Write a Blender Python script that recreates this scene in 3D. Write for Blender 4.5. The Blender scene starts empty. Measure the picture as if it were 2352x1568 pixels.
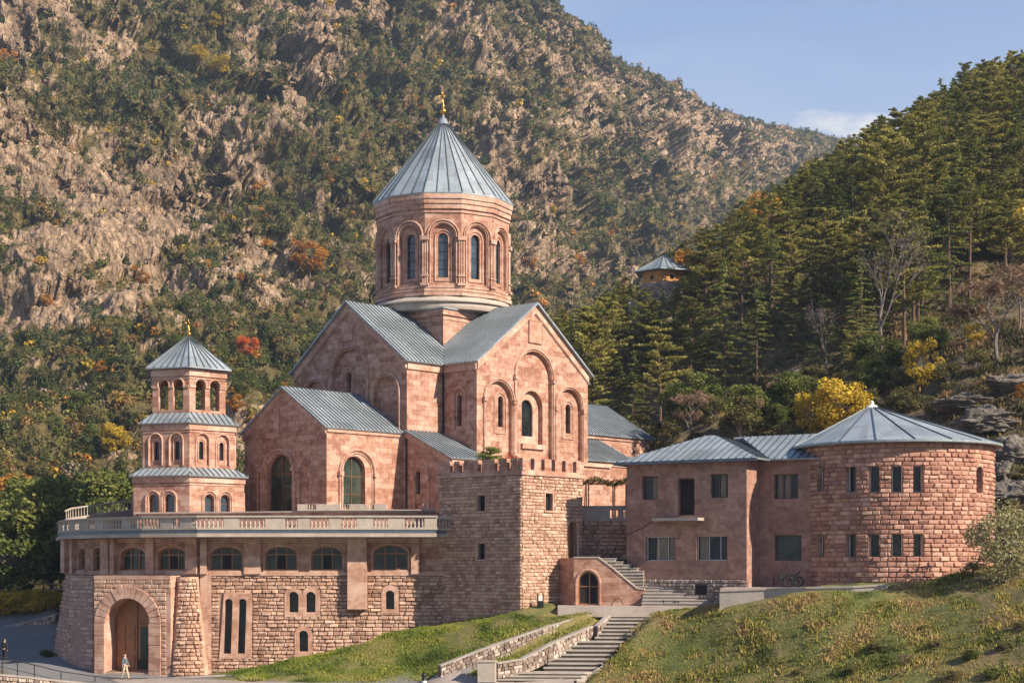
import bpy, math, random
import numpy as np
from mathutils import Vector, geometry, Matrix
from math import sin, cos, pi, radians, atan2, sqrt, tan
rnd = random.Random(11)
nr = np.random.RandomState(5)
# ---------------------------------------------------------------- camera model
F = 3600.0; CX = 1176.0; HY = 1290.0; CZ = 8.6
def at(px, py, Y): return Vector(((px-CX)/F*Y, Y, CZ+(HY-py)/F*Y))
def xy(px, Y): return ((px-CX)/F*Y, Y)
SUN_AZ, SUN_EL = radians(57), radians(33)
S = bpy.context.scene
COL = S.collection
# ---------------------------------------------------------------- materials
def new_mat(name):
    m = bpy.data.materials.new(name); m.use_nodes = True
    nt = m.node_tree; nt.nodes.clear()
    out = nt.nodes.new('ShaderNodeOutputMaterial')
    b = nt.nodes.new('ShaderNodeBsdfPrincipled')
    nt.links.new(b.outputs[0], out.inputs[0])
    return m, nt, b, out
def N(nt, t, **kw):
    n = nt.nodes.new(t)
    for k, v in kw.items():
        if k in n.inputs.keys() if isinstance(k, str) else False: n.inputs[k].default_value = v
        else: setattr(n, k, v)
    return n
def noise(nt, vec, scale, detail=4, rough=.55, dist=0):
    n = nt.nodes.new('ShaderNodeTexNoise'); n.inputs['Scale'].default_value = scale
    n.inputs['Detail'].default_value = detail; n.inputs['Roughness'].default_value = rough
    n.inputs['Distortion'].default_value = dist
    if vec is not None: nt.links.new(vec, n.inputs['Vector'])
    return n
def ramp(nt, fac, stops, interp='LINEAR'):
    r = nt.nodes.new('ShaderNodeValToRGB'); nt.links.new(fac, r.inputs[0])
    r.color_ramp.interpolation = interp
    e = r.color_ramp.elements
    while len(e) > 1: e.remove(e[-1])
    e[0].position = stops[0][0]; e[0].color = (*stops[0][1], 1)
    for p, c in stops[1:]:
        x = e.new(p); x.color = (*c, 1)
    return r
def mixc(nt, a, b, fac, mode='MIX'):
    m = nt.nodes.new('ShaderNodeMix'); m.data_type = 'RGBA'; m.blend_type = mode
    for sock, v in ((m.inputs[6], a), (m.inputs[7], b), (m.inputs[0], fac)):
        if hasattr(v, 'is_output') or isinstance(v, bpy.types.NodeSocket): nt.links.new(v, sock)
        elif isinstance(v, (int, float)): sock.default_value = v
        else: sock.default_value = (*v, 1)
    return m.outputs[2]
def mth(nt, op, a, b=0.0, c=None):
    m = nt.nodes.new('ShaderNodeMath'); m.operation = op
    for i, v in enumerate((a, b, c)):
        if v is None: continue
        if isinstance(v, bpy.types.NodeSocket): nt.links.new(v, m.inputs[i])
        else: m.inputs[i].default_value = v
    return m.outputs[0]
def coords(nt):
    tc = nt.nodes.new('ShaderNodeTexCoord'); return tc.outputs['UV'], tc.outputs['Object']
def bump(nt, b, h, strength=.5, dist=.05):
    n = nt.nodes.new('ShaderNodeBump'); n.inputs['Strength'].default_value = strength
    n.inputs['Distance'].default_value = dist
    nt.links.new(h, n.inputs['Height']); nt.links.new(n.outputs[0], b.inputs['Normal'])
def scalev(nt, vec, s):
    m = nt.nodes.new('ShaderNodeMapping'); nt.links.new(vec, m.inputs[0]); m.inputs['Scale'].default_value = s
    return m.outputs[0]

def mat_ashlar(name, cols, bw=.95, bh=.42, joint=(.15,.07,.05), jamt=.6, blotch=.9, light=(.5,.34,.26), bvar=.18):
    m, nt, b, o = new_mat(name); uv, ob = coords(nt)
    br = nt.nodes.new('ShaderNodeTexBrick'); nt.links.new(uv, br.inputs['Vector'])
    br.offset = .5; br.inputs['Scale'].default_value = 1
    br.inputs['Brick Width'].default_value = bw; br.inputs['Row Height'].default_value = bh
    br.inputs['Mortar Size'].default_value = .012; br.inputs['Mortar Smooth'].default_value = .3
    br.inputs['Color1'].default_value = (0,0,0,1); br.inputs['Color2'].default_value = (1,1,1,1)
    br.inputs['Mortar'].default_value = (.5,.5,.5,1)
    n1 = noise(nt, scalev(nt, ob, (1,1,1.5)), .55, 5, .62, .8)
    n2 = noise(nt, ob, 2.3, 5, .65, .4)
    n3 = noise(nt, ob, 9, 4, .6)
    f = mth(nt, 'ADD', mth(nt, 'MULTIPLY', n1.outputs[0], .6), mth(nt, 'MULTIPLY', n2.outputs[0], .5))
    f = mth(nt, 'ADD', f, mth(nt, 'MULTIPLY', br.outputs[0], bvar))
    r = ramp(nt, f, [(.50, cols[0]), (.60, cols[1]), (.68, cols[2]), (.80, cols[3])])
    # pale worn patches
    n4 = noise(nt, scalev(nt, ob, (1,1,2)), 1.1, 6, .7, 1.2)
    wf = ramp(nt, n4.outputs[0], [(.56,(0,0,0)), (.72,(blotch,)*3)])
    c = mixc(nt, r.outputs[0], light, wf.outputs[0])
    c = mixc(nt, c, joint, mth(nt, 'MULTIPLY', br.outputs['Fac'], jamt))
    # rain streaks
    n5 = noise(nt, scalev(nt, uv, (2.2,.12,1)), 1, 5, .7)
    st = ramp(nt, n5.outputs[0], [(.55,(0,0,0)), (.8,(.45,)*3)])
    c = mixc(nt, c, tuple(x*.5 for x in cols[0]), st.outputs[0])
    nt.links.new(c, b.inputs['Base Color']); b.inputs['Roughness'].default_value = .9
    h = mth(nt, 'SUBTRACT', mth(nt, 'MULTIPLY', n3.outputs[0], .4), mth(nt, 'MULTIPLY', br.outputs['Fac'], .8))
    bump(nt, b, h, .5, .02)
    return m
def mat_rough(name, cols, scale=1.0, bstr=.7, bdist=.05, rough=.92, tint=.6):
    m, nt, b, o = new_mat(name); uv, ob = coords(nt)
    a = nt.nodes.new('ShaderNodeAttribute'); a.attribute_name = 'tint'
    n1 = noise(nt, ob, 1.3*scale, 5, .65, .5); n2 = noise(nt, ob, 7*scale, 5, .65)
    n0 = noise(nt, ob, .22*scale, 3, .5, .5)
    f = mth(nt, 'ADD', mth(nt, 'MULTIPLY', n1.outputs[0], .45), mth(nt, 'MULTIPLY', n2.outputs[0], .25))
    f = mth(nt, 'ADD', f, mth(nt, 'MULTIPLY', n0.outputs[0], .25))
    f = mth(nt, 'ADD', f, mth(nt, 'MULTIPLY', mth(nt, 'SUBTRACT', a.outputs['Fac'], .5), tint*.5))
    r = ramp(nt, f, [(.28, cols[0]), (.46, cols[1]), (.6, cols[2]), (.78, cols[3])])
    nt.links.new(r.outputs[0], b.inputs['Base Color']); b.inputs['Roughness'].default_value = rough
    bump(nt, b, mth(nt, 'ADD', n2.outputs[0], mth(nt, 'MULTIPLY', n1.outputs[0], 1.0)), bstr, bdist)
    return m
def mat_plain(name, col, rough=.8, var=.25, metal=0, spec=.5, scale=3, bstr=.2):
    m, nt, b, o = new_mat(name); uv, ob = coords(nt)
    n1 = noise(nt, ob, scale, 5, .65)
    d = tuple(x*(1-var) for x in col); l = tuple(min(1, x*(1+var)) for x in col)
    r = ramp(nt, n1.outputs[0], [(.3, d), (.7, l)])
    nt.links.new(r.outputs[0], b.inputs['Base Color'])
    b.inputs['Roughness'].default_value = rough; b.inputs['Metallic'].default_value = metal
    b.inputs['Specular IOR Level'].default_value = spec
    if bstr: bump(nt, b, n1.outputs[0], bstr, .02)
    return m
def mat_roof(name, col, rough=.42):
    m, nt, b, o = new_mat(name); uv, ob = coords(nt)
    n1 = noise(nt, ob, .5, 4, .6, .3); n2 = noise(nt, scalev(nt, ob, (3,3,.6)), 1.5, 5, .7)
    f = mth(nt, 'ADD', mth(nt, 'MULTIPLY', n1.outputs[0], .6), mth(nt, 'MULTIPLY', n2.outputs[0], .4))
    r = ramp(nt, f, [(.32, tuple(x*.72 for x in col)), (.5, col), (.7, tuple(min(1,x*1.3) for x in col))])
    br = nt.nodes.new('ShaderNodeTexBrick'); nt.links.new(uv, br.inputs['Vector']); br.inputs['Scale'].default_value = 1
    br.inputs['Brick Width'].default_value = 1.9; br.inputs['Row Height'].default_value = 1.25; br.inputs['Mortar Size'].default_value = .012
    br.inputs['Color1'].default_value = (.78,.78,.78,1); br.inputs['Color2'].default_value = (1.12,1.12,1.12,1); br.inputs['Mortar'].default_value = (.6,.6,.6,1)
    n3 = noise(nt, scalev(nt, ob, (1,1,.35)), 1.1, 6, .7, .8); ru = ramp(nt, n3.outputs[0], [(.60,(0,0,0)), (.78,(.5,.5,.5))])
    cc = mixc(nt, mixc(nt, r.outputs[0], br.outputs[0], 1.0, 'MULTIPLY'), (.27,.235,.20), ru.outputs[0])
    nt.links.new(cc, b.inputs['Base Color'])
    b.inputs['Metallic'].default_value = .15
    nt.links.new(ramp(nt, n2.outputs[0], [(.3,(rough-.08,)*3),(.7,(rough+.15,)*3)]).outputs[0], b.inputs['Roughness'])
    bump(nt, b, n1.outputs[0], .25, .08)
    return m
def mat_glass(name, col=(.015,.02,.022), rough=.06, spec=.3):
    m, nt, b, o = new_mat(name); uv, ob = coords(nt)
    n1 = noise(nt, ob, .7, 3, .5)
    r = ramp(nt, n1.outputs[0], [(.35, tuple(x*.6 for x in col)), (.65, tuple(x*1.7 for x in col))])
    nt.links.new(r.outputs[0], b.inputs['Base Color'])
    b.inputs['Roughness'].default_value = rough; b.inputs['Specular IOR Level'].default_value = spec
    bump(nt, b, n1.outputs[0], .12, .1)
    return m
def mat_leaf(name, c0, c1, c2, trans=.3, rv=.5, attr=False, nscale=1.2):
    m, nt, b, o = new_mat(name); uv, ob = coords(nt)
    oi = nt.nodes.new('ShaderNodeObjectInfo')
    n1 = noise(nt, ob, nscale, 3, .6)
    f = mth(nt, 'ADD', mth(nt, 'MULTIPLY', n1.outputs[0], 1-rv*.5), mth(nt, 'MULTIPLY', oi.outputs['Random'], rv*.5))
    a = nt.nodes.new('ShaderNodeAttribute'); a.attribute_name = 'tint'
    f = mth(nt, 'ADD', f, mth(nt, 'MULTIPLY', mth(nt, 'SUBTRACT', a.outputs['Fac'], .5), .45))
    r = ramp(nt, f, [(.3, c0), (.52, c1), (.78, c2)])
    col = r.outputs[0]
    if attr:
        a2 = nt.nodes.new('ShaderNodeAttribute'); a2.attribute_name = 'species'
        col = a2.outputs['Color']
    nt.links.new(col, b.inputs['Base Color']); b.inputs['Roughness'].default_value = .7
    b.inputs['Specular IOR Level'].default_value = .2
    if trans > 0:
        t = nt.nodes.new('ShaderNodeBsdfTranslucent'); nt.links.new(col, t.inputs[0])
        mx = nt.nodes.new('ShaderNodeMixShader'); mx.inputs[0].default_value = trans
        nt.links.new(b.outputs[0], mx.inputs[1]); nt.links.new(t.outputs[0], mx.inputs[2])
        nt.links.new(mx.outputs[0], o.inputs[0])
    return m
M = {}
M['stone'] = mat_ashlar('pink_ashlar', [(.245,.11,.072),(.345,.175,.12),(.42,.24,.175),(.49,.315,.24)], blotch=.5, light=(.55,.40,.315))
M['stone_trim'] = mat_ashlar('pale_pink_trim', [(.31,.16,.11),(.41,.23,.165),(.48,.295,.22),(.56,.38,.295)], bw=1.4, bh=.9, jamt=.15, blotch=.6)
M['dorm'] = mat_ashlar('dorm_stone', [(.23,.12,.09),(.31,.17,.13),(.37,.215,.165),(.43,.265,.21)], bw=.6, bh=.3, jamt=.22, blotch=.25, bvar=.08, light=(.4,.27,.22))
M['rustic'] = mat_rough('rustic_sandstone', [(.27,.15,.105),(.42,.26,.185),(.53,.35,.26),(.63,.45,.35)])
M['rustic_red'] = mat_rough('rustic_red_sandstone', [(.27,.125,.088),(.39,.195,.135),(.475,.265,.19),(.56,.355,.27)])
M['mortar'] = mat_plain('mortar', (.30,.19,.14), .95, .25)
M['mortar_pale'] = mat_plain('mortar_pale', (.33,.205,.155), .95, .2)
M['rubble'] = mat_rough('rubble_stone', [(.20,.15,.12),(.33,.25,.205),(.44,.35,.295),(.56,.46,.40)], 1.3, 1, .08, tint=.7)
M['rubble_mortar'] = mat_plain('rubble_mortar', (.12,.09,.075), .95, .3)
M['concrete'] = mat_rough('concrete', [(.22,.19,.165),(.34,.295,.26),(.42,.37,.33),(.52,.47,.42)], .8, .3, .01)
M['limestone'] = mat_rough('balustrade_stone', [(.25,.20,.165),(.36,.30,.25),(.45,.385,.33),(.55,.48,.42)], .8, .3, .01)
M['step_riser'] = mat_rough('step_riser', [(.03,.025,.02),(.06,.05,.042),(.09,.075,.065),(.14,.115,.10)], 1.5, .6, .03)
M['roof'] = mat_roof('zinc_roof', (.26,.295,.32), .45)
M['roof_seam'] = mat_plain('roof_seam', (.10,.12,.135), .5, .2, .3)
M['flashing'] = mat_plain('slate_blue_flashing', (.09,.11,.14), .45, .3, .3)
M['glass'] = mat_glass('window_glass'); M['glass_blue'] = mat_glass('window_glass_sky', (.03,.045,.06), .04, .8)
M['glass_green'] = mat_glass('green_glass', (.03,.038,.03), .1)
M['dark'] = mat_plain('dark_interior', (.012,.010,.009), .9, .3)
M['wood'] = mat_rough('brown_wood', [(.05,.02,.01),(.13,.055,.025),(.19,.085,.04),(.25,.12,.06)], 1.2, .3, .01, .55)
M['wood_door'] = mat_rough('oak_door', [(.14,.055,.02),(.26,.11,.045),(.34,.16,.07),(.42,.22,.11)], 1.2, .3, .01, .5)
M['metal_dark'] = mat_plain('dark_metal', (.02,.022,.025), .5, .3, .5)
M['gold'] = mat_plain('gilded_metal', (.55,.31,.08), .42, .12, 1.0, bstr=0)
M['white'] = mat_plain('white_paint', (.7,.68,.64), .6, .1)
M['asphalt'] = mat_plain('asphalt', (.15,.15,.155), .9, .25, scale=1.5)
M['pave'] = mat_rough('paving', [(.25,.20,.175),(.36,.30,.265),(.42,.36,.32),(.5,.44,.39)], .6, .3, .01)
M['ochre'] = mat_plain('ochre_boards', (.42,.19,.06), .8, .3)
M['bark'] = mat_rough('pine_bark', [(.05,.03,.02),(.11,.065,.045),(.17,.10,.065),(.22,.14,.10)], 2, .8, .05)
M['bark_grey'] = mat_rough('grey_bark', [(.09,.07,.06),(.17,.135,.12),(.24,.195,.175),(.30,.26,.24)], 2, .8, .05)
M['skin'] = mat_plain('skin', (.5,.3,.22), .6, .1, bstr=0)
M['hair'] = mat_plain('fair_hair', (.28,.15,.07), .7, .2, bstr=0)
M['hair_dark'] = mat_plain('dark_hair', (.02,.015,.012), .7, .2, bstr=0)
M['cloth_blue'] = mat_plain('grey_blue_cloth', (.10,.12,.15), .9, .2, bstr=0)
M['cloth_khaki'] = mat_plain('khaki_cloth', (.42,.36,.25), .9, .15, bstr=0)
M['cloth_black'] = mat_plain('black_cloth', (.015,.015,.02), .9, .3, bstr=0)
M['pine'] = mat_leaf('pine_needles', (.09,.10,.025), (.24,.225,.05), (.48,.41,.12), .36)
M['fir'] = mat_leaf('fir_needles', (.07,.10,.028), (.18,.21,.05), (.36,.35,.09), .36)
M['leaf_green'] = mat_leaf('green_leaves', (.06,.08,.02), (.13,.155,.035), (.27,.26,.07), .35)
M['leaf_yellow'] = mat_leaf('yellow_leaves', (.24,.17,.02), (.52,.36,.035), (.70,.52,.07), .4)
M['leaf_orange'] = mat_leaf('orange_leaves', (.28,.12,.025), (.55,.25,.04), (.68,.38,.07), .4)
M['leaf_red'] = mat_leaf('red_leaves', (.35,.07,.02), (.58,.13,.035), (.68,.22,.06), .4)
M['leaf_olive'] = mat_leaf('olive_leaves', (.085,.075,.025), (.16,.145,.05), (.28,.24,.10), .35)
M['leaf_tan'] = mat_leaf('tan_twigs', (.14,.085,.05), (.26,.165,.10), (.38,.26,.17), .2)
M['leaf_grey'] = mat_leaf('grey_twigs', (.10,.075,.065), (.17,.13,.12), (.25,.20,.185), .1)
M['leaf_pale'] = mat_leaf('pale_olive_leaves', (.16,.15,.07), (.30,.28,.13), (.46,.42,.22), .35)
M['mix'] = mat_leaf('mountain_leaves', (0,0,0),(0,0,0),(0,0,0), .25, attr=True)
# ---------------------------------------------------------------- mesh builder
class MB:
    def __init__(s): s.v = []; s.f = []; s.t = []
    def add(s, verts, faces, tint=.5):
        o = len(s.v); s.v += [tuple(p) for p in verts]
        for f in faces: s.f.append(tuple(i+o for i in f)); s.t.append(tint)
    def poly(s, pts): s.add(pts, [tuple(range(len(pts)))])
    def obox(s, o, a, b, c, tint=.5):
        o, a, b, c = Vector(o), Vector(a), Vector(b), Vector(c)
        if a.cross(b).dot(c) < 0: o = o+c; c = -c
        v = [o, o+a, o+a+b, o+b, o+c, o+a+c, o+a+b+c, o+b+c]
        s.add(v, [(0,3,2,1),(4,5,6,7),(0,1,5,4),(1,2,6,5),(2,3,7,6),(3,0,4,7)], tint)
    def box(s, x0, x1, y0, y1, z0, z1): s.obox((x0,y0,z0), (x1-x0,0,0), (0,y1-y0,0), (0,0,z1-z0))
    def prism(s, pts, vec):
        n = len(pts); vec = Vector(vec); a = [Vector(p) for p in pts]
        tri = geometry.tessellate_polygon([a])
        s.add(a + [p+vec for p in a], [tuple(t) for t in tri] + [tuple(i+n for i in reversed(t)) for t in tri] +
              [(i, (i+1) % n, (i+1) % n+n, i+n) for i in range(n)])
    def tube(s, path, r, n=6, r1=None, cap=True):
        path = [Vector(p) for p in path]; m = len(path)
        up = Vector((.13,.21,.97)); rings = []
        for i, p in enumerate(path):
            d = (path[min(i+1, m-1)]-path[max(i-1, 0)])
            if d.length < 1e-6: d = Vector((0,0,1))
            d.normalize()
            a = d.cross(up)
            if a.length < .05: a = d.cross(Vector((1,0,0)))
            a.normalize(); b = d.cross(a)
            rr = r if r1 is None else r+(r1-r)*i/max(1, m-1)
            rings.append([p+a*rr*cos(2*pi*k/n)+b*rr*sin(2*pi*k/n) for k in range(n)])
        vs = [q for g in rings for q in g]
        fs = [(i*n+k, i*n+(k+1) % n, (i+1)*n+(k+1) % n, (i+1)*n+k) for i in range(m-1) for k in range(n)]
        if cap: fs += [tuple(range(n-1, -1, -1)), tuple((m-1)*n+k for k in range(n))]
        s.add(vs, fs)
    def lathe(s, cx, cy, prof, n=24, a0=0, a1=2*pi):
        full = abs(a1-a0-2*pi) < 1e-4; k = n if full else n+1
        vs = []
        for r, z in prof:
            for i in range(k):
                a = a0+(a1-a0)*i/n
                vs.append((cx+r*cos(a), cy+r*sin(a), z))
        fs = []
        for j in range(len(prof)-1):
            for i in range(n):
                i2 = (i+1) % k
                fs.append((j*k+i, j*k+i2, (j+1)*k+i2, (j+1)*k+i))
        s.add(vs, fs)
    def build(s, name, mat, parent=None, smooth=False, root=None):
        off = Vector((0,0,0))
        p = parent
        while p is not None: off += p.location; p = p.parent
        me = bpy.data.meshes.new(name)
        me.from_pydata([(x-off.x, y-off.y, z-off.z) for x, y, z in s.v], [], s.f)
        me.materials.append(M[mat] if isinstance(mat, str) else mat)
        nl = len(me.loops)
        if nl:
            co = np.array(s.v); li = np.empty(nl, np.int64); me.loops.foreach_get('vertex_index', li)
            nn = np.empty(len(me.polygons)*3); me.polygons.foreach_get('normal', nn); nn = nn.reshape(-1, 3)
            tot = np.empty(len(me.polygons), np.int64); me.polygons.foreach_get('loop_total', tot)
            ln = np.repeat(nn, tot, axis=0); p = co[li]
            hl = np.hypot(ln[:,0], ln[:,1]); vert = hl > .35
            h = np.where(hl < 1e-6, 1, hl)
            u = np.where(vert, (-ln[:,1]*p[:,0]+ln[:,0]*p[:,1])/h, p[:,0]); v = np.where(vert, p[:,2], p[:,1])
            uvl = me.uv_layers.new(name='UVMap'); uvl.data.foreach_set('uv', np.stack([u, v], 1).ravel())
            at_ = me.attributes.new('tint', 'FLOAT', 'FACE'); at_.data.foreach_set('value', np.array(s.t, np.float32))
        if smooth: me.polygons.foreach_set('use_smooth', [True]*len(me.polygons))
        me.update()
        ob = bpy.data.objects.new(name, me); COL.objects.link(ob)
        if parent: ob.parent = parent
        return ob
def tag(o, label=None, cat=None, group=None, kind=None):
    if label: o['label'] = label
    if cat: o['category'] = cat
    if group: o['group'] = group
    if kind: o['kind'] = kind
    return o
def thing(name, label, cat, loc=(0,0,0), group=None):
    o = bpy.data.objects.new(name, None); COL.objects.link(o); o.location = loc
    o.empty_display_size = .5
    return tag(o, label, cat, group)
class Fr:
    def __init__(s, o, u):
        s.o = Vector((o[0], o[1])); u = Vector((u[0], u[1])).normalized(); s.u = u; s.n = Vector((u.y, -u.x))
    def P(s, u, z, d=0):
        q = s.o+s.u*u+s.n*d; return Vector((q.x, q.y, z))
    def hit(s, px, py):
        rx = (px-CX)/F
        u = (s.o.x-s.o.y*rx)/(s.u.y*rx-s.u.x); t = s.o.y+u*s.u.y
        return u, CZ+(HY-py)/F*t
    def rect(s, x0, y0, x1, y1):
        xm = (x0+x1)/2
        return s.hit(x0, y0)[0], s.hit(x1, y0)[0], s.hit(xm, y1)[1], s.hit(xm, y0)[1]   # u0,u1,z0,z1
def FrPts(a, b):
    f = Fr(a, (b[0]-a[0], b[1]-a[1])); f.L = (Vector(b)-Vector(a)).length; return f
def arch(u0, u1, z0, z1, rise=None, n=10):
    w = (u1-u0)/2; rise = w if rise is None else rise; c = (u0+u1)/2; zs = z1-rise
    return [(u0,z0),(u1,z0)]+[(c+w*cos(pi*i/n), zs+rise*sin(pi*i/n)) for i in range(n+1)]
def archpath(u0, u1, z0, z1, rise=None, n=14):
    w = (u1-u0)/2; rise = w if rise is None else rise; c = (u0+u1)/2; zs = z1-rise
    return [(u0,z0)]+[(c-w*cos(pi*i/n), zs+rise*sin(pi*i/n)) for i in range(n+1)]+[(u1,z0)]
def rectp(u0, u1, z0, z1): return [(u0,z0),(u1,z0),(u1,z1),(u0,z1)]
def panel(mb, fr, outer, holes=(), depth=.3, d0=0.0):
    loops = [[Vector((u, z, 0)) for u, z in outer]]+[[Vector((u, z, 0)) for u, z in h] for h in holes]
    tri = geometry.tessellate_polygon(loops)
    flat = [p for l in loops for p in l]
    fs = []
    for a, b, c in tri:
        if (flat[b]-flat[a]).cross(flat[c]-flat[a]).z < 0: b, c = c, b
        fs.append((a, b, c))
    mb.add([fr.P(p.x, p.y, d0) for p in flat], fs)
    deps = depth if isinstance(depth, (list, tuple)) else [depth]*len(holes)
    for h, dp in zip(holes, deps):
        n = len(h)
        mb.add([fr.P(u, z, d0) for u, z in h]+[fr.P(u, z, d0-dp) for u, z in h],
               [(i, i+n, (i+1) % n+n, (i+1) % n) for i in range(n)])
def slabp(mb, fr, poly, d0, d1):     # flat shape standing proud: polygon extruded from d0 to d1 (d1>d0)
    n = len(poly)
    panel(mb, fr, poly, (), 0, d1)
    mb.add([fr.P(u, z, d0) for u, z in poly]+[fr.P(u, z, d1) for u, z in poly],
           [(i, (i+1) % n, (i+1) % n+n, i+n) for i in range(n)])
def mould(mb, fr, path, w, h, d0=0.0):
    prof = [(-.5,0),(-.42,.6),(-.2,.95),(.2,.95),(.42,.6),(.5,0)]
    m = len(path); rings = []
    for i in range(m):
        a = Vector(path[max(i-1,0)]); b = Vector(path[min(i+1,m-1)])
        d = (b-a); d.normalize(); nn = Vector((-d.y, d.x))
        p = Vector(path[i])
        rings += [fr.P(p.x+nn.x*w*x, p.y+nn.y*w*x, d0+h*y) for x, y in prof]
    k = len(prof)
    mb.add(rings, [(i*k+j, (i+1)*k+j, (i+1)*k+j+1, i*k+j+1) for i in range(m-1) for j in range(k-1)])
def arch_top(u, u0, u1, z1, rise):
    w = (u1-u0)/2; c = (u0+u1)/2
    return z1-rise+rise*sqrt(max(0, 1-((u-c)/w)**2))
def window(parent, fr, u0, u1, z0, z1, d, rise=0, vs=(), hs=(), t=.07, fmat='wood', gmat='glass', name='window', open_=None):
    """frame with mullions (part) and its glass (sub-part) set back at depth d"""
    mb = MB(); poly = arch(u0,u1,z0,z1,rise) if rise > 0 else rectp(u0,u1,z0,z1)
    c = (u0+u1)/2; w = u1-u0; h = z1-z0
    inn = [(c+(u-c)*(w-2*t)/w, z0+t+(z-z0)*(h-2*t)/h) for u, z in poly]
    n = len(poly)
    panel(mb, fr, poly, [inn], t*.8, -d+t*.8)
    for x in vs:
        u = u0+w*x; zt = (arch_top(u,u0,u1,z1,rise) if rise > 0 else z1)-t*.5
        mb.obox(fr.P(u-t*.4, z0+t, -d+.002), fr.P(u+t*.4, z0+t, -d)-fr.P(u-t*.4, z0+t, -d), (0,0,zt-z0-t), fr.P(0,0,t*.7)-fr.P(0,0,0))
    for y in hs:
        z = z0+h*y; zs = z1-rise
        if rise > 0 and z > zs:
            q = (w/2)*sqrt(max(0,1-((z-zs)/rise)**2))
        else: q = w/2
        mb.obox(fr.P(c-q+t*.5, z-t*.4, -d+.002), fr.P(c+q-t*.5,z,-d)-fr.P(c-q+t*.5,z,-d), (0,0,t*.8), fr.P(0,0,t*.6)-fr.P(0,0,0))
    o = mb.build(name, fmat, parent)
    g = MB(); panel(g, fr, poly, (), 0, -d); g.build('pane', gmat, o)
    return o
def rustic(mb, surf, z0, z1, rh, free, bl=(.45,.95), bmp=.1, seed=1, tvar=1.0):
    r = random.Random(seed); z = z0
    US = (0,.1,.5,.9,1); VS = (0,.2,.8,1)
    while z < z1-.05:
        hh = rh*r.uniform(.85,1.15)
        if z+hh > z1-.12: hh = z1-z
        for a, b in free(z+hh/2):
            u = a; first = True
            while u < b-.02:
                L = r.uniform(*bl)
                if first: L *= r.uniform(.5,1); first = False
                if u+L > b-.22: L = b-u
                j = .009
                base = bmp*r.uniform(.55,1.25); tu, tv = r.uniform(-.35,.35), r.uniform(-.3,.3)
                vs = []
                for vi, vv in enumerate(VS):
                    for ui, uu in enumerate(US):
                        edge = ui in (0,4) or vi in (0,3)
                        x = u+j+(L-2*j)*uu; y = z+j+(hh-2*j)*vv
                        dd = 0.0 if edge else base*(1+tu*(uu-.5)*2+tv*(vv-.5)*2)*(.8+r.uniform(0,.5))
                        if not edge: x += r.uniform(-.02,.02); y += r.uniform(-.015,.015)
                        vs.append(surf(x, y, dd))
                fs = [(k*5+i, k*5+i+1, k*5+i+6, k*5+i+5) for k in range(3) for i in range(4)]
                mb.add(vs, fs, .5+(r.random()-.5)*tvar)
                u += L
        z += hh
def free_in(a, b, blocks):
    """free u-intervals in [a,b] at height z; blocks = (u0,u1,z0,z1)"""
    def f(z):
        aa = a(z) if callable(a) else a; bb = b(z) if callable(b) else b
        iv = [(aa, bb)]
        for (u0,u1,za,zb) in blocks:
            if za < z < zb:
                nv = []
                for p, q in iv:
                    if u1 <= p or u0 >= q: nv.append((p,q)); continue
                    if u0-p > .1: nv.append((p,u0))
                    if q-u1 > .1: nv.append((u1,q))
                iv = nv
        return iv
    return f
def roofplane(mb, seam, pts, up, spacing=.5, th=.12, hs=.07):
    """planar roof sheet with thickness plus standing seams running along 'up'"""
    P = [Vector(p) for p in pts]; up = Vector(up).normalized()
    n = None
    for i in range(len(P)-2):
        n = (P[i+1]-P[0]).cross(P[i+2]-P[0])
        if n.length > 1e-3: break
    n.normalize()
    if n.z < 0: n = -n
    up = (up-n*up.dot(n)).normalized(); e = up.cross(n).normalized()
    mb.prism(P, -n*th)
    q = [((p-P[0]).dot(e), (p-P[0]).dot(up)) for p in P]
    lo = min(a for a, b in q); hi = max(a for a, b in q)
    k = lo+spacing*.5
    while k < hi:
        xs = []
        for i in range(len(q)):
            (a, b), (c, d) = q[i], q[(i+1) % len(q)]
            if (a-k)*(c-k) < 0: xs.append(b+(d-b)*(k-a)/(c-a))
        xs.sort()
        for i in range(0, len(xs)-1, 2):
            if xs[i+1]-xs[i] > .15:
                o = P[0]+e*(k-.022)+up*xs[i]+n*.002
                seam.obox(o, e*.044, up*(xs[i+1]-xs[i]), n*hs)
        k += spacing
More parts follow.
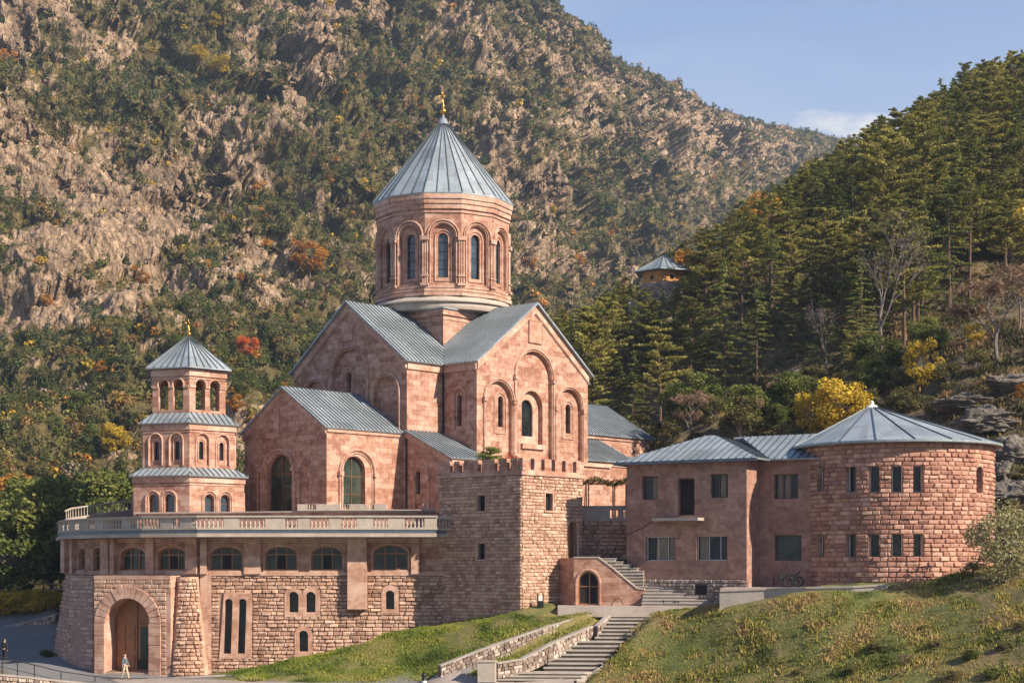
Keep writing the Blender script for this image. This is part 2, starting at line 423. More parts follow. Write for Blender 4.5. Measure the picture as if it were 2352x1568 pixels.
def cone_roof(mb, seam, c, apex, R0, z0, z1, n, seams, th=.1, rot=0.0, r_top=.12, segs=1):
    """polygonal / round cone from eave ring to apex with radial seams"""
    ax, ay = apex; vs = []
    def ev(a, r=R0):
        if n > 40: return Vector((c[0]+r*cos(a), c[1]+r*sin(a), z0))
        st = 2*pi/n; k = math.floor((a-rot)/st); b0 = rot+k*st; b1 = b0+st; f = (a-b0)/st
        p0 = Vector((cos(b0), sin(b0))); p1 = Vector((cos(b1), sin(b1))); 
        ang = a-(b0+b1)/2; rr = r*cos(st/2)/cos(ang)
        return Vector((c[0]+rr*cos(a), c[1]+rr*sin(a), z0))
    m = n if n > 8 else n
    ring = [ev(rot+2*pi*i/m+1e-6) for i in range(m)]
    top = [Vector((ax+r_top*cos(rot+2*pi*i/m), ay+r_top*sin(rot+2*pi*i/m), z1)) for i in range(m)]
    low = [p-Vector((0,0,th)) for p in ring]
    mb.add(ring+top+low+[Vector((ax,ay,z1+.02)), Vector((c[0],c[1],z0-th))],
           [(i,(i+1)%m,m+(i+1)%m,m+i) for i in range(m)]+[(m+i,m+(i+1)%m,3*m) for i in range(m)]+
           [(2*m+i,2*m+(i+1)%m,(i+1)%m,i) for i in range(m)]+[(2*m+(i+1)%m,2*m+i,3*m+1) for i in range(m)])
    for k in range(seams):
        a = rot+2*pi*k/seams+1e-4; p = ev(a); t = Vector((ax+r_top*cos(a), ay+r_top*sin(a), z1))
        t = p+(t-p)*.985
        d = (t-p).normalized(); e = Vector((-sin(a), cos(a), 0)); nn = e.cross(d)
        if nn.z < 0: nn = -nn
        w0, w1 = .035, .012
        vs = [p-e*w0, p+e*w0, t+e*w1, t-e*w1]; 
        seam.add(vs+[v+nn*.07 for v in vs], [(4,5,6,7),(0,1,5,4),(1,2,6,5),(2,3,7,6),(3,0,4,7)])

M['boulder'] = mat_rough('weathered_boulder', [(.13,.11,.09),(.30,.26,.215),(.42,.36,.30),(.55,.48,.40)], .8, 1, .25)
M['curtain'] = mat_plain('curtain_cloth', (.20,.16,.12), .9, .25)
# ================================================================ CHURCH
CA = radians(47.5); nS = Vector((sin(CA), -cos(CA))); nW = Vector((-cos(CA), -sin(CA)))
CC = Vector(xy(1018, 145.0))
def CH(s, w, z=None):
    q = CC+nS*s+nW*w
    return Vector((q.x, q.y, z)) if z is not None else q
def SF(s): return Fr(CH(s, 0), -nW)      # faces south, u = -w
def WF(w): return Fr(CH(0, w), nS)       # faces west,  u = s
def NF(s): return Fr(CH(s, 0), nW)       # faces north, u = w
def EF(w): return Fr(CH(0, w), -nS)      # faces east, u = -s
church = thing('church', 'large pink stone cross-shaped church with a tall round drum and grey cone roof', 'church', (CC.x, CC.y, 12.0))
HW, LS, LW = 7.3, 11.3, 11.6; ZE, ZR, ZB = 25.75, 31.25, 10.9
SLP = (ZR-ZE)/HW
wall = MB(); trim = MB()
def gable(hw, z0=ZB, ze=ZE, zr=ZR, u0=0): return [(u0-hw,z0),(u0+hw,z0),(u0+hw,ze),(u0,zr),(u0-hw,ze)]
def rake(fr, hw, ze, zr, u0=0, band=.85, pr=.16):
    k = (zr-ze)/hw
    for sg in (-1, 1):
        pts = [(u0,zr),(u0,zr-band),(u0+sg*hw,ze-band),(u0+sg*hw,ze)]
        if sg > 0: pts = pts[::-1]
        slabp(trim, fr, [(a, b-.02) for a, b in pts][::-1], -.01, pr)
        mould(trim, fr, [(u0, zr-band-.06), (u0+sg*hw, ze-band-.06)], .12, pr*.6)
def arch_niche(fr, x0, y0, x1, y1, wd=.2, cap=None, dep=.30, rise=None, hole=True, mw=.2, sec=True):
    """blind arch given by its outer pixel box; returns (hole polygon, (u0,u1,z0,z1))"""
    u0,u1,z0,z1 = fr.rect(x0, y0, x1, y1)
    mould(trim, fr, archpath(u0+mw/2,u1-mw/2,z0,z1-mw/2), mw, wd)
    if sec: mould(trim, fr, archpath(u0+mw*1.35,u1-mw*1.35,z0,z1-mw*1.35), mw*.55, wd*.6)
    if cap:
        zc = fr.hit((x0+x1)/2, cap)[1]
        for u in (u0+mw*.6, u1-mw*.6):
            p = fr.P(u, zc-.13, .0); 
            trim.obox(fr.P(u-mw, zc-.13, -.02), fr.P(u+mw,0,0)-fr.P(u-mw,0,0), (0,0,.26), fr.P(0,0,wd+.12)-fr.P(0,0,-.02))
            trim.obox(fr.P(u-mw*1.05, zc+.14, -.02), fr.P(u+mw*1.05,0,0)-fr.P(u-mw*1.05,0,0), (0,0,.07), fr.P(0,0,wd+.17)-fr.P(0,0,-.02))
    e = mw*1.75
    return arch(u0+e,u1-e,z0+.02,z1-e), (u0+e,u1-e,z0,z1-e), dep
def slit_with_surround(fr, box, sur, parent=church, dep=.4, d0=0.0, vs=(), hs=(.2,.4,.6,.8), gm='glass', t=.05, fm='metal_dark'):
    """narrow arched window plus its raised surround; returns hole for the wall it sits in"""
    u0,u1,z0,z1 = fr.rect(*box)
    if sur:
        a0,a1,b0,b1 = fr.rect(*sur)
        mould(trim, fr, archpath(a0+.06,a1-.06,b0,b1-.06)+[(a0+.06,b0)], .13, .1, d0)
        q = .34
        mould(trim, fr, archpath(a0+q-.05,a1-q+.05,b0+q,b1-q+.05)+[(a0+q-.05,b0+q)], .08, .05, d0)
    window(parent, fr, u0,u1,z0,z1, dep-d0, rise=(u1-u0)/2, vs=vs, hs=hs, t=t, fmat=fm, gmat=gm)
    return arch(u0,u1,z0,z1)
# --- south facade
f = SF(LS)
big, bb, dp = arch_niche(f, 1180, 799, 1272, 1052, cap=872)
la, lb, _ = arch_niche(f, 1109, 867, 1181, 1047, cap=921)
ra, rb, _ = arch_niche(f, 1273, 886, 1340, 1057, cap=943)
panel(wall, f, gable(HW), [big, la, ra], dp)
back = []
f2 = SF(LS-dp)
# central tall window in a splayed niche
n0,n1,m0,m1 = f2.rect(1198, 897, 1246, 1020)
w0,w1,v0,v1 = f2.rect(1204, 917, 1232, 1001)
panel(wall, f2, big, [arch(n0,n1,m0,m1)], .45)
f3 = SF(LS-dp-.45); panel(trim, f3, arch(n0,n1,m0,m1), [arch(w0,w1,v0,v1)], .3)
window(church, f3, w0,w1,v0,v1, .28, rise=(w1-w0)/2, vs=(.5,), hs=(.17,.34,.51,.68,.85), t=.06, fmat='metal_dark')
trim.obox(f2.P(n0-.1, m0-.42, -.05), f2.P(n1+.1,0,0)-f2.P(n0-.1,0,0), (0,0,.42), f2.P(0,0,.28)-f2.P(0,0,0))
panel(wall, f2, la, [slit_with_surround(f2, (1144,910,1155,980), (1134,900,1162,995))], .4)
panel(wall, f2, ra, [slit_with_surround(f2, (1299,929,1310,995), (1290,919,1317,1008))], .4)
a0,a1,b0,b1 = f.rect(1214, 737, 1243, 788); slabp(trim, f, rectp(a0,a1,b0,b1), -.01, .1)
mould(trim, f, [(a0,b0),(a1,b0),(a1,b1),(a0,b1),(a0,b0)], .1, .16)
rake(f, HW, ZE, ZR)
# --- west side of the south arm
f = WF(HW)
o, ob_, dp = arch_niche(f, 1039, 886, 1070, 988, mw=.16, wd=.09, dep=.1)
panel(wall, f, rectp(HW, LS, ZB, ZE), [o], dp)
f2 = WF(HW-dp); panel(wall, f2, o, [slit_with_surround(f2, (1050,906,1060,978), None)], .4)
slabp(trim, f, rectp(HW+.17, LS, ZE-.95, ZE-.1), -.01, .14)
# --- west facade
f = WF(LW)
big, bb, dp = arch_niche(f, 757, 794, 848, 925)
ra, rb, _ = arch_niche(f, 852, 853, 921, 1010)
la, lb, _ = arch_niche(f, 694, 868, 753, 1010)
panel(wall, f, gable(HW), [big, la, ra], dp)
f2 = WF(LW-dp)
panel(wall, f2, big, [slit_with_surround(f2, (796,854,806,900), (786,844,815,905))], .4)
panel(wall, f2, la); panel(wall, f2, ra)
a0,a1,b0,b1 = f2.rect(877,903,905,985); mould(trim, f2, archpath(a0,a1,b0,b1), .12, .08); 
a0,a1,b0,b1 = f2.rect(886,912,896,985); mould(trim, f2, archpath(a0,a1,b0,b1), .1, .06)
a0,a1,b0,b1 = f.rect(786, 736, 811, 783); slabp(trim, f, rectp(a0,a1,b0,b1), -.01, .1); mould(trim, f, [(a0,b0),(a1,b0),(a1,b1),(a0,b1),(a0,b0)], .1, .15)
rake(f, HW, ZE, ZR)
def rosette(mb, fr, px, py, r):
    u, z = fr.hit(px, py)
    for rr in (r, r*.62):
        mould(mb, fr, [(u+rr*cos(2*pi*i/14), z+rr*sin(2*pi*i/14)) for i in range(15)], r*.28, .1)
    slabp(mb, fr, [(u+r*.3*cos(2*pi*i/10), z+r*.3*sin(2*pi*i/10)) for i in range(10)], -.01, .1)
rosette(trim, f, 871, 808, .34); rosette(trim, f, 728, 822, .3)
# --- south side of the west arm
f = SF(HW)
panel(wall, f, rectp(-LW, -HW, ZB, ZE)); slabp(trim, f, rectp(-LW, -HW-.17, ZE-.95, ZE-.1), -.01, .14)
# --- other arms (east, north) and hidden sides
panel(wall, f, rectp(HW, LW, ZB, ZE)); slabp(trim, f, rectp(HW, LW, ZE-.95, ZE-.1), -.01, .14)
panel(wall, EF(-HW), rectp(-LS, -HW, ZB, ZE)); panel(wall, EF(-LW), gable(HW))
panel(wall, NF(-LS), gable(HW)); panel(wall, NF(-HW), rectp(HW, LW, ZB, ZE)); panel(wall, NF(-HW), rectp(-LW, -HW, ZB, ZE))
panel(wall, WF(HW), rectp(-LS, -HW, ZB, ZE)); panel(wall, EF(-HW), rectp(HW, LS, ZB, ZE))
# --- roofs
zk = SLP; oh = .42
def roof3(s, w, dz=.06): return CH(s, w, ZR+dz-zk*max(0, 0))
def rz(x): return ZR+.06-zk*abs(x)
E_ = HW+oh; G_ = .45
def arm(dirn):
    rf, sm = MB(), MB()
    L = (LS if dirn in 'SN' else LW)+G_
    def pt(a, b):   # a along arm, b across
        s, w = {'S': (a,b), 'N': (-a,b), 'W': (b,a), 'E': (b,-a)}[dirn]
        return CH(s, w, rz(b))
    for sg in (-1, 1):
        up = pt(L, 0)-pt(L, sg*E_)
        roofplane(rf, sm, [pt(L,0), pt(L,sg*E_), pt(E_,sg*E_), pt(0,0)], up, .48, .14)
    o = rf.build('roof', 'roof', church); sm.build('standing_seams', 'roof_seam', o)
for d in 'SWEN': arm(d)
# --- crossing block, ring and drum
BK = 5.0; ZK = 30.75
for fr in (SF(BK), WF(BK), NF(-BK), EF(-BK)):
    panel(wall, fr, rectp(-BK, BK, 24, ZK)); slabp(trim, fr, rectp(-BK-.15, BK+.15, ZK-.38, ZK+.1), -.01, .16)
    mould(trim, fr, [(-BK-.1, ZK-.75), (BK+.1, ZK-.75)], .14, .08)
rg = MB(); rg.lathe(CC.x, CC.y, [(5.0,30.9),(6.42,31.0),(6.5,31.25),(6.5,31.5),(6.45,31.55),(6.72,31.62),(6.74,31.72),(6.1,32.22),(5.2,32.3)], 72)
rb_ = MB(); cap = MB()
roof_c = MB(); sq = [CH(a*(BK+.3), b*(BK+.3), ZK+.12) for a, b in ((1,1),(-1,1),(-1,-1),(1,-1))]
roof_c.prism(sq, (0,0,.12)); roof_c.build('crossing_roof', 'roof', church)
rg.build('drum_base_ring', 'limestone', church, smooth=False)
NR = 6.24; FA = [CA-radians(15+30*k) for k in range(12)]
drum = MB(); dtr = MB(); ZD0, ZD1 = 32.2, 41.2; hwf = NR*sin(radians(15))
def lit_thing(): pass
drum_ob_windows = []
for ang in FA:
    n = Vector((sin(ang), -cos(ang))); apo = NR*cos(radians(15)); c = CC+n*apo
    fr = Fr(c, (-n.y, n.x)); fr.o = c
    if abs(fr.n.dot(n)-1) > 1e-3: fr = Fr(c, (n.y, -n.x))
    H = arch(-1.02, 1.02, 33.3, 38.55)
    panel(drum, fr, rectp(-hwf, hwf, ZD0, ZD1), [H], .28)
    mould(dtr, fr, archpath(-1.38, 1.38, 37.15, 38.9), .17, .17); mould(dtr, fr, archpath(-1.17, 1.17, 33.2, 38.68), .12, .12)
    fr2 = Fr(c-n*.28, fr.u); wn = arch(-.44, .44, 33.85, 37.8)
    panel(drum, fr2, H, [wn], .35)
    mould(dtr, fr2, archpath(-.72, .72, 33.55, 38.08)+[(-.72,33.55)], .13, .1)
    if fr.n.y < .35:
        window(church, fr2, -.44, .44, 33.85, 37.8, .3, rise=.44, hs=(.2,.4,.6,.8), t=.06, fmat='metal_dark', gmat='glass_blue')
    # cornices and base steps
    q = tan(radians(15))
    for z0, z1, pr in ((39.55,39.72,.10),(39.9,40.35,.16),(40.35,40.75,.26),(40.75,ZD1,.36)):
        g = hwf+pr*q; slabp(dtr, fr, rectp(-g, g, z0, z1), -.05 if pr < .2 else .0, pr)
    for z0, z1, pr in ((ZD0,32.5,.24),(32.58,32.82,.16),(32.9,33.12,.09)):
        g = hwf+pr*q; slabp(dtr, fr, rectp(-g, g, z0, z1), -.02, pr)
    # colonnettes at the vertex to the right
    for du in (-.2, 0, .2):
        a2 = ang+radians(15); vx = CC+Vector((sin(a2), -cos(a2)))*(NR+.02)+Vector((cos(a2), sin(a2)))*du
        dtr.tube([(vx.x,vx.y,33.1),(vx.x,vx.y,37.15)], .085, 6)
    a2 = ang+radians(15); t_ = Vector((cos(a2), sin(a2), 0)); r_ = Vector((sin(a2), -cos(a2), 0)); b0 = Vector((CC.x,CC.y,0))+r_*(NR-.15)
    for z0, z1, w in ((37.1,37.38,.36),(37.38,37.46,.42),(33.08,33.3,.38),(33.9,34.0,.34)):
        dtr.obox(b0-t_*w+Vector((0,0,z0)), t_*2*w, r_*(.38 if w > .35 else .33), (0,0,z1-z0))
do = drum.build('drum', 'stone', church); dtr.build('drum_mouldings', 'stone_trim', do)
sp, ss = MB(), MB()
cone_roof(sp, ss, CC, CC, 6.64, 41.32, 49.2, 12, 36, .12, rot=CA-radians(90), r_top=.3)
so = sp.build('cone_roof', 'roof', church); ss.build('standing_seams', 'roof_seam', so)
fin = MB(); fin.lathe(CC.x, CC.y, [(.55,49.0),(.34,49.5),(.12,49.7),(.1,49.95)], 14); fin.build('spire_cap', 'roof', so, True)
def cross(name, c, z0, sc, parent):
    mb = MB(); mb.lathe(c.x, c.y, [(0,z0),(.16*sc,z0+.02*sc),(.12*sc,z0+.12*sc),(.3*sc,z0+.25*sc),(.36*sc,z0+.42*sc),(.3*sc,z0+.6*sc),(.1*sc,z0+.75*sc),
        (.1*sc,z0+.85*sc),(.2*sc,z0+1.0*sc),(.1*sc,z0+1.15*sc),(.07*sc,z0+1.5*sc),(.06*sc,z0+1.52*sc)], 14)
    u = Vector((nS.x, nS.y, 0)).cross(Vector((0,0,1))); u = Vector((1,0,0)); t = Vector((0,1,0))*.07*sc
    zc = z0+2.15*sc; p = Vector((c.x, c.y, 0))
    def arm_(d, L):
        d = Vector(d); e = d.cross(Vector((0,1,0)))
        mb.prism([p+Vector((0,0,zc))-t*.5-e*.04*sc, p+Vector((0,0,zc))-t*.5+d*L*sc-e*.11*sc, p+Vector((0,0,zc))-t*.5+d*(L+.08)*sc,
                  p+Vector((0,0,zc))-t*.5+d*L*sc+e*.11*sc, p+Vector((0,0,zc))-t*.5+e*.04*sc], t)
    arm_((0,0,1), .62); arm_((1,0,0), .48); arm_((-1,0,0), .48); arm_((0,0,-1), .7)
    mb.build(name, 'gold', parent, True)
cross('gilded_cross', CC, 49.9, .82, church)
# --- annex in the south-west corner and podium along the south side
AS = 12.5; zt, zb = 19.55, 17.15
f = WF(LW)
u0,u1,z0,z1 = f.rect(949,1067,985,1200)
o, _, dp = arch_niche(f, 948, 1067, 986, 1180, mw=.18, wd=.1, dep=.1, cap=1098)
panel(wall, f, [(HW,ZB),(AS,ZB),(AS,zb),(HW,zt)], [o], dp)
f2 = WF(LW-dp); panel(wall, f2, o, [slit_with_surround(f2, (955,1081,965,1134), None)], .35)
slabp(trim, f, [(HW,zt-.55),(AS,zb-.55),(AS,zb),(HW,zt)], -.01, .14)
f = SF(AS)
panel(wall, f, rectp(-LW, 9.0, ZB-8, zb)); slabp(trim, f, rectp(-LW, -3.0, zb-.45, zb), -.01, .15)
slabp(trim, f, rectp(-3.0, 9.0, zb+.02, zb+.3), -.01, .2)
panel(wall, EF(-9.0), rectp(-AS, -HW, ZB-8, zb))
pod = MB(); pod.prism([CH(LS-.3,6.6,zb+.04),CH(AS,6.6,zb+.04),CH(AS,-9.0,zb+.04),CH(LS-.3,-9.0,zb+.04)], (0,0,-.1)); 
pod.prism([CH(AS+.02,-LW+2.5,zb+.04),CH(HW,-LW+2.5,zb+.04),CH(HW,-7.4,zb+.04),CH(AS+.02,-7.4,zb+.04)], (0,0,-.1)); pod.build('podium_top', 'limestone', church)
rf, sm = MB(), MB()
up = CH(HW,0,zt)-CH(AS,0,zb)
roofplane(rf, sm, [CH(HW+.01,LW+.3,zt+.12),CH(AS+.35,LW+.3,zb-.04),CH(AS+.35,6.9,zb-.04),CH(LS+.02,6.9,17.85),CH(LS+.02,HW+.02,17.85),CH(HW+.01,HW+.02,zt+.12)], up, .45, .1)
o = rf.build('annex_roof', 'roof', church); sm.build('standing_seams', 'roof_seam', o)
rosette(trim, WF(LW), 917, 1014, .42)
# --- east: lower apse wing and aisle seen beyond the south arm
AW = 6.2
for fr, poly in ((SF(AW), rectp(LW, 23.6, ZB-4, 21.0)), (EF(-23.6), gable(AW, ZB-4, 21.0, 24.6)), (NF(-AW), rectp(-23.6,-LW,ZB-4,21.0))): panel(wall, fr, poly)
slabp(trim, SF(AW), rectp(LW, 23.6, 20.5, 20.95), -.01, .14)
rf, sm = MB(), MB(); k = 3.6/AW
for sg in (1, -1):
    pt = lambda w, b: CH(sg*b, w, 24.75-k*b)
    roofplane(rf, sm, [pt(-LW,0), pt(-LW,AW+.4), pt(-24.0,AW+.4), pt(-24.0,0)], pt(-LW,0)-pt(-LW,AW), .48, .12)
# aisle shed roof
panel(wall, SF(10.6), rectp(HW+.0, 15.0, ZB-4, 18.0)); panel(wall, EF(-15.0), [(-10.6,ZB-4),(-AW,ZB-4),(-AW,20.3),(-10.6,18.0)])
slabp(trim, SF(10.6), rectp(HW, 15.0, 17.5, 17.9), -.01, .14)
roofplane(rf, sm, [CH(AW,-LW+4.2,20.4),CH(11.0,-LW+4.2,17.95),CH(11.0,-15.3,17.95),CH(AW,-15.3,20.4)], CH(AW,0,20.4)-CH(11,0,17.95), .48, .12)
o = rf.build('apse_roof', 'roof', church); sm.build('standing_seams', 'roof_seam', o)
# --- west porch
PC, PHW, PW = 1.5, 5.3, 20.0; PE, PR = 19.55, 23.0
f = WF(PW)
d0_, d1_, e0, e1 = f.rect(614, 1042, 670, 1176); e0 = 12.45
s_ = arch_niche(f, 684, 1056, 715, 1200, mw=.15, wd=.1, cap=1092, sec=False); s2 = arch_niche(f, 569, 1060, 593, 1200, mw=.15, wd=.1, cap=1092, sec=False)
panel(wall, f, gable(PHW, ZB, PE, PR, PC), [arch(d0_,d1_,e0,e1), s_[0], s2[0]], [.5,.12,.12])
for q_ in (s_, s2): panel(wall, WF(PW-.12), q_[0])
a0,a1,b0,b1 = f.rect(601,1029,679,1176)
mould(trim, f, archpath(a0+.1,a1-.1,12.4,b1-.1), .22, .18); mould(trim, f, archpath(a0+.32,a1-.32,12.4,b1-.32), .12, .1)
zc = f.hit(640,1079)[1]
for u in (a0+.15, a1-.15): trim.obox(f.P(u-.2,zc-.12,-.02), f.P(.4,0,0)-f.P(0,0,0), (0,0,.26), f.P(0,0,.34)-f.P(0,0,0))
dr = window(church, f, d0_,d1_,e0,e1, .45, rise=(d1_-d0_)/2, vs=(.5,), hs=(.02,.68), t=.12, name='door', gmat='glass_green')
u, z = f.hit(636, 968)     # carved cross relief
slabp(trim, f, rectp(u-.35,u+.35,z-1.1,z+1.1), -.01, .07); slabp(trim, f, rectp(u-.75,u-.36,z+.1,z+.7), -.01, .07); slabp(trim, f, rectp(u-.75,u+.6,z-1.5,z-1.11), -.01, .05)
rake(f, PHW, PE, PR, PC, .6, .14)
f = SF(PC+PHW)
w0,w1,v0,v1 = f.rect(789,1047,839,1160); v0 = 12.9
panel(wall, f, rectp(-PW, -LW, ZB, PE), [arch(w0,w1,v0,v1)], .5)
window(church, f, w0,w1,v0,v1, .42, rise=(w1-w0)/2, vs=(.5,), hs=(.28,.62), t=.09, gmat='glass_green')
a0,a1,b0,b1 = f.rect(777,1030,862,1160)
mould(trim, f, archpath(a0+.1,a1-.1,12.4,b1-.1), .22, .2); mould(trim, f, archpath(a0+.36,a1-.36,12.4,b1-.36), .12, .1)
zc = f.hit(815,1089)[1]
for u in (a0+.12, a1-.12): trim.obox(f.P(u-.22,zc-.15,-.02), f.P(.44,0,0)-f.P(0,0,0), (0,0,.32), f.P(0,0,.36)-f.P(0,0,0))
slabp(trim, f, rectp(-PW+.0, -LW, PE-.5, PE-.06), -.01, .13)
panel(wall, NF(PC-PHW), rectp(LW, PW, ZB, PE))
rf, sm = MB(), MB(); k = (PR-PE)/PHW
for sg in (1,-1):
    pt = lambda w, b: CH(PC+sg*b, w, PR+.07-k*b)
    roofplane(rf, sm, [pt(LW+.02,0), pt(LW+.02,PHW+.3), pt(PW+.35,PHW+.3), pt(PW+.35,0)], pt(PW,0)-pt(PW,PHW), .45, .12)
o = rf.build('porch_roof', 'roof', church); sm.build('standing_seams', 'roof_seam', o)
wo = wall.build('wall', 'stone', church); trim.build('mouldings', 'stone_trim', wo)
for (s_, w_, z0, z1) in ((HW+.12, HW+.12, 18.6, 25.2), (HW+.05, LW+.12, 12.4, 19.0)):
    mb = MB(); p = CH(s_, w_); mb.tube([(p.x,p.y,z0),(p.x,p.y,z1)], .07, 8); mb.build('drainpipe', 'metal_dark', church)
# ================================================================ BELL TOWER
bx, by = xy(434, 128.0); BC = Vector((bx, by))
bt = thing('bell_tower', 'small six-sided pink bell tower with arcaded belfry and grey pointed roof', 'bell tower', (bx, by, 12.4))
brot = atan2(-128.0, -bx)     # a vertex looks at the viewer
brot = atan2(-by, -bx)+radians(0.5)
def hexf(R_, k):
    a = brot+pi/6+k*pi/3; n = Vector((cos(a), sin(a))); c = BC+n*R_*cos(pi/6)
    fr = Fr(c, (-n.y, n.x)); return fr
def tier(name, R_, z0, z1, cut, cornice=True):
    mb, tr = MB(), MB(); hw = R_/2
    for k in range(6):
        fr = hexf(R_, k); hs, extra = cut(fr, hw, tr, k)
        panel(mb, fr, rectp(-hw, hw, z0, z1), [h for h, d in hs], [d for h, d in hs])
        for q in extra: q(mb, tr)
        if cornice:
            g = hw+.12*tan(pi/6); slabp(tr, fr, rectp(-g, g, z1-.62, z1-.12), -.01, .12); mould(tr, fr, [(-hw, z1-.8), (hw, z1-.8)], .1, .07)
    o = mb.build(name, 'stone', bt); tr.build('mouldings', 'stone_trim', o); return o
def vis(fr): return fr.n.y < .3
def cut_low(fr, hw, tr, k):
    hs, ex = [], []
    for c in (-.72, .72):
        w = .42; H = arch(c-w, c+w, 12.5, 13.95); hs.append((H, .32))
        mould(tr, fr, archpath(c-w-.22, c+w+.22, 12.45, 14.22), .16, .13); mould(tr, fr, archpath(c-w-.06, c+w+.06, 12.45, 14.03), .1, .08)
        if vis(fr): window(bt, fr, c-w, c+w, 12.5, 13.95, .3, rise=w, vs=(), hs=(.5,), t=.05, gmat='glass_blue')
    return hs, ex
def cut_mid(fr, hw, tr, k):
    hs, ex = [], []
    for c in (-.93, .93):
        w = .56; H = arch(c-w, c+w, 16.3, 18.75); hs.append((H, .16))
        mould(tr, fr, archpath(c-w-.05, c+w+.05, 16.25, 18.83), .12, .1)
        f2 = Fr(fr.o-fr.n*.16, fr.u); h2 = arch(c-.2, c+.2, 16.75, 18.2)
        mould(tr, f2, archpath(c-.33, c+.33, 16.6, 18.35), .08, .06); 
        ex.append(lambda mb, tr2, f2=f2, H=H, h2=h2: panel(mb, f2, H, [h2], .25))
        if vis(fr): window(bt, f2, c-.2, c+.2, 16.75, 18.2, .22, rise=.2, hs=(.5,), t=.035, fmat='metal_dark')
        else: ex.append(lambda mb, tr2, f2=f2, h2=h2: panel(mb, f2, h2, (), 0, -.24))
    return hs, ex
def cut_top(fr, hw, tr, k):
    hs = []
    for c in (-.66, .66):
        w = .44; H = arch(c-w, c+w, 20.75, 23.15); hs.append((H, .42))
        mould(tr, fr, archpath(c-w-.08, c+w+.08, 22.6, 23.25), .13, .1)
    for c, w in ((-hw+.3,.26),(0,.2),(hw-.3,.26)):
        tr.obox(fr.P(c-w, 22.5, -.03), fr.P(2*w,0,0)-fr.P(0,0,0), (0,0,.18), fr.P(0,0,.12)-fr.P(0,0,0))
    return hs, []
tier('base_tier', 5.0, 10.9, 15.5, cut_low); tier('middle_tier', 4.2, 15.6, 19.7, cut_mid); tier('belfry', 3.33, 20.0, 24.05, cut_top)
inn = MB()
for k in range(6):
    fr = hexf(3.33, k); i2 = Fr(fr.o-fr.n*.42, fr.u); hh = 3.33/2-.24
    panel(inn, i2, rectp(-hh, hh, 20.0, 24.0), [arch(c-.44,c+.44,20.75,23.15) for c in (-.66,.66)], 0)
inn.build('belfry_lining', 'ochre', bt)
fl = MB(); fl.lathe(bx, by, [(0,20.6),(3.0,20.62)], 6, brot, brot+2*pi); fl.build('belfry_floor', 'limestone', bt)
bell = MB(); bell.lathe(bx, by, [(0,22.6),(.16,22.55),(.3,22.2),(.4,21.7),(.58,21.4),(.6,21.3),(.5,21.3),(.35,21.7)], 18); bell.tube([(bx-1,by,22.7),(bx+1,by,22.7)], .06, 6); bell.build('bell', 'metal_dark', bt, True)
def skirt(R0, R1, z0, z1):
    mb, sm = MB(), MB()
    for k in range(6):
        a, b = brot+k*pi/3, brot+(k+1)*pi/3
        p = lambda R_, an, z: Vector((bx+R_*cos(an), by+R_*sin(an), z))
        roofplane(mb, sm, [p(R0,a,z0), p(R0,b,z0), p(R1,b,z1), p(R1,a,z1)], (p(R1,a,z1)+p(R1,b,z1))-(p(R0,a,z0)+p(R0,b,z0)), .5, .1)
    o = mb.build('skirt_roof', 'roof', bt); sm.build('standing_seams', 'roof_seam', o)
skirt(5.42, 4.1, 15.42, 16.12); skirt(4.58, 3.25, 19.62, 20.55)
sp, ss = MB(), MB(); cone_roof(sp, ss, BC, BC, 3.9, 24.12, 27.0, 6, 36, .1, rot=brot, r_top=.1)
so = sp.build('pointed_roof', 'roof', bt); ss.build('standing_seams', 'roof_seam', so)
cross('gilded_cross', BC, 26.95, .55, bt)
# ================================================================ TERRACE BUILDING (long lower wing)
WX = [(1040,112.0),(460,112.0),(335,113.8),(262,115.9),(205,119.0),(152,123.5)]
WP = [xy(*p) for p in WX]
tb = thing('terrace_building', 'long low pink stone building with arched windows and a big arched wooden gate', 'building', (-18, 114, 0.5))
segs = [FrPts(WP[i+1], WP[i]) for i in range(5)]       # from left to right as seen from outside
s0, s1, s2, s3, s4 = segs                               # s0 = straight front, s4 = far left
ZU0, ZU1, ZG = 7.75, 10.35, -1.0
up, lo, tr2, rk = MB(), MB(), MB(), MB()
RC = lambda fr, b: fr.rect(*b)
rise_f = .55
def up_window(fr, box, open_=None):
    u0,u1,z0,z1 = RC(fr, box)
    rs = min(.62, (u1-u0)*.3)
    w_ = window(tb, fr, u0,u1,z0,z1, .32, rise=rs, vs=(.34,.66), hs=(.66,), t=.1, fmat='wood_door', gmat='glass_green')
    if open_:
        a_, b_ = u0+(u1-u0)*.36, u0+(u1-u0)*.64; g = MB(); panel(g, fr, rectp(a_, b_, z0+.1, z0+(z1-z0)*.62), (), 0, -.255); g.build('open_casement', 'dark', w_)
    tr2.obox(fr.P(u0-.12, z0-.14, -.3), fr.P(u1-u0+.24,0,0)-fr.P(0,0,0), (0,0,.13), fr.P(0,0,.42)-fr.P(0,0,0))
    mould(tr2, fr, archpath(u0-.07,u1+.07,z0,z1+.07,rs,10), .13, .05)
    return arch(u0,u1,z0,z1,rs)
upw = {0: [(483,1254,557,1309),(609,1254,682,1309),(715,1254,787,1309),(857,1251,937,1308)], 1: [(362,1256,428,1309)], 2: [(277,1257,335,1309)], 3: [(213,1257,233,1310)], 4: [(181,1258,197,1308)]}
for i, fr in enumerate(segs):
    a, b = 0, fr.L
    if i == 3: upw[3] = [(214,1257,236,1310)]
    panel(up, fr, rectp(a, b, ZU0, ZU1), [up_window(fr, bx_, (i == 0 and j_ < 3) or i == 1) for j_, bx_ in enumerate(upw[i])], .35)
    slabp(tr2, fr, rectp(a, b, ZU1-.32, ZU1-.02), -.01, .1)
    slabp(tr2, fr, rectp(a, b, ZU0-.12, ZU0+.14), -.01, .16)
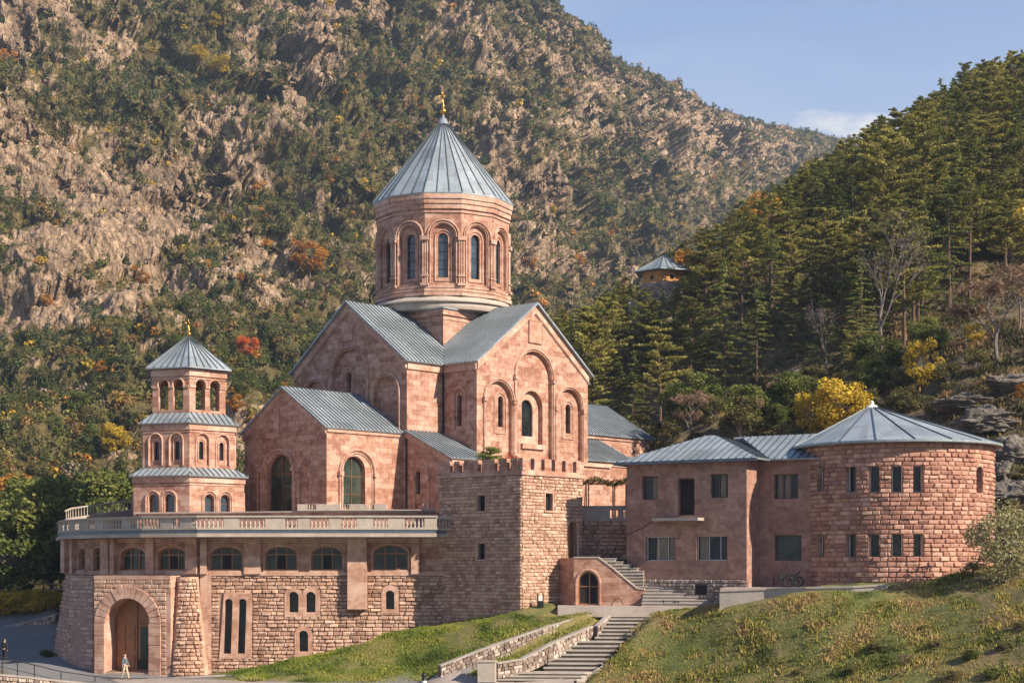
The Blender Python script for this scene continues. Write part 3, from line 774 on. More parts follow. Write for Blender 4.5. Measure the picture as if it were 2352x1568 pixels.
# pilasters of the upper storey
def pil(fr, x0, x1, z0, z1, d=.35, mb=None):
    u0, u1 = fr.hit(x0, 1290)[0], fr.hit(x1, 1290)[0]
    (mb or tr2).obox(fr.P(u0, z0, -.05), fr.P(u1,0,0)-fr.P(u0,0,0), (0,0,z1-z0), fr.P(0,0,d+.05)-fr.P(0,0,0))
pil(s0, 800, 844, 5.25, ZU1-.01, .62); pil(s0, 462, 477, ZU0, ZU1-.01, .4); pil(s0, 562, 600, ZU0, ZU1-.01, .3); pil(s0, 945, 964, ZU0, ZU1-.01, .3)
pil(s1, 432, 458, ZU0, ZU1-.01, .4); pil(s1, 338, 356, ZU0, ZU1-.01, .25); pil(s2, 263, 272, ZU0, ZU1-.01, .45); pil(s3, 243, 260, ZU0, ZU1-.01, .45); pil(s4, 153, 162, ZU0, ZU1-.01, .5); pil(s4, 170, 177, ZU0, ZU1-.01, .4)
# lower storey
def sur(fr, box, mrg, blocks, pts=None, z_extra=(.25,.3)):
    u0,u1,z0,z1 = RC(fr, box); blocks.append((u0-mrg, u1+mrg, z0-z_extra[0], z1+z_extra[1])); return u0,u1,z0,z1
B0 = []
holes = []
for bx_ in ((664,1358,686,1405),(703,1358,725,1405),(687,1447,708,1495),(886,1355,906,1398)):
    u0,u1,z0,z1 = RC(s0, bx_)
    holes.append((arch(u0,u1,z0,z1), .5))
    window(tb, s0, u0,u1,z0,z1, .45, rise=(u1-u0)/2, t=.045, fmat='metal_dark', gmat='glass_green')
su = []
def surround(fr, x0, y0, x1, y1, wins, d=.12, z_ov=None):
    u0,u1,z0,z1 = fr.rect(x0,y0,x1,y1)
    if z_ov is not None: z0 = z_ov
    r_ = (u1-u0)/2 if len(wins) == 1 else .6
    o = arch(u0,u1,z0,z1,r_)
    hs = []
    for w in wins:
        a,b,c,d_ = fr.rect(*w); hs.append(arch(a,b,c,d_))
    panel(tr2, fr, o, hs, d+.0, d); n = len(o)
    tr2.add([fr.P(u, z, -.01) for u, z in o]+[fr.P(u, z, d) for u, z in o], [(i,(i+1)%n,(i+1)%n+n,i+n) for i in range(n)])
    B0.append((u0-.02, u1+.02, z0-.02, z1-.12))
surround(s0, 654, 1346, 694.5, 1416, [(664,1358,686,1405)]); surround(s0, 694.8, 1346, 736, 1416, [(703,1358,725,1405)])
surround(s0, 677, 1436, 718, 1505, [(687,1447,708,1495)]); surround(s0, 876, 1343, 916, 1408, [(886,1355,906,1398)])
# twin tall slits in a smooth tapered panel
u0,u1,z0,z1 = s0.rect(512, 1360, 580, 1512)
sl = [(517,1374,535,1500),(549,1374,567,1500)]
hs = []
for w in sl:
    a,b,c,d = s0.rect(*w); hs.append([(a-.12,c),(b-.12,c)]+[(p,q) for p,q in arch(a,b,c,d)[2:]])
    g = MB(); panel(g, s0, hs[-1], (), 0, -.33); g.build('slit_window', 'glass', tb)
pan = [(u0-.25,z0),(u1-.05,z0),(u1,z1),(u0+.1,z1)]
panel(tr2, s0, pan, hs, .14, .14); n = 4
tr2.add([s0.P(u,z,-.01) for u,z in pan]+[s0.P(u,z,.14) for u,z in pan], [(i,(i+1)%n,(i+1)%n+n,i+n) for i in range(n)])
B0.append((u0-.27, u1+.02, z0, z1)); 
for h in hs: holes.append((h, .35))
a_, b_ = s0.hit(800,1290)[0], s0.hit(844,1290)[0]; B0.append((a_, b_, 5.2, 8))
panel(lo, s0, rectp(0, s0.L, ZG, ZU0), [h for h,d in holes], [d for h,d in holes])
a_, b_ = s0.hit(464,1290)[0], s0.hit(486,1290)[0]
B0.append((-.1, b_, ZG, 8)); slabp(tr2, s0, rectp(.02, b_, ZG, ZU0-.13), -.01, .16)
rustic(rk, s0.P, ZG+.6, ZU0-.14, .27, free_in(0, s0.L, B0), bmp=.115, seed=3, bl=(.32,.8))
for i, fr in enumerate(segs[1:], 1):
    panel(lo, fr, rectp(0, fr.L, ZG, ZU0)); 
    rustic(rk, fr.P, ZG+.6, ZU0-.14, .27, free_in(0, fr.L, []), bmp=.09, seed=10+i)
# portal with the big arched gate
pf = FrPts(xy(216,112.6), xy(392,110.9))
pz1 = 8.6+(1290-1322)/3600*111.8
u0,u1,z0,z1 = pf.rect(241,1373,343,1545); z0 = .72
oa0,oa1,_,oz1 = pf.rect(219,1346,370,1545)
H = arch(u0,u1,z0,z1, (u1-u0)/2*1.0)
panel(tr2, pf, rectp(0, pf.L, ZG, pz1), [H], 1.5)
tr2.obox(pf.P(0,pz1-.25,-2.6), pf.P(pf.L,0,0)-pf.P(0,0,0), (0,0,.27), pf.P(0,0,2.65)-pf.P(0,0,0))
for uu, sg in ((0,-1),(pf.L,1)):
    tr2.poly([pf.P(uu,ZG,0), pf.P(uu,ZG,-3), pf.P(uu,pz1,-3), pf.P(uu,pz1,0)])
# voussoir ring
def vouss(mb, fr, a0, a1, b0, b1, zb, zt_o, zt_i, d, n=15):
    c = (a0+a1)/2; wo = (a1-a0)/2; wi = (b1-b0)/2; zso = zt_o-wo; zsi = zt_i-wi
    for i in range(n):
        t0, t1 = pi*i/n+.012, pi*(i+1)/n-.012
        q = [(c+wi*cos(t0), zsi+wi*sin(t0)),(c+wo*cos(t0), zso+wo*sin(t0)),(c+wo*cos((t0+t1)/2), zso+wo*sin((t0+t1)/2)),(c+wo*cos(t1), zso+wo*sin(t1)),(c+wi*cos(t1), zsi+wi*sin(t1)),(c+wi*cos((t0+t1)/2), zsi+wi*sin((t0+t1)/2))]
        slabp(mb, fr, q, 0, d*(.8+.4*rnd.random()))
    z = zb
    while z < zso-.05:
        h = min(.62, zso-z)
        for p, q in ((a0, b0), (b1, a1)): slabp(mb, fr, rectp(p, q, z+.01, z+h-.01), 0, d*(.8+.4*rnd.random()))
        z += h
vo = MB(); vouss(vo, pf, oa0, oa1, u0, u1, ZG, oz1, z1, .13); vo.build('arch_stones', 'stone_trim', tb)
def fport(z):
    iv = [(0, pf.L)]; c = (oa0+oa1)/2; wo = (oa1-oa0)/2; zso = oz1-wo
    q = wo if z < zso else wo*sqrt(max(0, 1-((z-zso)/wo)**2)) if z < oz1 else 0
    if q <= 0: return iv
    r = []
    if c-q-.03 > .12: r.append((0, c-q-.03))
    if pf.L-(c+q+.03) > .12: r.append((c+q+.03, pf.L-.35))
    return r
rustic(rk, pf.P, ZG+.4, pz1-.27, .3, fport, bmp=.05, seed=77)
gate = window(tb, pf, u0,u1,z0,z1, 1.4, rise=(u1-u0)/2, vs=(.5,), hs=(.63,), t=.13, name='gate', fmat='wood_door', gmat='wood_door')
g = MB(); c = (u0+u1)/2; w = (u1-u0)/2
zt_ = z0+(z1-z0)*.6
panel(g, pf, rectp(c+w*.18, u1-.2, z0+.9, zt_), (), 0, -1.36); g.build('glass_panel', 'glass_green', gate)
g = MB(); slabp(g, pf, rectp(c+.12, u1-.08, z0+.02, z0+.85), -1.4, -1.3); g.build('kick_plate', 'metal_dark', gate)
g = MB()
for zz in (.25, 1.5, 2.5): 
    for k in (0, 1): slabp(g, pf, rectp(u0+.2+k*w*.44, u0+.2+k*w*.44+w*.36, z0+zz, z0+zz+.85), -1.4, -1.33)
g.build('carved_panel', 'wood_door', gate)
# flared left buttress, side pilaster and conical buttress
def frustum_face(mb, core, b0, b1, t0, t1, z0, z1, rh=.3, bl=(.5,1.0), bmp=.09, seed=5, blocks=True):
    """tapered face between bottom edge b0-b1 and top edge t0-t1 (XY)"""
    b0,b1,t0,t1 = map(Vector, (b0,b1,t0,t1)); L = (b1-b0).length
    n = Vector(((b1-b0).y, -(b1-b0).x, 0)).normalized()
    def sf(u, z, d):
        f_ = min(1, max(0, (z-z0)/(z1-z0))); a = b0.lerp(t0, f_); b = b1.lerp(t1, f_); q = a.lerp(b, u/L)
        return Vector((q.x, q.y, z))+n*d
    core.add([sf(0,z0,-.0), sf(L,z0,0), sf(L,z1,0), sf(0,z1,0)], [(0,1,2,3)])
    if blocks: rustic(mb, sf, z0, z1, rh, lambda z: [(0, L)], bl=bl, bmp=bmp, seed=seed)
top = [xy(153,122.8), xy(163,119.6), xy(214,117.0), xy(216,119.5)]
bot = [xy(112,121.5), xy(152,114.6), xy(214,112.6), xy(216,118)]
for i in range(3): frustum_face(rk, lo, bot[i], bot[i+1], top[i], top[i+1], ZG, ZU0-.15, seed=40+i)
cb = MB(); cx_, cy_ = xy(432, 112.1)
def cone_s(u, z, d):
    f_ = min(1, max(0, (z-.2)/(ZU0-.9))); R_ = 1.62*(1-f_)**1.15+.85*(1-(1-f_)**1.15)+d
    if z < .2: R_ = 1.62+(.2-z)*.4+d
    a = u/1.3; return Vector((cx_+R_*sin(a), cy_-R_*cos(a)*.95, z))
n_ = 24
zs_ = [ZG+(ZU0-.2-ZG)*k/14 for k in range(15)]
cb.add([cone_s((-pi/2+pi*i/n_)*1.3, z, 0) for z in zs_ for i in range(n_+1)],
       [(j*(n_+1)+i, j*(n_+1)+i+1, (j+1)*(n_+1)+i+1, (j+1)*(n_+1)+i) for j in range(14) for i in range(n_)])
cb.build('conical_buttress', 'stone_trim', tb)
rustic(rk, cone_s, ZG, ZU0-.3, .27, lambda z: [(-.65, 1.35)], bl=(.25,.55), bmp=.15, seed=55)
# hidden body behind
body = MB()
q = [WP[0], WP[1], WP[2], WP[3], WP[4], WP[5]]
bk = [xy(150,138), xy(300,142), (2, 140), (3, 120), (1.0,113.5)]
lp = [Vector((x, y, 0)) for x, y in q]+[Vector((x, y, 0)) for x, y in bk[::-1]]
ins = [Vector(((p.x+18)*.985-18, p.y+.35, 0)) for p in lp]
body.prism([Vector((p.x, p.y, ZU1+.0)) for p in ins], (0,0,-.2)); body.build('floor_slab', 'concrete', tb)
for i, (p, q2) in enumerate(zip(bk[:-2], bk[1:-1])): panel(lo, FrPts(q2, p), rectp(0, (Vector(p)-Vector(q2)).length, ZG, 10.3))
fr = FrPts(xy(150,138), WP[5]); panel(lo, fr, rectp(0, fr.L, ZG, 10.3))
up.build('upper_wall', 'stone', tb); lo.build('lower_wall', 'mortar_pale', tb); tr2.build('smooth_stonework', 'stone_trim', tb); rk.build('rusticated_blocks', 'rustic', tb)
# ---------------------------------------------------------------- terrace deck
OX = [(1003,109.9),(452,109.9),(322,111.8),(243,114.2),(182,117.6),(136,122.0),(128,131.0)]
OP = [xy(*p) for p in OX]
deck = thing('terrace', 'wide concrete terrace deck jutting out over the arched windows', 'terrace', (-18, 116, 10.4))
inner = [xy(150,139), xy(420,146), (4,146), (4,118), xy(1057,113.6), xy(1055,111.6), xy(1003,111.6)]
dk = MB(); P_ = [Vector((x,y,10.36)) for x,y in OP]+[Vector((x,y,10.36)) for x,y in inner]
dk.prism(P_, (0,0,.26)); dk.build('slab', 'limestone', deck)
cen = Vector((-15, 130)); fl_ = MB()
P2 = [Vector((cen.x+(p.x-cen.x)*.996, cen.y+(p.y-cen.y)*.994, 10.625)) for p in P_]
fl_.prism(P2, (0,0,.2)); fl_.build('fascia', 'flashing', deck)
P3 = [Vector((cen.x+(p.x-cen.x)*.99, cen.y+(p.y-cen.y)*.985, 10.828)) for p in P_]
pv = MB(); pv.prism(P3, (0,0,.04)); pv.build('paving', 'pave', deck)
# lower front balustrade
bal_me = None
def baluster(parent, p, h, r=.085, slim=False, mat='limestone'):
    global bal_me
    key = 's' if slim else 'f'
    if bal_me is None: bal_me = {}
    k = (key, mat, round(h,2))
    if k not in bal_me:
        mb = MB(); pr = [(1.0,0),(1.0,.1),(.55,.14),(.9,.28),(1.05,.4),(.6,.66),(.45,.8),(.85,.88),(.95,.92),(.95,1)] if not slim else [(1,0),(1,.06),(.6,.1),(.8,.4),(.5,.8),(1,.94),(1,1)]
        mb.lathe(0,0,[(r*a,h*b) for a,b in pr], 8); o = mb.build('baluster', mat, None, True); bal_me[k] = o.data; COL.objects.unlink(o); bpy.data.objects.remove(o)
    o = bpy.data.objects.new('baluster', bal_me[k]); COL.objects.link(o); o.parent = parent
    off = Vector((0,0,0)); q = parent
    while q is not None: off += q.location; q = q.parent
    o.location = Vector(p)-off; return o
bl_t = thing('balustrade', 'long grey stone balustrade running along the edge of the terrace', 'balustrade', (-18, 112, 10.87))
def offpoly(P, d):
    out = []
    for i, p in enumerate(P):
        p = Vector(p); a = Vector(P[max(0,i-1)]); b = Vector(P[min(len(P)-1,i+1)]); t = (b-a).normalized(); out.append(p+Vector((t.y,-t.x))*d*(-1))
    return out
BP = offpoly(OP, -.28)
BP = [Vector((p.x, p.y+.28)) if i < 2 else Vector((p.x+.2, p.y+.25)) for i, p in enumerate([Vector(q) for q in OP])]
railm = MB()
def panbox(fr, u0, u1, par, z0=11.02, h=.64, d=.1):
    m = MB(); m.obox(fr.P(u0,z0,-d), fr.P(u1-u0,0,0)-fr.P(0,0,0), (0,0,h), fr.P(0,0,2*d)-fr.P(0,0,0)); m.build('panel', 'limestone', par)
grp = [(143,150),(154,160),(172,184),(205,221),(240,283),(303,370),(398,415),(443,515),(550,610),(655,685),(711,757),(783,821),(857,892),(930,975)]
for i in range(len(BP)-1):
    fr = FrPts(BP[i+1], BP[i]); L = fr.L
    for z0, z1, d in ((10.87,11.02,.14),(11.66,11.74,.12),(11.74,11.86,.19)):
        railm.obox(fr.P(-.05,z0,-d), fr.P(L+.1,0,0)-fr.P(0,0,0), (0,0,z1-z0), fr.P(0,0,2*d)-fr.P(0,0,0))
    if i == len(BP)-2: panbox(fr, 0, L, bl_t); continue
    x0 = CX+F*fr.P(0,0).x/fr.P(0,0).y; x1 = CX+F*fr.P(L,0).x/fr.P(L,0).y
    cur = 0.0
    for a, b in grp:
        a_, b_ = max(a, x0), min(b, x1)
        if b_-a_ < 5: continue
        ua, ub = fr.hit(a_, 1200)[0], fr.hit(b_, 1200)[0]
        if ua-cur > .02: panbox(fr, cur, ua, bl_t)
        n = max(2, int(round((ub-ua)/.3)))
        for j in range(n): baluster(bl_t, fr.P(ua+(ub-ua)*(j+.5)/n, 11.02), .64)
        cur = ub
    if L-cur > .02: panbox(fr, cur, L, bl_t)
railm.build('rail', 'limestone', bl_t)
# short return piece at the square tower
rb2 = thing('balustrade', 'short shaded piece of balustrade between the terrace corner and the square tower', 'balustrade', (xy(1030,111.3)[0], 111.3, 10.87))
fr = FrPts(xy(1006,111.5), xy(1053,111.5)); r_ = MB()
for z0, z1, d in ((10.87,11.0,.1),(11.66,11.82,.15)): r_.obox(fr.P(0,z0,-d), fr.P(fr.L,0,0)-fr.P(0,0,0), (0,0,z1-z0), fr.P(0,0,2*d)-fr.P(0,0,0))
r_.build('rail', 'limestone', rb2)
for j in range(6): baluster(rb2, fr.P(.12+j*.23, 11.0), .66, .07)
# raised platform carrying church and bell tower, with its own stone parapet
pt_ = thing('platform', 'raised pink stone platform under the bell tower and the church porch', 'platform', (-14, 122, 10.87))
pm = MB(); ring = [xy(312,121.5), xy(560,119.6), xy(684,118.2), xy(1002,117.6), (3.6,118.0), (3.8,145.5), xy(420,145.5), xy(300,138)]
pm.prism([Vector((x,y,10.88)) for x,y in ring], (0,0,1.45)); pm.build('wall', 'stone', pt_)
cp = MB()
for a, b in zip(ring[:4], ring[1:4]): 
    fr = FrPts(a, b); cp.obox(fr.P(-.05,12.33,-.6), fr.P(fr.L+.1,0,0)-fr.P(0,0,0), (0,0,.12), fr.P(0,0,.75)-fr.P(0,0,0))
cp.build('coping', 'white_stone' if 'white_stone' in M else 'limestone', pt_)
pv = MB(); cc_ = Vector((-12,130)); pv.prism([Vector((cc_.x+(x-cc_.x)*.985, cc_.y+(y-cc_.y)*.96, 12.335)) for x,y in ring], (0,0,.06)); pv.build('paving', 'pave', pt_)
ub = thing('balustrade', 'pale stone parapet of blocks and small balusters before the church porch', 'balustrade', (xy(840,117.9)[0], 117.9, 12.45))
fr = FrPts(xy(684,118.0), xy(1000,117.4)); r_, p_ = MB(), MB(); X = lambda px: fr.hit(px, 1180)[0]
r_.obox(fr.P(0,12.452,-.13), fr.P(fr.L,0,0)-fr.P(0,0,0), (0,0,.08), fr.P(0,0,.26)-fr.P(0,0,0)); r_.build('rail', 'limestone', ub)
for a, b in ((684,706),(727,781),(803,843),(860,888)): panbox(fr, X(a), X(b), ub, 12.53, .42, .12)
for a, b in ((707,726),(782,802),(844,859),(968,996)):
    for j in range(3 if b-a < 25 else 4): baluster(ub, fr.P(X(a)+(X(b)-X(a))*(j+.5)/(3 if b-a < 25 else 4), 12.53), .42, .06, mat='limestone')
# curved parapet at the left back of the terrace
cr_ = thing('balustrade', 'curved slender railing rising at the far left end of the terrace', 'balustrade', (xy(220,128)[0], 128, 10.9))
path = [(150,124.5,11.9),(164,126,12.15),(190,128,12.35),(225,130,12.6),(265,132,12.85),(306,134,13.1)]
cw, cr2 = MB(), MB()
for (x0,Y0,z0),(x1,Y1,z1) in zip(path, path[1:]):
    a, b = Vector((*xy(x0,Y0),0)), Vector((*xy(x1,Y1),0)); t = (b-a); nn = Vector((t.y,-t.x,0)).normalized()*.22
    cw.add([a-nn+Vector((0,0,10.9)), b-nn+Vector((0,0,10.9)), b-nn+Vector((0,0,z1)), a-nn+Vector((0,0,z0)), a+nn+Vector((0,0,10.9)), b+nn+Vector((0,0,10.9)), b+nn+Vector((0,0,z1)), a+nn+Vector((0,0,z0))],
           [(0,1,2,3),(4,5,6,7),(3,2,6,7),(0,3,7,4),(1,2,6,5)])
    cr2.tube([a+Vector((0,0,z0+.75)), b+Vector((0,0,z1+.75))], .07, 6)
    n = max(2, int(t.length/.42))
    for j in range(n):
        f_ = (j+.5)/n; baluster(cr_, a.lerp(b, f_)+Vector((0,0,z0+(z1-z0)*f_)), .75, .06, True)
cw.build('wall', 'limestone', cr_); cr2.build('rail', 'limestone', cr_)
# ================================================================ SQUARE CRENELLATED TOWER
ct = thing('square_tower', 'square rough stone tower with a crenellated top in front of the church', 'tower', (.71, 107, 4))
A0 = Vector((.667, 107.0)); dL = Vector((-sin(radians(48)), cos(radians(48)))); dR = Vector((sin(radians(42)), cos(radians(42))))
LL, LR = 7.9, 6.5
fl = FrPts(A0+dL*LL, A0); frr = FrPts(A0, A0+dR*LR)
zc0, zc1, zt1 = 14.55, 14.8, 15.72
core, rk2, tr3, tr4 = MB(), MB(), MB(), MB()
w1 = fl.rect(1098,1132,1115,1173); w2 = fl.rect(1098,1243,1115,1284); w3 = frr.rect(1252,1127,1268,1172); dd = frr.rect(1304,1196,1325,1279)
def tow_win(fr, w, t=.05): window(ct, fr, w[0],w[1],w[2],w[3], .3, rise=(w[1]-w[0])/2, hs=(.6,), t=t, fmat='metal_dark')
for fr, w in ((fl,w1),(fl,w2),(frr,w3)): tow_win(fr, w)
window(ct, frr, dd[0],dd[1],dd[2],dd[3], .45, rise=(dd[1]-dd[0])/2, t=.08, name='door', fmat='wood', gmat='wood_door')
A = lambda w: arch(*w)
panel(core, fl, rectp(0,LL,0,zc0), [A(w1),A(w2)], .45); panel(core, frr, rectp(0,LR,0,zc0), [A(w3),A(dd)], .5)
fb1 = FrPts(A0+dR*LR, A0+dR*LR+dL*LL); panel(core, fb1, rectp(0,LL,0,zc0)); fb2 = FrPts(A0+dR*LR+dL*LL, A0+dL*LL); panel(core, fb2, rectp(0,LR,0,zc0))
def blk(w, m=.16): return [(w[0]-m, w[1]+m, w[2]-.12, w[3]-(w[1]-w[0])*.25+.1)]
for fr, w in ((fl,w1),(fl,w2),(frr,w3),(frr,dd)):
    tr3 = MB(); mould(tr3, fr, archpath(w[0]-.09,w[1]+.09,w[2],w[3]+.09), .17, .1)
    tr3.obox(fr.P(w[0]-.16,w[2]-.12,-.02), fr.P(w[1]-w[0]+.32,0,0)-fr.P(0,0,0), (0,0,.11), fr.P(0,0,.14)-fr.P(0,0,0)); tr3.build('window_surround', 'stone_trim', ct)
rustic(rk2, fl.P, 2.2, zc0-.02, .235, free_in(0,LL,blk(w1)+blk(w2)), bl=(.3,.62), bmp=.075, seed=61)
rustic(rk2, frr.P, 2.2, zc0-.02, .235, free_in(0,LR,blk(w3)+blk(dd)), bl=(.3,.62), bmp=.085, seed=62)
for fr, L in ((fl,LL),(frr,LR),(fb1,LL),(fb2,LR)):
    slabp(tr4, fr, rectp(-.18, L+.18, zc0, zc1), -.05, .17); slabp(tr4, fr, rectp(-.08, L+.08, zc1, zc1+.12), -.3, .08)
def merl(fr, spans):
    for a, b in spans:
        m = MB(); m.obox(fr.P(a, zc1+.12, -.3), fr.P(b-a,0,0)-fr.P(0,0,0), (0,0,zt1-zc1-.12), fr.P(0,0,.38)-fr.P(0,0,0)); m.build('merlon', 'stone', ct)
n = 6
def spans(L, gaps, gw): 
    out = []; st = 0.0
    for g in gaps: out.append((st, g-gw/2)); st = g+gw/2
    out.append((st, L)); return out
merl(frr, spans(LR+.08, [frr.hit(x,1075)[0] for x in (1221,1245,1269,1293,1318)], .38))
merl(fl, spans(LL-.31, [fl.hit(x,1075)[0] for x in (1040,1062,1105,1143,1171)], .42))
for fr, L in ((fb1,LL),(fb2,LR)): merl(fr, spans(L-.0, [L*(k+1)/6 for k in range(5)], .4))
rf_ = MB(); rf_.prism([Vector((*q,zc0-.1)) for q in (A0, A0+dR*LR, A0+dR*LR+dL*LL, A0+dL*LL)], (0,0,.25)); rf_.build('roof_deck', 'limestone', ct)
core.build('wall', 'mortar_pale', ct); rk2.build('rusticated_blocks', 'rustic', ct); tr4.build('cornice', 'stone_trim', ct)
# ================================================================ GUEST HOUSE (dormitory) + ROUND TOWER
D1 = Vector(xy(1715,104.0)); dn = Vector((-cos(radians(31)), sin(radians(31)))); dbk = Vector((sin(radians(31)), cos(radians(31))))
DL = 8.9
dh = thing('guest_house', 'plain two-storey pink stone house with a low grey hipped roof', 'house', (D1.x, D1.y, 6.5))
df = FrPts(D1+dn*DL, D1); side = FrPts(D1, D1+dbk*2.3); R1 = D1+dbk*2.3; rec = FrPts(R1, R1-dn*5.2)
dw, dt = MB(), MB(); ZF, ZT = 7.45, 15.45
hs = []
def dwin(fr, box, vs=(), hs_=(), dep=.32, gm='glass', fm='wood', name='window', t=.06, cur=()):
    u0,u1,z0,z1 = fr.rect(*box); wo_ = window(dh, fr, u0,u1,z0,z1, dep-.04, vs=vs, hs=hs_, t=t, fmat=fm, gmat=gm, name=name)
    for a_, b_ in cur:
        g = MB(); n_c = 6; P_c = [(u0+(u1-u0)*(a_+(b_-a_)*i/n_c), -dep+.045+(.012 if i % 2 else 0)) for i in range(n_c+1)]
        g.add([fr.P(u,z0+.07,d) for u,d in P_c]+[fr.P(u+(.05 if i < 3 else 0),z1-.07,d) for i,(u,d) in enumerate(P_c)], [(i,i+1,i+8,i+7) for i in range(n_c)]); g.build('curtain', 'curtain', wo_)
    return rectp(u0,u1,z0,z1)
hs.append(dwin(df, (1475,1093,1512,1147), (.5,), cur=((.55,.9),))); hs.append(dwin(df, (1557,1098,1595,1183), (), (), name='balcony_door', dep=.4, gm='dark'))
hs.append(dwin(df, (1632,1088,1672,1143), (.45,), cur=((.5,.8),))); hs.append(dwin(df, (1484,1232,1551,1287), (.38,.72), fm='white', t=.04, cur=((.3,.7),(.76,.95)))); hs.append(dwin(df, (1600,1230,1670,1286), (.38,.75), fm='white', t=.04, cur=((.06,.35),)))
panel(dw, df, rectp(0,DL,ZF,ZT), hs, .38)
panel(dw, side, rectp(0,2.3,5,ZT))
hs = [dwin(rec, (1778,1088,1833,1145), (.35,.7), cur=((.1,.3),(.4,.62))), dwin(rec, (1779,1228,1841,1287), (), gm='glass_green')]
panel(dw, rec, rectp(0,5.2,5,ZT), hs, .38)
lf = FrPts(D1+dn*DL+dbk*8.5, D1+dn*DL); panel(dw, lf, rectp(0,8.5,5,ZT)); bf = FrPts(D1+dbk*8.5-dn*8, D1+dn*DL+dbk*8.5); panel(dw, bf, rectp(0,DL+8,5,ZT))
rub = MB(); 
rmb = MB(); slabp(rmb, df, rectp(-.0,DL,4.5,ZF), -.3, -.02); rmb.build('plinth_core', 'rubble_mortar', dh)
u0,u1,z0,z1 = df.rect(1598,1343,1622,1365); vm = MB(); slabp(vm, df, rectp(u0,u1,z0,z1), -.1, .012); vm.build('cellar_vent', 'dark', dh)
rustic(rub, lambda u,z,d: df.P(u,z,d-.02), 4.6, ZF-.02, .2, free_in(0,DL,[(u0-.05,u1+.05,z0-.05,z1+.05)]), bl=(.15,.42), bmp=.06, seed=71, tvar=1.0)
rub.build('rubble_plinth', 'rubble', dh)
b = MB(); u0,u1,z0,z1 = df.rect(1512,1186,1617,1196); b.obox(df.P(u0,z0,-.05), df.P(u1-u0,0,0)-df.P(0,0,0), (0,0,.2), df.P(0,0,1.05)-df.P(0,0,0)); b.build('balcony_slab', 'concrete', dh)
cb_ = MB(); p0, p1 = df.hit(1440,1228), df.hit(1512,1188); cb_.tube([df.P(p0[0],p0[1],.04), df.P((p0[0]+p1[0])/2,(p0[1]+p1[1])/2-.12,.04), df.P(p1[0],p1[1],.04)], .022, 4)
cb_.build('cable', 'metal_dark', dh)
dw.build('wall', 'dorm', dh)
# hipped roofs
rf, sm = MB(), MB(); ov = .65; ze, zr = ZT+.02, 17.45
def dp_(a, b, z): q = D1+dn*a+dbk*b; return Vector((q.x, q.y, z))
c = [dp_(-ov-.35,-ov,ze), dp_(DL+ov,-ov,ze), dp_(DL+ov,8.5,ze), dp_(-ov-.35,8.5,ze)]
g1, g2 = dp_(4.1,4.2,zr), dp_(4.9,4.2,zr)
roofplane(rf, sm, [c[0],c[1],g2,g1], g1-dp_(4.1,-ov,ze), .55, .12); roofplane(rf, sm, [c[1],c[2],g2], g2-dp_(DL+ov,4.2,ze), .55, .12)
roofplane(rf, sm, [c[2],c[3],g1,g2], g2-dp_(4.1,8.5,ze), .55, .12); roofplane(rf, sm, [c[3],c[0],g1], g1-dp_(-ov-.35,4.2,ze), .55, .12)
q1, q2 = dp_(3.4,2.3-ov,ze), dp_(-5.6,2.3-ov,ze); h1, h2 = dp_(3.4,2.3+3.6,zr-.05), dp_(-5.6,2.3+3.6,zr-.05)
roofplane(rf, sm, [dp_(-1.0,2.3-ov,ze+.01),q2,h2,dp_(2.8,2.3+3.6,zr-.05)], h2-q2, .55, .12)
roofplane(rf, sm, [dp_(3.4,10.2,ze),dp_(-5.6,10.2,ze),h2,h1], h2-dp_(-5.6,10.2,ze), .55, .12)
o = rf.build('roof', 'roof', dh); sm.build('standing_seams', 'roof_seam', o)
gt = MB()
for i in range(2): 
    a, b2 = c[i], c[i+1]; fr = FrPts(b2.xy, a.xy); gt.obox(fr.P(0,ze-.2,.0), fr.P(fr.L,0,0)-fr.P(0,0,0), (0,0,.14), fr.P(0,0,.1)-fr.P(0,0,0))
gt.build('gutter', 'flashing', dh)
# --- round tower
RT = Vector(xy(2057,106.0)); RR = 6.33
rt = thing('round_tower', 'big round red stone tower with tall narrow windows and a wide conical roof', 'tower', (RT.x, RT.y, 7))
va = atan2(RT.x, RT.y)        # azimuth of the view ray
def cyl(u, z, d=0): a = u/RR; return Vector((RT.x+(RR+d)*sin(a), RT.y-(RR+d)*cos(a), z))
def px2u(px):     # arc coordinate of a pixel column on the near side
    rx = (px-CX)/F; A_ = rx*rx+1; B_ = -2*(rx*RT.x+RT.y); C_ = RT.x**2+RT.y**2-RR**2; D_ = max(0, B_*B_-4*A_*C_)
    t = (-B_-sqrt(D_))/(2*A_); x, y = rx*t, t
    return atan2(x-RT.x, -(y-RT.y))*RR, t
Z0r, Z1r = 5.5, 16.35
cw_, rkr, trr = MB(), MB(), MB(); blocks = []; cuts = []
upx = [(1845,1859),(1878,1895),(1945,1966),(1996,2020),(2049,2072),(2099,2120),(2243,2254)]
for i, (a, b) in enumerate(upx):
    for row in (0, 1):
        if i == 6 and row == 1: continue
        ya, yb = ((1069,1130),(1225,1281))[row]
        ua, t0_ = px2u(a); ub, t1_ = px2u(b); t = (t0_+t1_)/2
        z1 = CZ+(HY-ya)/F*t; z0 = CZ+(HY-yb)/F*t
        w = ub-ua; 
        if i in (0,): ua, ub = (ua+ub)/2-.38, (ua+ub)/2+.38
        if i == 1: ua, ub = (ua+ub)/2-.36, (ua+ub)/2+.36
        if i == 6: ua, ub = (ua+ub)/2-.33, (ua+ub)/2+.33
        cuts.append((ua,ub,z0,z1,i==6))
blocks = [(a-.03,b+.03,c,d) for a,b,c,d,_ in cuts]
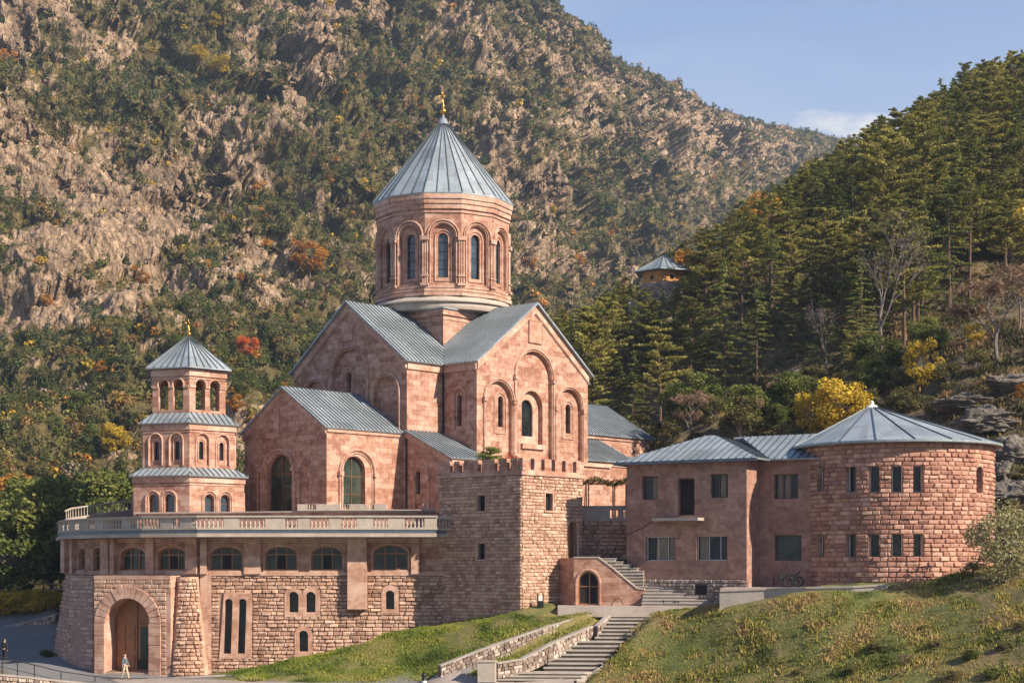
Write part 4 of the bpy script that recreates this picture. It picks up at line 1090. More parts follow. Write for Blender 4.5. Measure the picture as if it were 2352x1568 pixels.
# wall shell built in strips with openings
def shell(mb, d):
    us = sorted(set([-pi*RR+i*2*pi*RR/96 for i in range(97)]+[v for c in cuts for v in c[:2]]))
    zs = sorted(set([Z0r,Z1r]+[v for c in cuts for v in c[2:4]]))
    for i in range(len(us)-1):
        if us[i+1]-us[i] < 1e-5: continue
        for j in range(len(zs)-1):
            um, zm = (us[i]+us[i+1])/2, (zs[j]+zs[j+1])/2
            if any(c[0] < um < c[1] and c[2] < zm < c[3] for c in cuts): continue
            mb.add([cyl(us[i],zs[j],d),cyl(us[i+1],zs[j],d),cyl(us[i+1],zs[j+1],d),cyl(us[i],zs[j+1],d)], [(0,1,2,3)])
shell(cw_, 0)
for ua, ub, z0, z1, ar in cuts:
    um = (ua+ub)/2; a = um/RR; fr = Fr(cyl(um,0).xy, (cos(a), sin(a))); h = (ub-ua)/2
    trr.add([cyl(ua,z0,.07),cyl(ub,z0,.07),cyl(ub,z1,.07),cyl(ua,z1,.07),fr.P(-h,z0,-.45),fr.P(h,z0,-.45),fr.P(h,z1,-.45),fr.P(-h,z1,-.45)],
            [(0,1,5,4),(1,2,6,5),(2,3,7,6),(3,0,4,7)])
    window(rt, fr, -h, h, z0, z1, .42, vs=(), hs=(), t=.045, fmat='white' if not ar else 'wood', gmat='glass_green' if z0 < 10 else 'glass')
    if ar:
        sp_ = [(-h,z1-h)]+[(h*cos(pi-pi*k/8), z1-h+h*sin(pi*k/8)) for k in range(9)]+[(h,z1+.01),(-h,z1+.01)]
        slabp(trr, fr, sp_[1:], -.4, .05)
ph = 2*pi*RR
rustic(rkr, cyl, Z0r, Z1r-.02, .30, free_in(va*-RR-pi*RR*.56, va*-RR+pi*RR*.56, blocks), bl=(.42,.85), bmp=.095, seed=91, tvar=1.3)
cw_.build('wall', 'mortar_pale', rt); trr.build('window_jambs', 'stone_trim', rt); rkr.build('rusticated_blocks', 'rustic_red', rt)
sp, ss = MB(), MB(); ap = Vector(xy(2003, 107.6)); cone_roof(sp, ss, RT, ap, RR+.62, Z1r+.02, 19.2, 72, 18, .14, rot=.11, r_top=.25)
so = sp.build('conical_roof', 'roof', rt); ss.build('standing_seams', 'roof_seam', so)
fi = MB(); fi.lathe(ap.x, ap.y, [(.5,19.1),(.35,19.3),(.12,19.4),(.14,19.5),(.09,19.62),(0,19.68)], 12); fi.build('finial', 'white', so, True)
eb = MB(); eb.lathe(RT.x, RT.y, [(RR+.60,Z1r-.02),(RR+.6,Z1r-.14),(RR+.5,Z1r-.14),(RR-.2,Z1r-.1)], 72); eb.build('eave_board', 'concrete', rt)
# ================================================================ SIDE STAIR WITH ARCHED DOOR
stt = thing('stair_block', 'pink stone stair block with an arched cellar door and a sloping parapet', 'staircase', (*xy(1390,108.4), 5.6))
sf_ = FrPts(xy(1318,107.9), xy(1481,106.9)); X = lambda px, py: sf_.hit(px, py)
wl, tp = MB(), MB()
pts = [X(1318,1281), X(1374,1281), X(1410,1308), X(1462,1352), X(1480,1354), X(1480,1400), X(1318,1400)]
u0,u1,z0,z1 = sf_.rect(1327,1312,1374,1388)
panel(wl, sf_, [(p[0], p[1]) for p in pts][::-1], [arch(u0,u1,z0,z1,(u1-u0)/2*1.15)], .5)
window(stt, sf_, u0,u1,z0,z1, .3, rise=(u1-u0)/2*1.15, vs=(.55,), hs=(.55,), t=.09, name='door', fmat='wood_door', gmat='dark')
mould(wl, sf_, archpath(u0-.12,u1+.12,z0,z1+.12,(u1-u0)/2*1.2+.1), .2, .09)
rp = FrPts(xy(1283,109.9), xy(1318,107.9)); panel(wl, rp, rectp(0, rp.L, 4, pts[0][1]))
re = FrPts(xy(1481,106.9), xy(1484,107.4)); panel(wl, re, rectp(0, re.L, 4, pts[4][1]))
th_ = sf_.P(0,0,-.38)-sf_.P(0,0,0)
for a, b in zip(pts[:4], pts[1:5]):
    A_, B_ = sf_.P(a[0]-.02,a[1],.05), sf_.P(b[0]+.02,b[1],.05)
    tp.add([A_,B_,B_+th_*1.15,A_+th_*1.15]+[q+Vector((0,0,.1)) for q in (A_,B_,B_+th_*1.15,A_+th_*1.15)], [(0,1,2,3),(4,5,6,7),(0,1,5,4),(1,2,6,5),(2,3,7,6),(3,0,4,7)])
panel(wl, Fr(sf_.P(sf_.L,0,-.38).xy, -sf_.u), [(sf_.L-p[0], p[1]) for p in pts], ())
wl.build('wall', 'stone', stt); tp.build('coping', 'limestone', stt)
# steps rise towards the left behind the parapet
sa = sf_.P(0,0,-.4).xy; n = 15; zb_, zt2 = 5.62, X(1374,1281)[1]
tre, ris = MB(), MB()
uR, uL = sf_.hit(1652,1390)[0], sf_.hit(1396,1300)[0]; LP = sf_.L
for k in range(n):
    ua = uR+(uL-uR)*k/n; z = zb_+(zt2-zb_)*(k+1)/n
    dep_ = 4.4
    def stepbox(u0, u1, d1, k=k, z=z):
        tre.obox(sf_.P(u0,z-.06,-.4-dep_), sf_.P(u1,0,0)-sf_.P(u0,0,0), (0,0,.06), sf_.P(0,0,d1+.4+dep_)-sf_.P(0,0,0))
        ris.obox(sf_.P(u0,z-.5,-.4-dep_), sf_.P(u1-.05,0,0)-sf_.P(u0,0,0), (0,0,.437), sf_.P(0,0,d1+.4+dep_-.05)-sf_.P(0,0,0))
    if ua > LP+.1: stepbox(LP-.1, ua, 1.0-.30*k)
    stepbox(-.3-.001*k, min(ua, LP-.1-.002*k), -.42)
g = MB(); g.prism([Vector((*xy(1322,108.5),zt2-.05)), Vector((*xy(1398,108.0),zt2-.05)), Vector((*xy(1452,108.9),zt2-.05)), Vector((*xy(1452,113.2),zt2-.05)), Vector((*xy(1330,113.2),zt2-.05)), Vector((*xy(1326,111.5),zt2-.05))], (0,0,.045)); g.build('landing', 'concrete', stt)
tre.build('tread', 'concrete', stt); ris.build('riser', 'concrete', stt)
# rough wall with parapet behind the stair, and timber pergola above
rw = thing('retaining_wall', 'shaded rough brown stone wall behind the side stair, topped by a grey parapet', 'wall', (*xy(1390,113.6), 8))
fr = FrPts(xy(1320,113.4), xy(1462,113.2)); zw = CZ+(HY-1196)/F*113.3
c_, r_, p_ = MB(), MB(), MB(); panel(c_, fr, rectp(0,fr.L,5,zw)); c_.build('core', 'mortar', rw)
rustic(r_, fr.P, 6.5, zw, .3, free_in(0,fr.L,[]), bl=(.3,.8), bmp=.13, seed=33); r_.build('rough_stone', 'rustic', rw)
zp = CZ+(HY-1164)/F*113.3; X2 = lambda px: fr.hit(px,1180)[0]
hs = [rectp(X2(a), X2(a)+.14, zw+.22, zp-.22) for a in (1401,1408,1415,1432,1440)]
panel(p_, fr, rectp(0,fr.L,zw,zp), hs, .3, .1); p_.obox(fr.P(0,zp,-.25), fr.P(fr.L,0,0)-fr.P(0,0,0), (0,0,.1), fr.P(0,0,.42)-fr.P(0,0,0)); p_.obox(fr.P(0,zw-.02,-.25), fr.P(fr.L,0,0)-fr.P(0,0,0), (0,0,.02), fr.P(0,0,.35)-fr.P(0,0,0))
p_.build('parapet', 'concrete', rw)
# terrace slab behind parapet
g = MB(); g.prism([Vector((*xy(1320,113.6),zw-.1)), Vector((*xy(1470,113.4),zw-.1)), Vector((*xy(1500,122),zw-.1)), Vector((*xy(1300,122),zw-.1))], (0,0,.1)); g.build('floor', 'pave', rw)
pg = thing('pergola', 'timber pergola with a dry vine between the square tower and the house', 'pergola', (*xy(1390,115), 11))
zt3 = CZ+(HY-1108)/F*114.6; po, bm = MB(), MB()
for px, Y in ((1347,114.2),(1408,114.2),(1438,114.2),(1352,117.5),(1412,117.5)):
    x, y = xy(px, Y); m = MB(); m.tube([(x,y,zw),(x,y,zt3)], .06, 6); m.build('post', 'wood', pg)
for Y in (114.2,117.5): bm.obox((*xy(1336,Y),zt3), Vector(xy(1441,Y)).to_3d()-Vector(xy(1336,Y)).to_3d(), (0,0,.14), (0,.12,0))
for k in range(8): x = xy(1338+k*14.5,114)[0]; bm.obox((x,113.8,zt3+.14), (.09,0,0), (0,0,.1), (0,4,0))
bm.build('beam', 'wood_door', pg)
m = MB()
x0 = xy(1347,114.1)[0]; m.tube([(x0-.55,112.2,9.0),(x0-.3,113,10.5),(x0-.05,114.0,zt3)], .05, 5); m.build('brace', 'wood', pg)
# far little watch house on the hill
# ================================================================ numpy noise + surfaces
_perm = nr.permutation(512).astype(np.int64); _perm = np.concatenate([_perm, _perm])
_g = nr.normal(size=(512,3)); _g /= np.linalg.norm(_g, axis=1)[:,None]
def perlin(p):
    i = np.floor(p).astype(np.int64); f = p-i; u = f*f*f*(f*(f*6-15)+10); r = 0
    for dx in (0,1):
        wx = u[:,0] if dx else 1-u[:,0]; hx = _perm[(i[:,0]+dx) & 511]
        for dy in (0,1):
            wy = u[:,1] if dy else 1-u[:,1]; hy = _perm[(hx+i[:,1]+dy) & 511]
            for dz in (0,1):
                wz = u[:,2] if dz else 1-u[:,2]; h = _perm[(hy+i[:,2]+dz) & 511]
                g = _g[h & 511]
                r = r+wx*wy*wz*((f[:,0]-dx)*g[:,0]+(f[:,1]-dy)*g[:,1]+(f[:,2]-dz)*g[:,2])
    return r*1.6
def fbm(p, oct_=4, gain=.5):
    a, s, r = 1.0, 1.0, 0
    for k in range(oct_): r = r+a*perlin(p*s+17.3*k); a *= gain; s *= 2.03
    return r
def ridged(p, oct_=4, gain=.5):
    a, s, r = 1.0, 1.0, 0
    for k in range(oct_): r = r+a*(1-2*np.abs(perlin(p*s+31.7*k))); a *= gain; s *= 2.07
    return r
def facets(p, sc, seed=0, tilt=1.0, crack=.25, w=.16):
    """fractured rock: each Worley cell is a tilted plane with a narrow crack at its border"""
    q = p/np.array(sc)+seed*7.13; c0 = np.floor(q-.5).astype(np.int64); n = len(q)
    d1 = np.full(n, 9.); d2 = np.full(n, 9.); val = np.zeros(n); va2 = np.zeros(n)
    for dx in (0,1):
        for dy in (0,1):
            for dz in (0,1):
                ix, iy, iz = c0[:,0]+dx, c0[:,1]+dy, c0[:,2]+dz
                h = _perm[(_perm[(_perm[ix & 511]+iy) & 511]+iz) & 511]; g = _g[h]
                ox = ix+.5+g[:,0]*.42; oy = iy+.5+g[:,1]*.42; oz = iz+.5+g[:,2]*.42
                ex, ey, ez = q[:,0]-ox, q[:,1]-oy, q[:,2]-oz; d = np.sqrt(ex*ex+ey*ey+ez*ez)
                g2 = _g[(h*7+13) & 511]; v = ((h*37 & 511)/511.-.5)+tilt*(g2[:,0]*ex+g2[:,1]*ey+g2[:,2]*ez)
                c = d < d1; c2 = (~c) & (d < d2); va2 = np.where(c, val, np.where(c2, v, va2)); d2 = np.where(c, d1, np.minimum(d2, d)); val = np.where(c, v, val); d1 = np.where(c, d, d1)
    t_ = np.clip((d2-d1)/w, 0, 1); t_ = t_*t_*(3-2*t_); val = val*(.5+.5*t_)+va2*(.5-.5*t_)
    return val-crack*np.clip(1-(d2-d1)/(w*.8), 0, 1)
class TPS:
    def __init__(s, P, V, reg=1e-4):
        P = np.array(P, float); V = np.array(V, float); n = len(P); s.P = P
        K = s.k(P, P)+np.eye(n)*reg; Q = np.hstack([np.ones((n,1)), P])
        A = np.block([[K, Q],[Q.T, np.zeros((3,3))]]); s.w = np.linalg.solve(A, np.concatenate([V, np.zeros(3)]))
    def k(s, A, B):
        r2 = ((A[:,None,:]-B[None,:,:])**2).sum(2); return .5*r2*np.log(r2+1e-9)
    def __call__(s, X):
        X = np.array(X, float); out = np.empty(len(X)); n = len(s.P)
        for i in range(0, len(X), 60000):
            x = X[i:i+60000]; out[i:i+60000] = s.k(x, s.P)@s.w[:n]+s.w[n]+x@s.w[n+1:]
        return out
def grid_mesh(name, V, nu, nv, mat, attrs=None, mask=None, smooth=True):
    me = bpy.data.meshes.new(name)
    idx = np.arange(nu*nv).reshape(nv, nu)
    q = np.stack([idx[:-1,:-1], idx[:-1,1:], idx[1:,1:], idx[1:,:-1]], -1).reshape(-1, 4)
    if mask is not None: q = q[mask.reshape(-1)]
    np_mesh(me, V, q, 4, smooth); me.materials.append(M[mat] if isinstance(mat, str) else mat)
    for k, (t, arr) in (attrs or {}).items():
        a = me.attributes.new(k, t, 'POINT')
        a.data.foreach_set('value' if t == 'FLOAT' else 'color', np.ascontiguousarray(arr, np.float32).ravel())
    o = bpy.data.objects.new(name, me); COL.objects.link(o); return o
def np_mesh(me, V, Fc, k, smooth=False):
    me.vertices.add(len(V)); me.vertices.foreach_set('co', np.ascontiguousarray(V, np.float32).ravel())
    me.loops.add(Fc.size); me.loops.foreach_set('vertex_index', np.ascontiguousarray(Fc, np.int32).ravel())
    me.polygons.add(len(Fc)); me.polygons.foreach_set('loop_start', np.arange(0, Fc.size, k, dtype=np.int32))
    if smooth: me.polygons.foreach_set('use_smooth', np.ones(len(Fc), bool))
    me.update(calc_edges=True)
# ---------------------------------------------------------------- near ground (lawns, road, forest hill)
gp = [ # px, py, Y
 (0,1568,104),(100,1566,104),(350,1566,104.5),(600,1566,104.5),(800,1567,104),(1000,1567,103),(1150,1568,100.4),(1320,1567,99.8),
 (10,1523,118),(60,1490,124),(110,1462,127),(20,1472,127),(0,1414,131),(60,1410,131),(130,1408,130),(60,1385,142),(130,1512,117),(200,1553,111),(285,1548,110.3),(400,1556,110.3),
 (480,1552,110.6),(700,1506,110.8),(900,1452,110.8),(1030,1432,110.8),(1120,1418,109),(1200,1403,106.6),(1290,1396,107),(1200,1397,108),(1380,1397,106.3),
 (750,1545,106),(1000,1500,105.5),(1200,1455,104.6),(1010,1532,102.6),(1200,1470,104.0),
 (1545,1397,106),(1640,1392,104.5),(1500,1388,109),(1400,1388,111),(1655,1388,101.6),(1842,1352,100.6),(1850,1353,99.4),(2050,1348,98.4),(2200,1322,98.6),(2250,1312,99.5),(2352,1290,100),
 (1540,1405,104.5),(1430,1568,98.5),(1800,1568,92),(2352,1568,84),(1620,1470,100),(1800,1460,96),(2200,1450,91),(2352,1420,90),(1500,1480,101.7),(2050,1400,95),
 (2352,1200,113),(2300,1150,122),(2290,1300,103),(2352,1080,125),
 (1300,1060,172),(1500,1000,172),(1700,950,160),(1850,950,152),(2000,900,155),(2150,930,142),(2250,960,132),(2352,880,134),(2352,760,150),(2150,800,158),
 (1300,930,200),(1400,790,222),(1450,735,232),(1540,700,236),(1600,690,240),(1700,640,252),(1800,580,268),(1900,520,278),(2000,440,290),(2140,360,300),(2250,290,310),(2352,255,315),(2450,230,320),
 (1700,800,195),(1900,760,198),(2050,830,170),(2150,650,205),(2300,560,215),(2352,500,225),(2450,900,135),
]
G_P = [(*xy(px, Y),) for px, py, Y in gp]; G_V = [CZ+(HY-py)/F*Y for px, py, Y in gp]
extra = [(-60,90,.2),(-20,80,.2),(20,75,-1.5),(60,70,1.0),(-60,120,3),(-45,150,6),(-30,160,7),(0,170,9),(-70,170,8),(-20,200,13),(-60,220,16),(20,190,13),(-90,260,22),(10,240,18),
         (20,108,6.2),(26,112,7),(33,108,7.4),(14,112,6),(8,120,5.5),(0,130,5),(-20,125,2.5),(-33,121,1.6),(-10,115,1.5),(-25,116,.8),(18,106,5.6),(24,118,8),(30,125,10),(12,135,9),(125,385,78),(85,375,62),(60,350,47),(37,320,34),(22,300,28),(20,270,32),(50,400,30),(140,250,62),(110,160,22),(60,60,-4),(80,90,4),(0,60,-4),(60,110,9),(130,320,80)]
for x, y, z in extra: G_P.append((x,y)); G_V.append(z)
gs = 30.0
tps = TPS([(x/gs, y/gs) for x, y in G_P], G_V, 1e-3)
def H(X, Y): return tps(np.stack([np.atleast_1d(X)/gs, np.atleast_1d(Y)/gs], 1))
def h1(x, y): return float(H(np.array([x]), np.array([y]))[0])
Ymarch = np.concatenate([np.arange(84, 130, .25), np.arange(130, 330, .6)])
def ground(px, py, ymin=84):
    X = (px-CX)/F*Ymarch; Z = CZ+(HY-py)/F*Ymarch; h = H(X, Ymarch); b = np.where((h > Z) & (Ymarch > ymin))[0]
    if len(b) == 0: return None
    y = Ymarch[b[0]]; x = (px-CX)/F*y; return Vector((x, y, h[b[0]]))
def ground_mat():
    m, nt, b, o = new_mat('hillside_ground'); uv, ob = coords(nt)
    n1 = noise(nt, ob, .16, 6, .62, .6); n2 = noise(nt, ob, 1.1, 6, .68, .3); n3 = noise(nt, ob, 6.0, 5, .7)
    f = mth(nt, 'ADD', mth(nt, 'MULTIPLY', n1.outputs[0], .55), mth(nt, 'MULTIPLY', n2.outputs[0], .45))
    lawn = ramp(nt, f, [(.36,(.045,.065,.012)), (.47,(.10,.115,.022)), (.56,(.17,.14,.045)), (.68,(.22,.15,.08))])
    wild = ramp(nt, f, [(.36,(.035,.032,.015)), (.48,(.08,.06,.03)), (.58,(.15,.105,.05)), (.7,(.26,.18,.08))])
    a = nt.nodes.new('ShaderNodeAttribute'); a.attribute_name = 'lawn'
    rd = nt.nodes.new('ShaderNodeAttribute'); rd.attribute_name = 'road'
    c = mixc(nt, wild.outputs[0], lawn.outputs[0], a.outputs['Fac'])
    c = mixc(nt, c, mixc(nt, (.13,.13,.135), (.2,.19,.185), n2.outputs[0]), rd.outputs['Fac'])
    nt.links.new(c, b.inputs['Base Color']); b.inputs['Roughness'].default_value = .95
    bump(nt, b, mth(nt, 'ADD', n2.outputs[0], mth(nt, 'MULTIPLY', n3.outputs[0], .5)), .8, .15)
    return m
M['ground'] = ground_mat()
xs = np.linspace(-75, 125, 420); ys = np.concatenate([np.linspace(62, 84, 40), np.linspace(84.2, 125, 230), np.linspace(126, 345, 260)])
XX, YY = np.meshgrid(xs, ys); X_, Y_ = XX.ravel(), YY.ravel(); Z_ = H(X_, Y_)
pxs = CX+F*X_/Y_; pyy = HY-(Z_-CZ)/Y_*F
amp = np.where(Y_ < 112, .10, np.clip((Y_-112)/60, 0, 1)*1.2+.1); P3_ = np.stack([X_, Y_, Z_], 1)
Zd = Z_+fbm(P3_*[.12,.12,.12], 4)*amp*1.0+fbm(P3_*.7, 3)*np.where(Y_ < 112, .10, .25)
# keep paved areas flat
def inpoly(x, y, poly):
    r = np.zeros(len(x), bool); n = len(poly)
    for i in range(n):
        x0,y0 = poly[i]; x1,y1 = poly[(i+1) % n]
        c = ((y0 > y) != (y1 > y)) & (x < (x1-x0)*(y-y0)/(y1-y0+1e-12)+x0); r ^= c
    return r
plaza = [xy(1282,105.95), xy(1640,105.3), xy(1660,101.4), (25,101), (25,117), (5,117), xy(1282,109.6)]
road_poly = [xy(-20,101), xy(230,104.2), xy(500,105.0), xy(1110,103.6), xy(1120,102.6), xy(1330,99), xy(300,99), xy(-80,97)]
road2 = [xy(225,104.3), xy(510,105.3), xy(470,109.7), xy(395,111), xy(215,112.8), xy(120,120), xy(150,145), xy(40,150), xy(-60,138), xy(-30,118), xy(60,107)]
inr = inpoly(X_, Y_, road_poly) | inpoly(X_, Y_, road2) 
inp = inpoly(X_, Y_, plaza)
st_corr = inpoly(X_, Y_, [xy(1105,99.8), xy(1335,99.4), xy(1558,106.6), xy(1398,106.9), xy(1352,105.3), xy(1300,104.5), xy(1235,103.2)])
Zd = np.where(inr, Z_, Zd); Zd = np.where(inp, np.minimum(Zd, 5.35), Zd); 
stripm = inpoly(X_, Y_, [xy(1030,100.3), xy(1150,100.2), xy(1230,101.8), xy(1350,104.3), xy(1385,106.0), xy(1260,104.2), xy(1120,102.4), xy(1010,101.2)])
Zd = np.where(stripm, Z_-.75, Zd)
Zd = np.where(st_corr, np.minimum(Z_-.5, .92+(Y_-100.5)*.77-.95), Zd)
lawn = np.clip((114-Y_)/4, 0, 1)*np.clip((2300-pxs)/250+.2, .25, 1)
go = grid_mesh('ground', np.stack([X_, Y_, Zd], 1), len(xs), len(ys), 'ground', {'lawn': ('FLOAT', lawn), 'road': ('FLOAT', inr.astype(float))})
tag(go, kind='structure')
# road slab (sheet), front path, plaza, kerb
rd = MB()
def sheet(mb, poly, dz, res=None):
    pts = [Vector((x, y, 0)) for x, y in poly]; tri = geometry.tessellate_polygon([pts])
    mb.add([Vector((p.x, p.y, dz)) for p in pts], [tuple(t) for t in tri])
pz = MB(); pz.prism([Vector((x,y,4.9)) for x, y in [xy(1281,105.9), xy(1641,105.2), xy(1657,101.5), (19.5,101.9), (22,104.5), (17.5,107), (8.5,112.6), xy(1320,112.6), xy(1300,110), xy(1281,109.3)]], (0,0,.72))
tag(pz.build('plaza', 'pave'), kind='structure')
sg = MB(); pl = [xy(1470,109.6), xy(1640,107.2), (17.3,107), (8.3,111.3), xy(1400,112.8)]
# ---------------------------------------------------------------- front steps
fs = thing('front_steps', 'long flight of worn stone steps with landings climbing the grassy bank', 'staircase', (*xy(1340,103), 3))
fl_def = [ # n, bottom-left, bottom-right px (x,y,Y), top-left, top-right
 (3, (1118,1563,100.5), (1323,1567,100.2), (1160,1540,101.1), (1350,1545,100.8)),
 (7, (1250,1527,101.9), (1371,1531,101.6), (1311,1469,103.8), (1440,1473,103.6)),
 (8, (1368,1461,104.3), (1456,1463,104.2), (1415,1401,106.2), (1520,1403,106.1))]
prev = None
stp, rsr, lnd = MB(), MB(), MB()
for n, bl_, br_, tl_, tr_ in fl_def:
    BL, BR, TL, TR = at(*bl_), at(*br_), at(*tl_), at(*tr_)
    if prev:
        a, b = prev; q = [a+Vector((-.1,0,0)), b+Vector((.1,0,0)), BR+Vector((.1,.1,0)), BL+Vector((-.2,.1,0))]; zz = (a.z+b.z)/2-.004
        lnd.prism([Vector((p.x,p.y,zz)) for p in q], (0,0,-.3))
        BL.z = BR.z = zz
    z0 = (BL.z+BR.z)/2; z1 = (TL.z+TR.z)/2
    for k in range(n):
        f0, f1 = k/n, (k+1)/n; z = z0+(z1-z0)*f1
        a, b, c, d = BL.lerp(TL, f0), BR.lerp(TR, f0), BR.lerp(TR, f1), BL.lerp(TL, f1)
        jit = rnd.uniform(-.015,.015)
        m = MB(); m.prism([Vector((a.x-.06,a.y-.05+jit,z)), Vector((b.x+.06,b.y-.05-jit,z)), Vector((c.x+.1,c.y+.12,z)), Vector((d.x-.1,d.y+.12,z))], (0,0,-.11)); m.build('tread', 'concrete', fs)
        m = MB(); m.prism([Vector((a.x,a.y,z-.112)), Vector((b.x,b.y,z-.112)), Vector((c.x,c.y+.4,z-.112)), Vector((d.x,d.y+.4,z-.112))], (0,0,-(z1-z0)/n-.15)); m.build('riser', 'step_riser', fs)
    prev = (Vector((TL.x,TL.y+.1,z1)), Vector((TR.x,TR.y+.1,z1)))
lnd.build('landing', 'pave', fs)
def wallstrip(name, label, top, thick, drop, mats=('concrete','rubble'), cap=.1, rh=.24, cat='wall', bl=(.2,.5), seed=3, bmp=.09):
    t = thing(name, label, cat, tuple(top[0])); cm, rm, km = MB(), MB(), MB()
    for i in range(len(top)-1):
        a, b = Vector(top[i]), Vector(top[i+1]); L = (b.xy-a.xy).length; fr = FrPts(a.xy, b.xy)
        A_ = lambda u: a.z+(b.z-a.z)*u/L
        da, db = (drop[i], drop[i+1]) if isinstance(drop, (list,tuple)) else (drop, drop)
        km.add([fr.P(u,z,d) for u,z,d in ((0,a.z,.05),(L,b.z,.05),(L,b.z,-thick),(0,a.z,-thick),(0,a.z+cap,.05),(L,b.z+cap,.05),(L,b.z+cap,-thick),(0,a.z+cap,-thick))], [(0,3,2,1),(4,5,6,7),(0,1,5,4),(1,2,6,5),(2,3,7,6),(3,0,4,7)])
        cm.add([fr.P(0,a.z,0),fr.P(L,b.z,0),fr.P(L,b.z-db,0),fr.P(0,a.z-da,0),fr.P(0,a.z,-thick),fr.P(L,b.z,-thick),fr.P(L,b.z-db,-thick),fr.P(0,a.z-da,-thick)], [(0,1,2,3),(4,5,6,7),(0,3,7,4),(1,2,6,5)])
        def sfc(u, v, d):     # v in 0..1 from bottom to top
            f_ = u/L; zt_ = a.z+(b.z-a.z)*f_; dr = da+(db-da)*f_; return fr.P(u, zt_-dr*(1-v), d)
        nrow = max(2, int(max(da,db)/rh))
        rustic(rm, lambda u,z,d: sfc(u, z/10, d), 0, 10, 10/nrow, lambda z: [(0,L)], bl=bl, bmp=bmp, seed=seed+i, tvar=1.6)
    cm.build('core', 'rubble_mortar', t); km.build('coping', mats[0], t); rm.build('rubble_face', mats[1], t); return t
wallstrip('retaining_wall', 'upper rubble stone retaining wall slanting down the lawn left of the steps', [at(1012,1530,101.4), at(1120,1488,102.6), at(1260,1440,104.4), at(1380,1403,106.2)], .45, [1.5,1.3,1.1,.7], seed=11)
wallstrip('retaining_wall', 'lower rubble stone wall bordering the left side of the front steps', [at(1142,1524,100.4), at(1200,1515,101.0), at(1270,1478,102.4), at(1345,1446,104.0), at(1362,1440,104.4)], .4, [.95,1.0,1.1,1.0,.5], seed=21)
wallstrip('retaining_wall', 'short pinkish stone wall under the stair landing', [at(1372,1440,104.5), at(1412,1404,106.2)], .3, .7, seed=25)
kb = thing('kerb', 'slanting pale stone kerb along the right side of the front steps', 'kerb', tuple(at(1440,1470,103)))
k_ = MB(); kp = [at(1325,1566,99.7), at(1362,1543,100.6), at(1420,1506,102.2), at(1452,1466,103.8), at(1535,1400,106.2)]
for a, b in zip(kp, kp[1:]):
    w = Vector((.42,0,0)); a = a+Vector((-.02,0,.06)); b = b+Vector((-.02,0,.06))
    k_.add([a,a+w,b+w,b]+[q-Vector((0,0,.6)) for q in (a,a+w,b+w,b)], [(0,1,2,3),(0,4,5,1),(1,5,6,2),(2,6,7,3),(3,7,4,0)])
k_.build('kerb_stones', 'limestone', kb)
rwt = thing('retaining_wall', 'low grey wall with a pale coping holding the terrace before the round tower', 'wall', tuple(at(1655,1388,101.3)))
k_, c_ = MB(), MB(); tp_ = [at(1653,1354,101.3), at(1760,1350,100.6), at(1850,1347,99.2), at(1960,1345,98.2), at(2040,1340,97.9)]
for a, b in zip(tp_, tp_[1:]):
    w = Vector((.1,.5,0)); k_.add([a,b,b+w,a+w]+[q-Vector((0,0,.12)) for q in (a,b,b+w,a+w)], [(0,1,2,3),(0,4,5,1),(1,5,6,2),(3,2,6,7),(3,7,4,0)])
    c_.add([a+Vector((.0,.06,-.12)), b+Vector((0,.06,-.12)), b+Vector((0,.06,-2)), a+Vector((0,.06,-2))], [(0,1,2,3)])
a = tp_[0]; c_.add([a+Vector((.0,.06,-.12)), a+Vector((0,.06,-2)), a+Vector((.6,4.5,-2)), a+Vector((.6,4.5,-.12))], [(0,1,2,3)])
k_.build('coping', 'limestone', rwt); c_.build('wall', 'concrete', rwt)
tf = MB(); zt_ = 6.93; tf.prism([Vector((p.x+.1,p.y+.4,zt_)) for p in tp_]+[Vector((28,99,zt_)), Vector((28,112,zt_)), Vector((16.5,112,zt_)), Vector((14.4,104.9,zt_))], (0,0,-.3)); tag(tf.build('terrace_paving', 'pave'), kind='structure')
# front path sheet and kerb at the foot of the lawn
pa = thing('kerb', 'low stone kerb along the foot of the lawn below the long wing', 'kerb', tuple(at(480,1558,106)))
k_ = MB(); kp = [at(392,1560,110.2), at(430,1557,109.6), at(520,1553,108.6), at(560,1557,106.2)]
for a, b in zip(kp, kp[1:]): k_.tube([a, b], .16, 6)
k_.build('kerb_stones', 'limestone', pa)
fp = MB(); P = [xy(300,99.5), xy(1330,98.5), xy(1322,100.3), xy(1112,100.7), xy(1008,102.8), xy(560,104.9), xy(395,108.8), xy(240,106.5)]
nx = [Vector((x,y,0)) for x,y in P]
# dense grid over path polygon following the terrain
gx = np.linspace(-35, 6, 120); gy = np.linspace(97.5, 109.5, 60); GX, GY = np.meshgrid(gx, gy)
ins = inpoly(GX.ravel(), GY.ravel(), P); zz = H(GX.ravel(), GY.ravel())+.03
cellm = (ins.reshape(60,120)[:-1,:-1] & ins.reshape(60,120)[1:,1:] & ins.reshape(60,120)[1:,:-1] & ins.reshape(60,120)[:-1,1:])
tag(grid_mesh('path', np.stack([GX.ravel(), GY.ravel(), zz], 1), 120, 60, 'pave', mask=cellm), kind='structure')
# low wall and hedge bank by the road
wallstrip('roadside_wall', 'low shaded stone wall beside the asphalt road at the left edge', [at(-40,1448,129.4), at(60,1430,129.2), at(128,1412,128.6)], .5, 1.0, seed=31)
rwl = wallstrip('roadside_wall', 'pale stone edge wall carrying the black railing in the lower left corner', [at(-30,1548,102.0), at(60,1556,102.6), at(150,1566,103.2), at(240,1574,104)], .45, 1.6, seed=35)
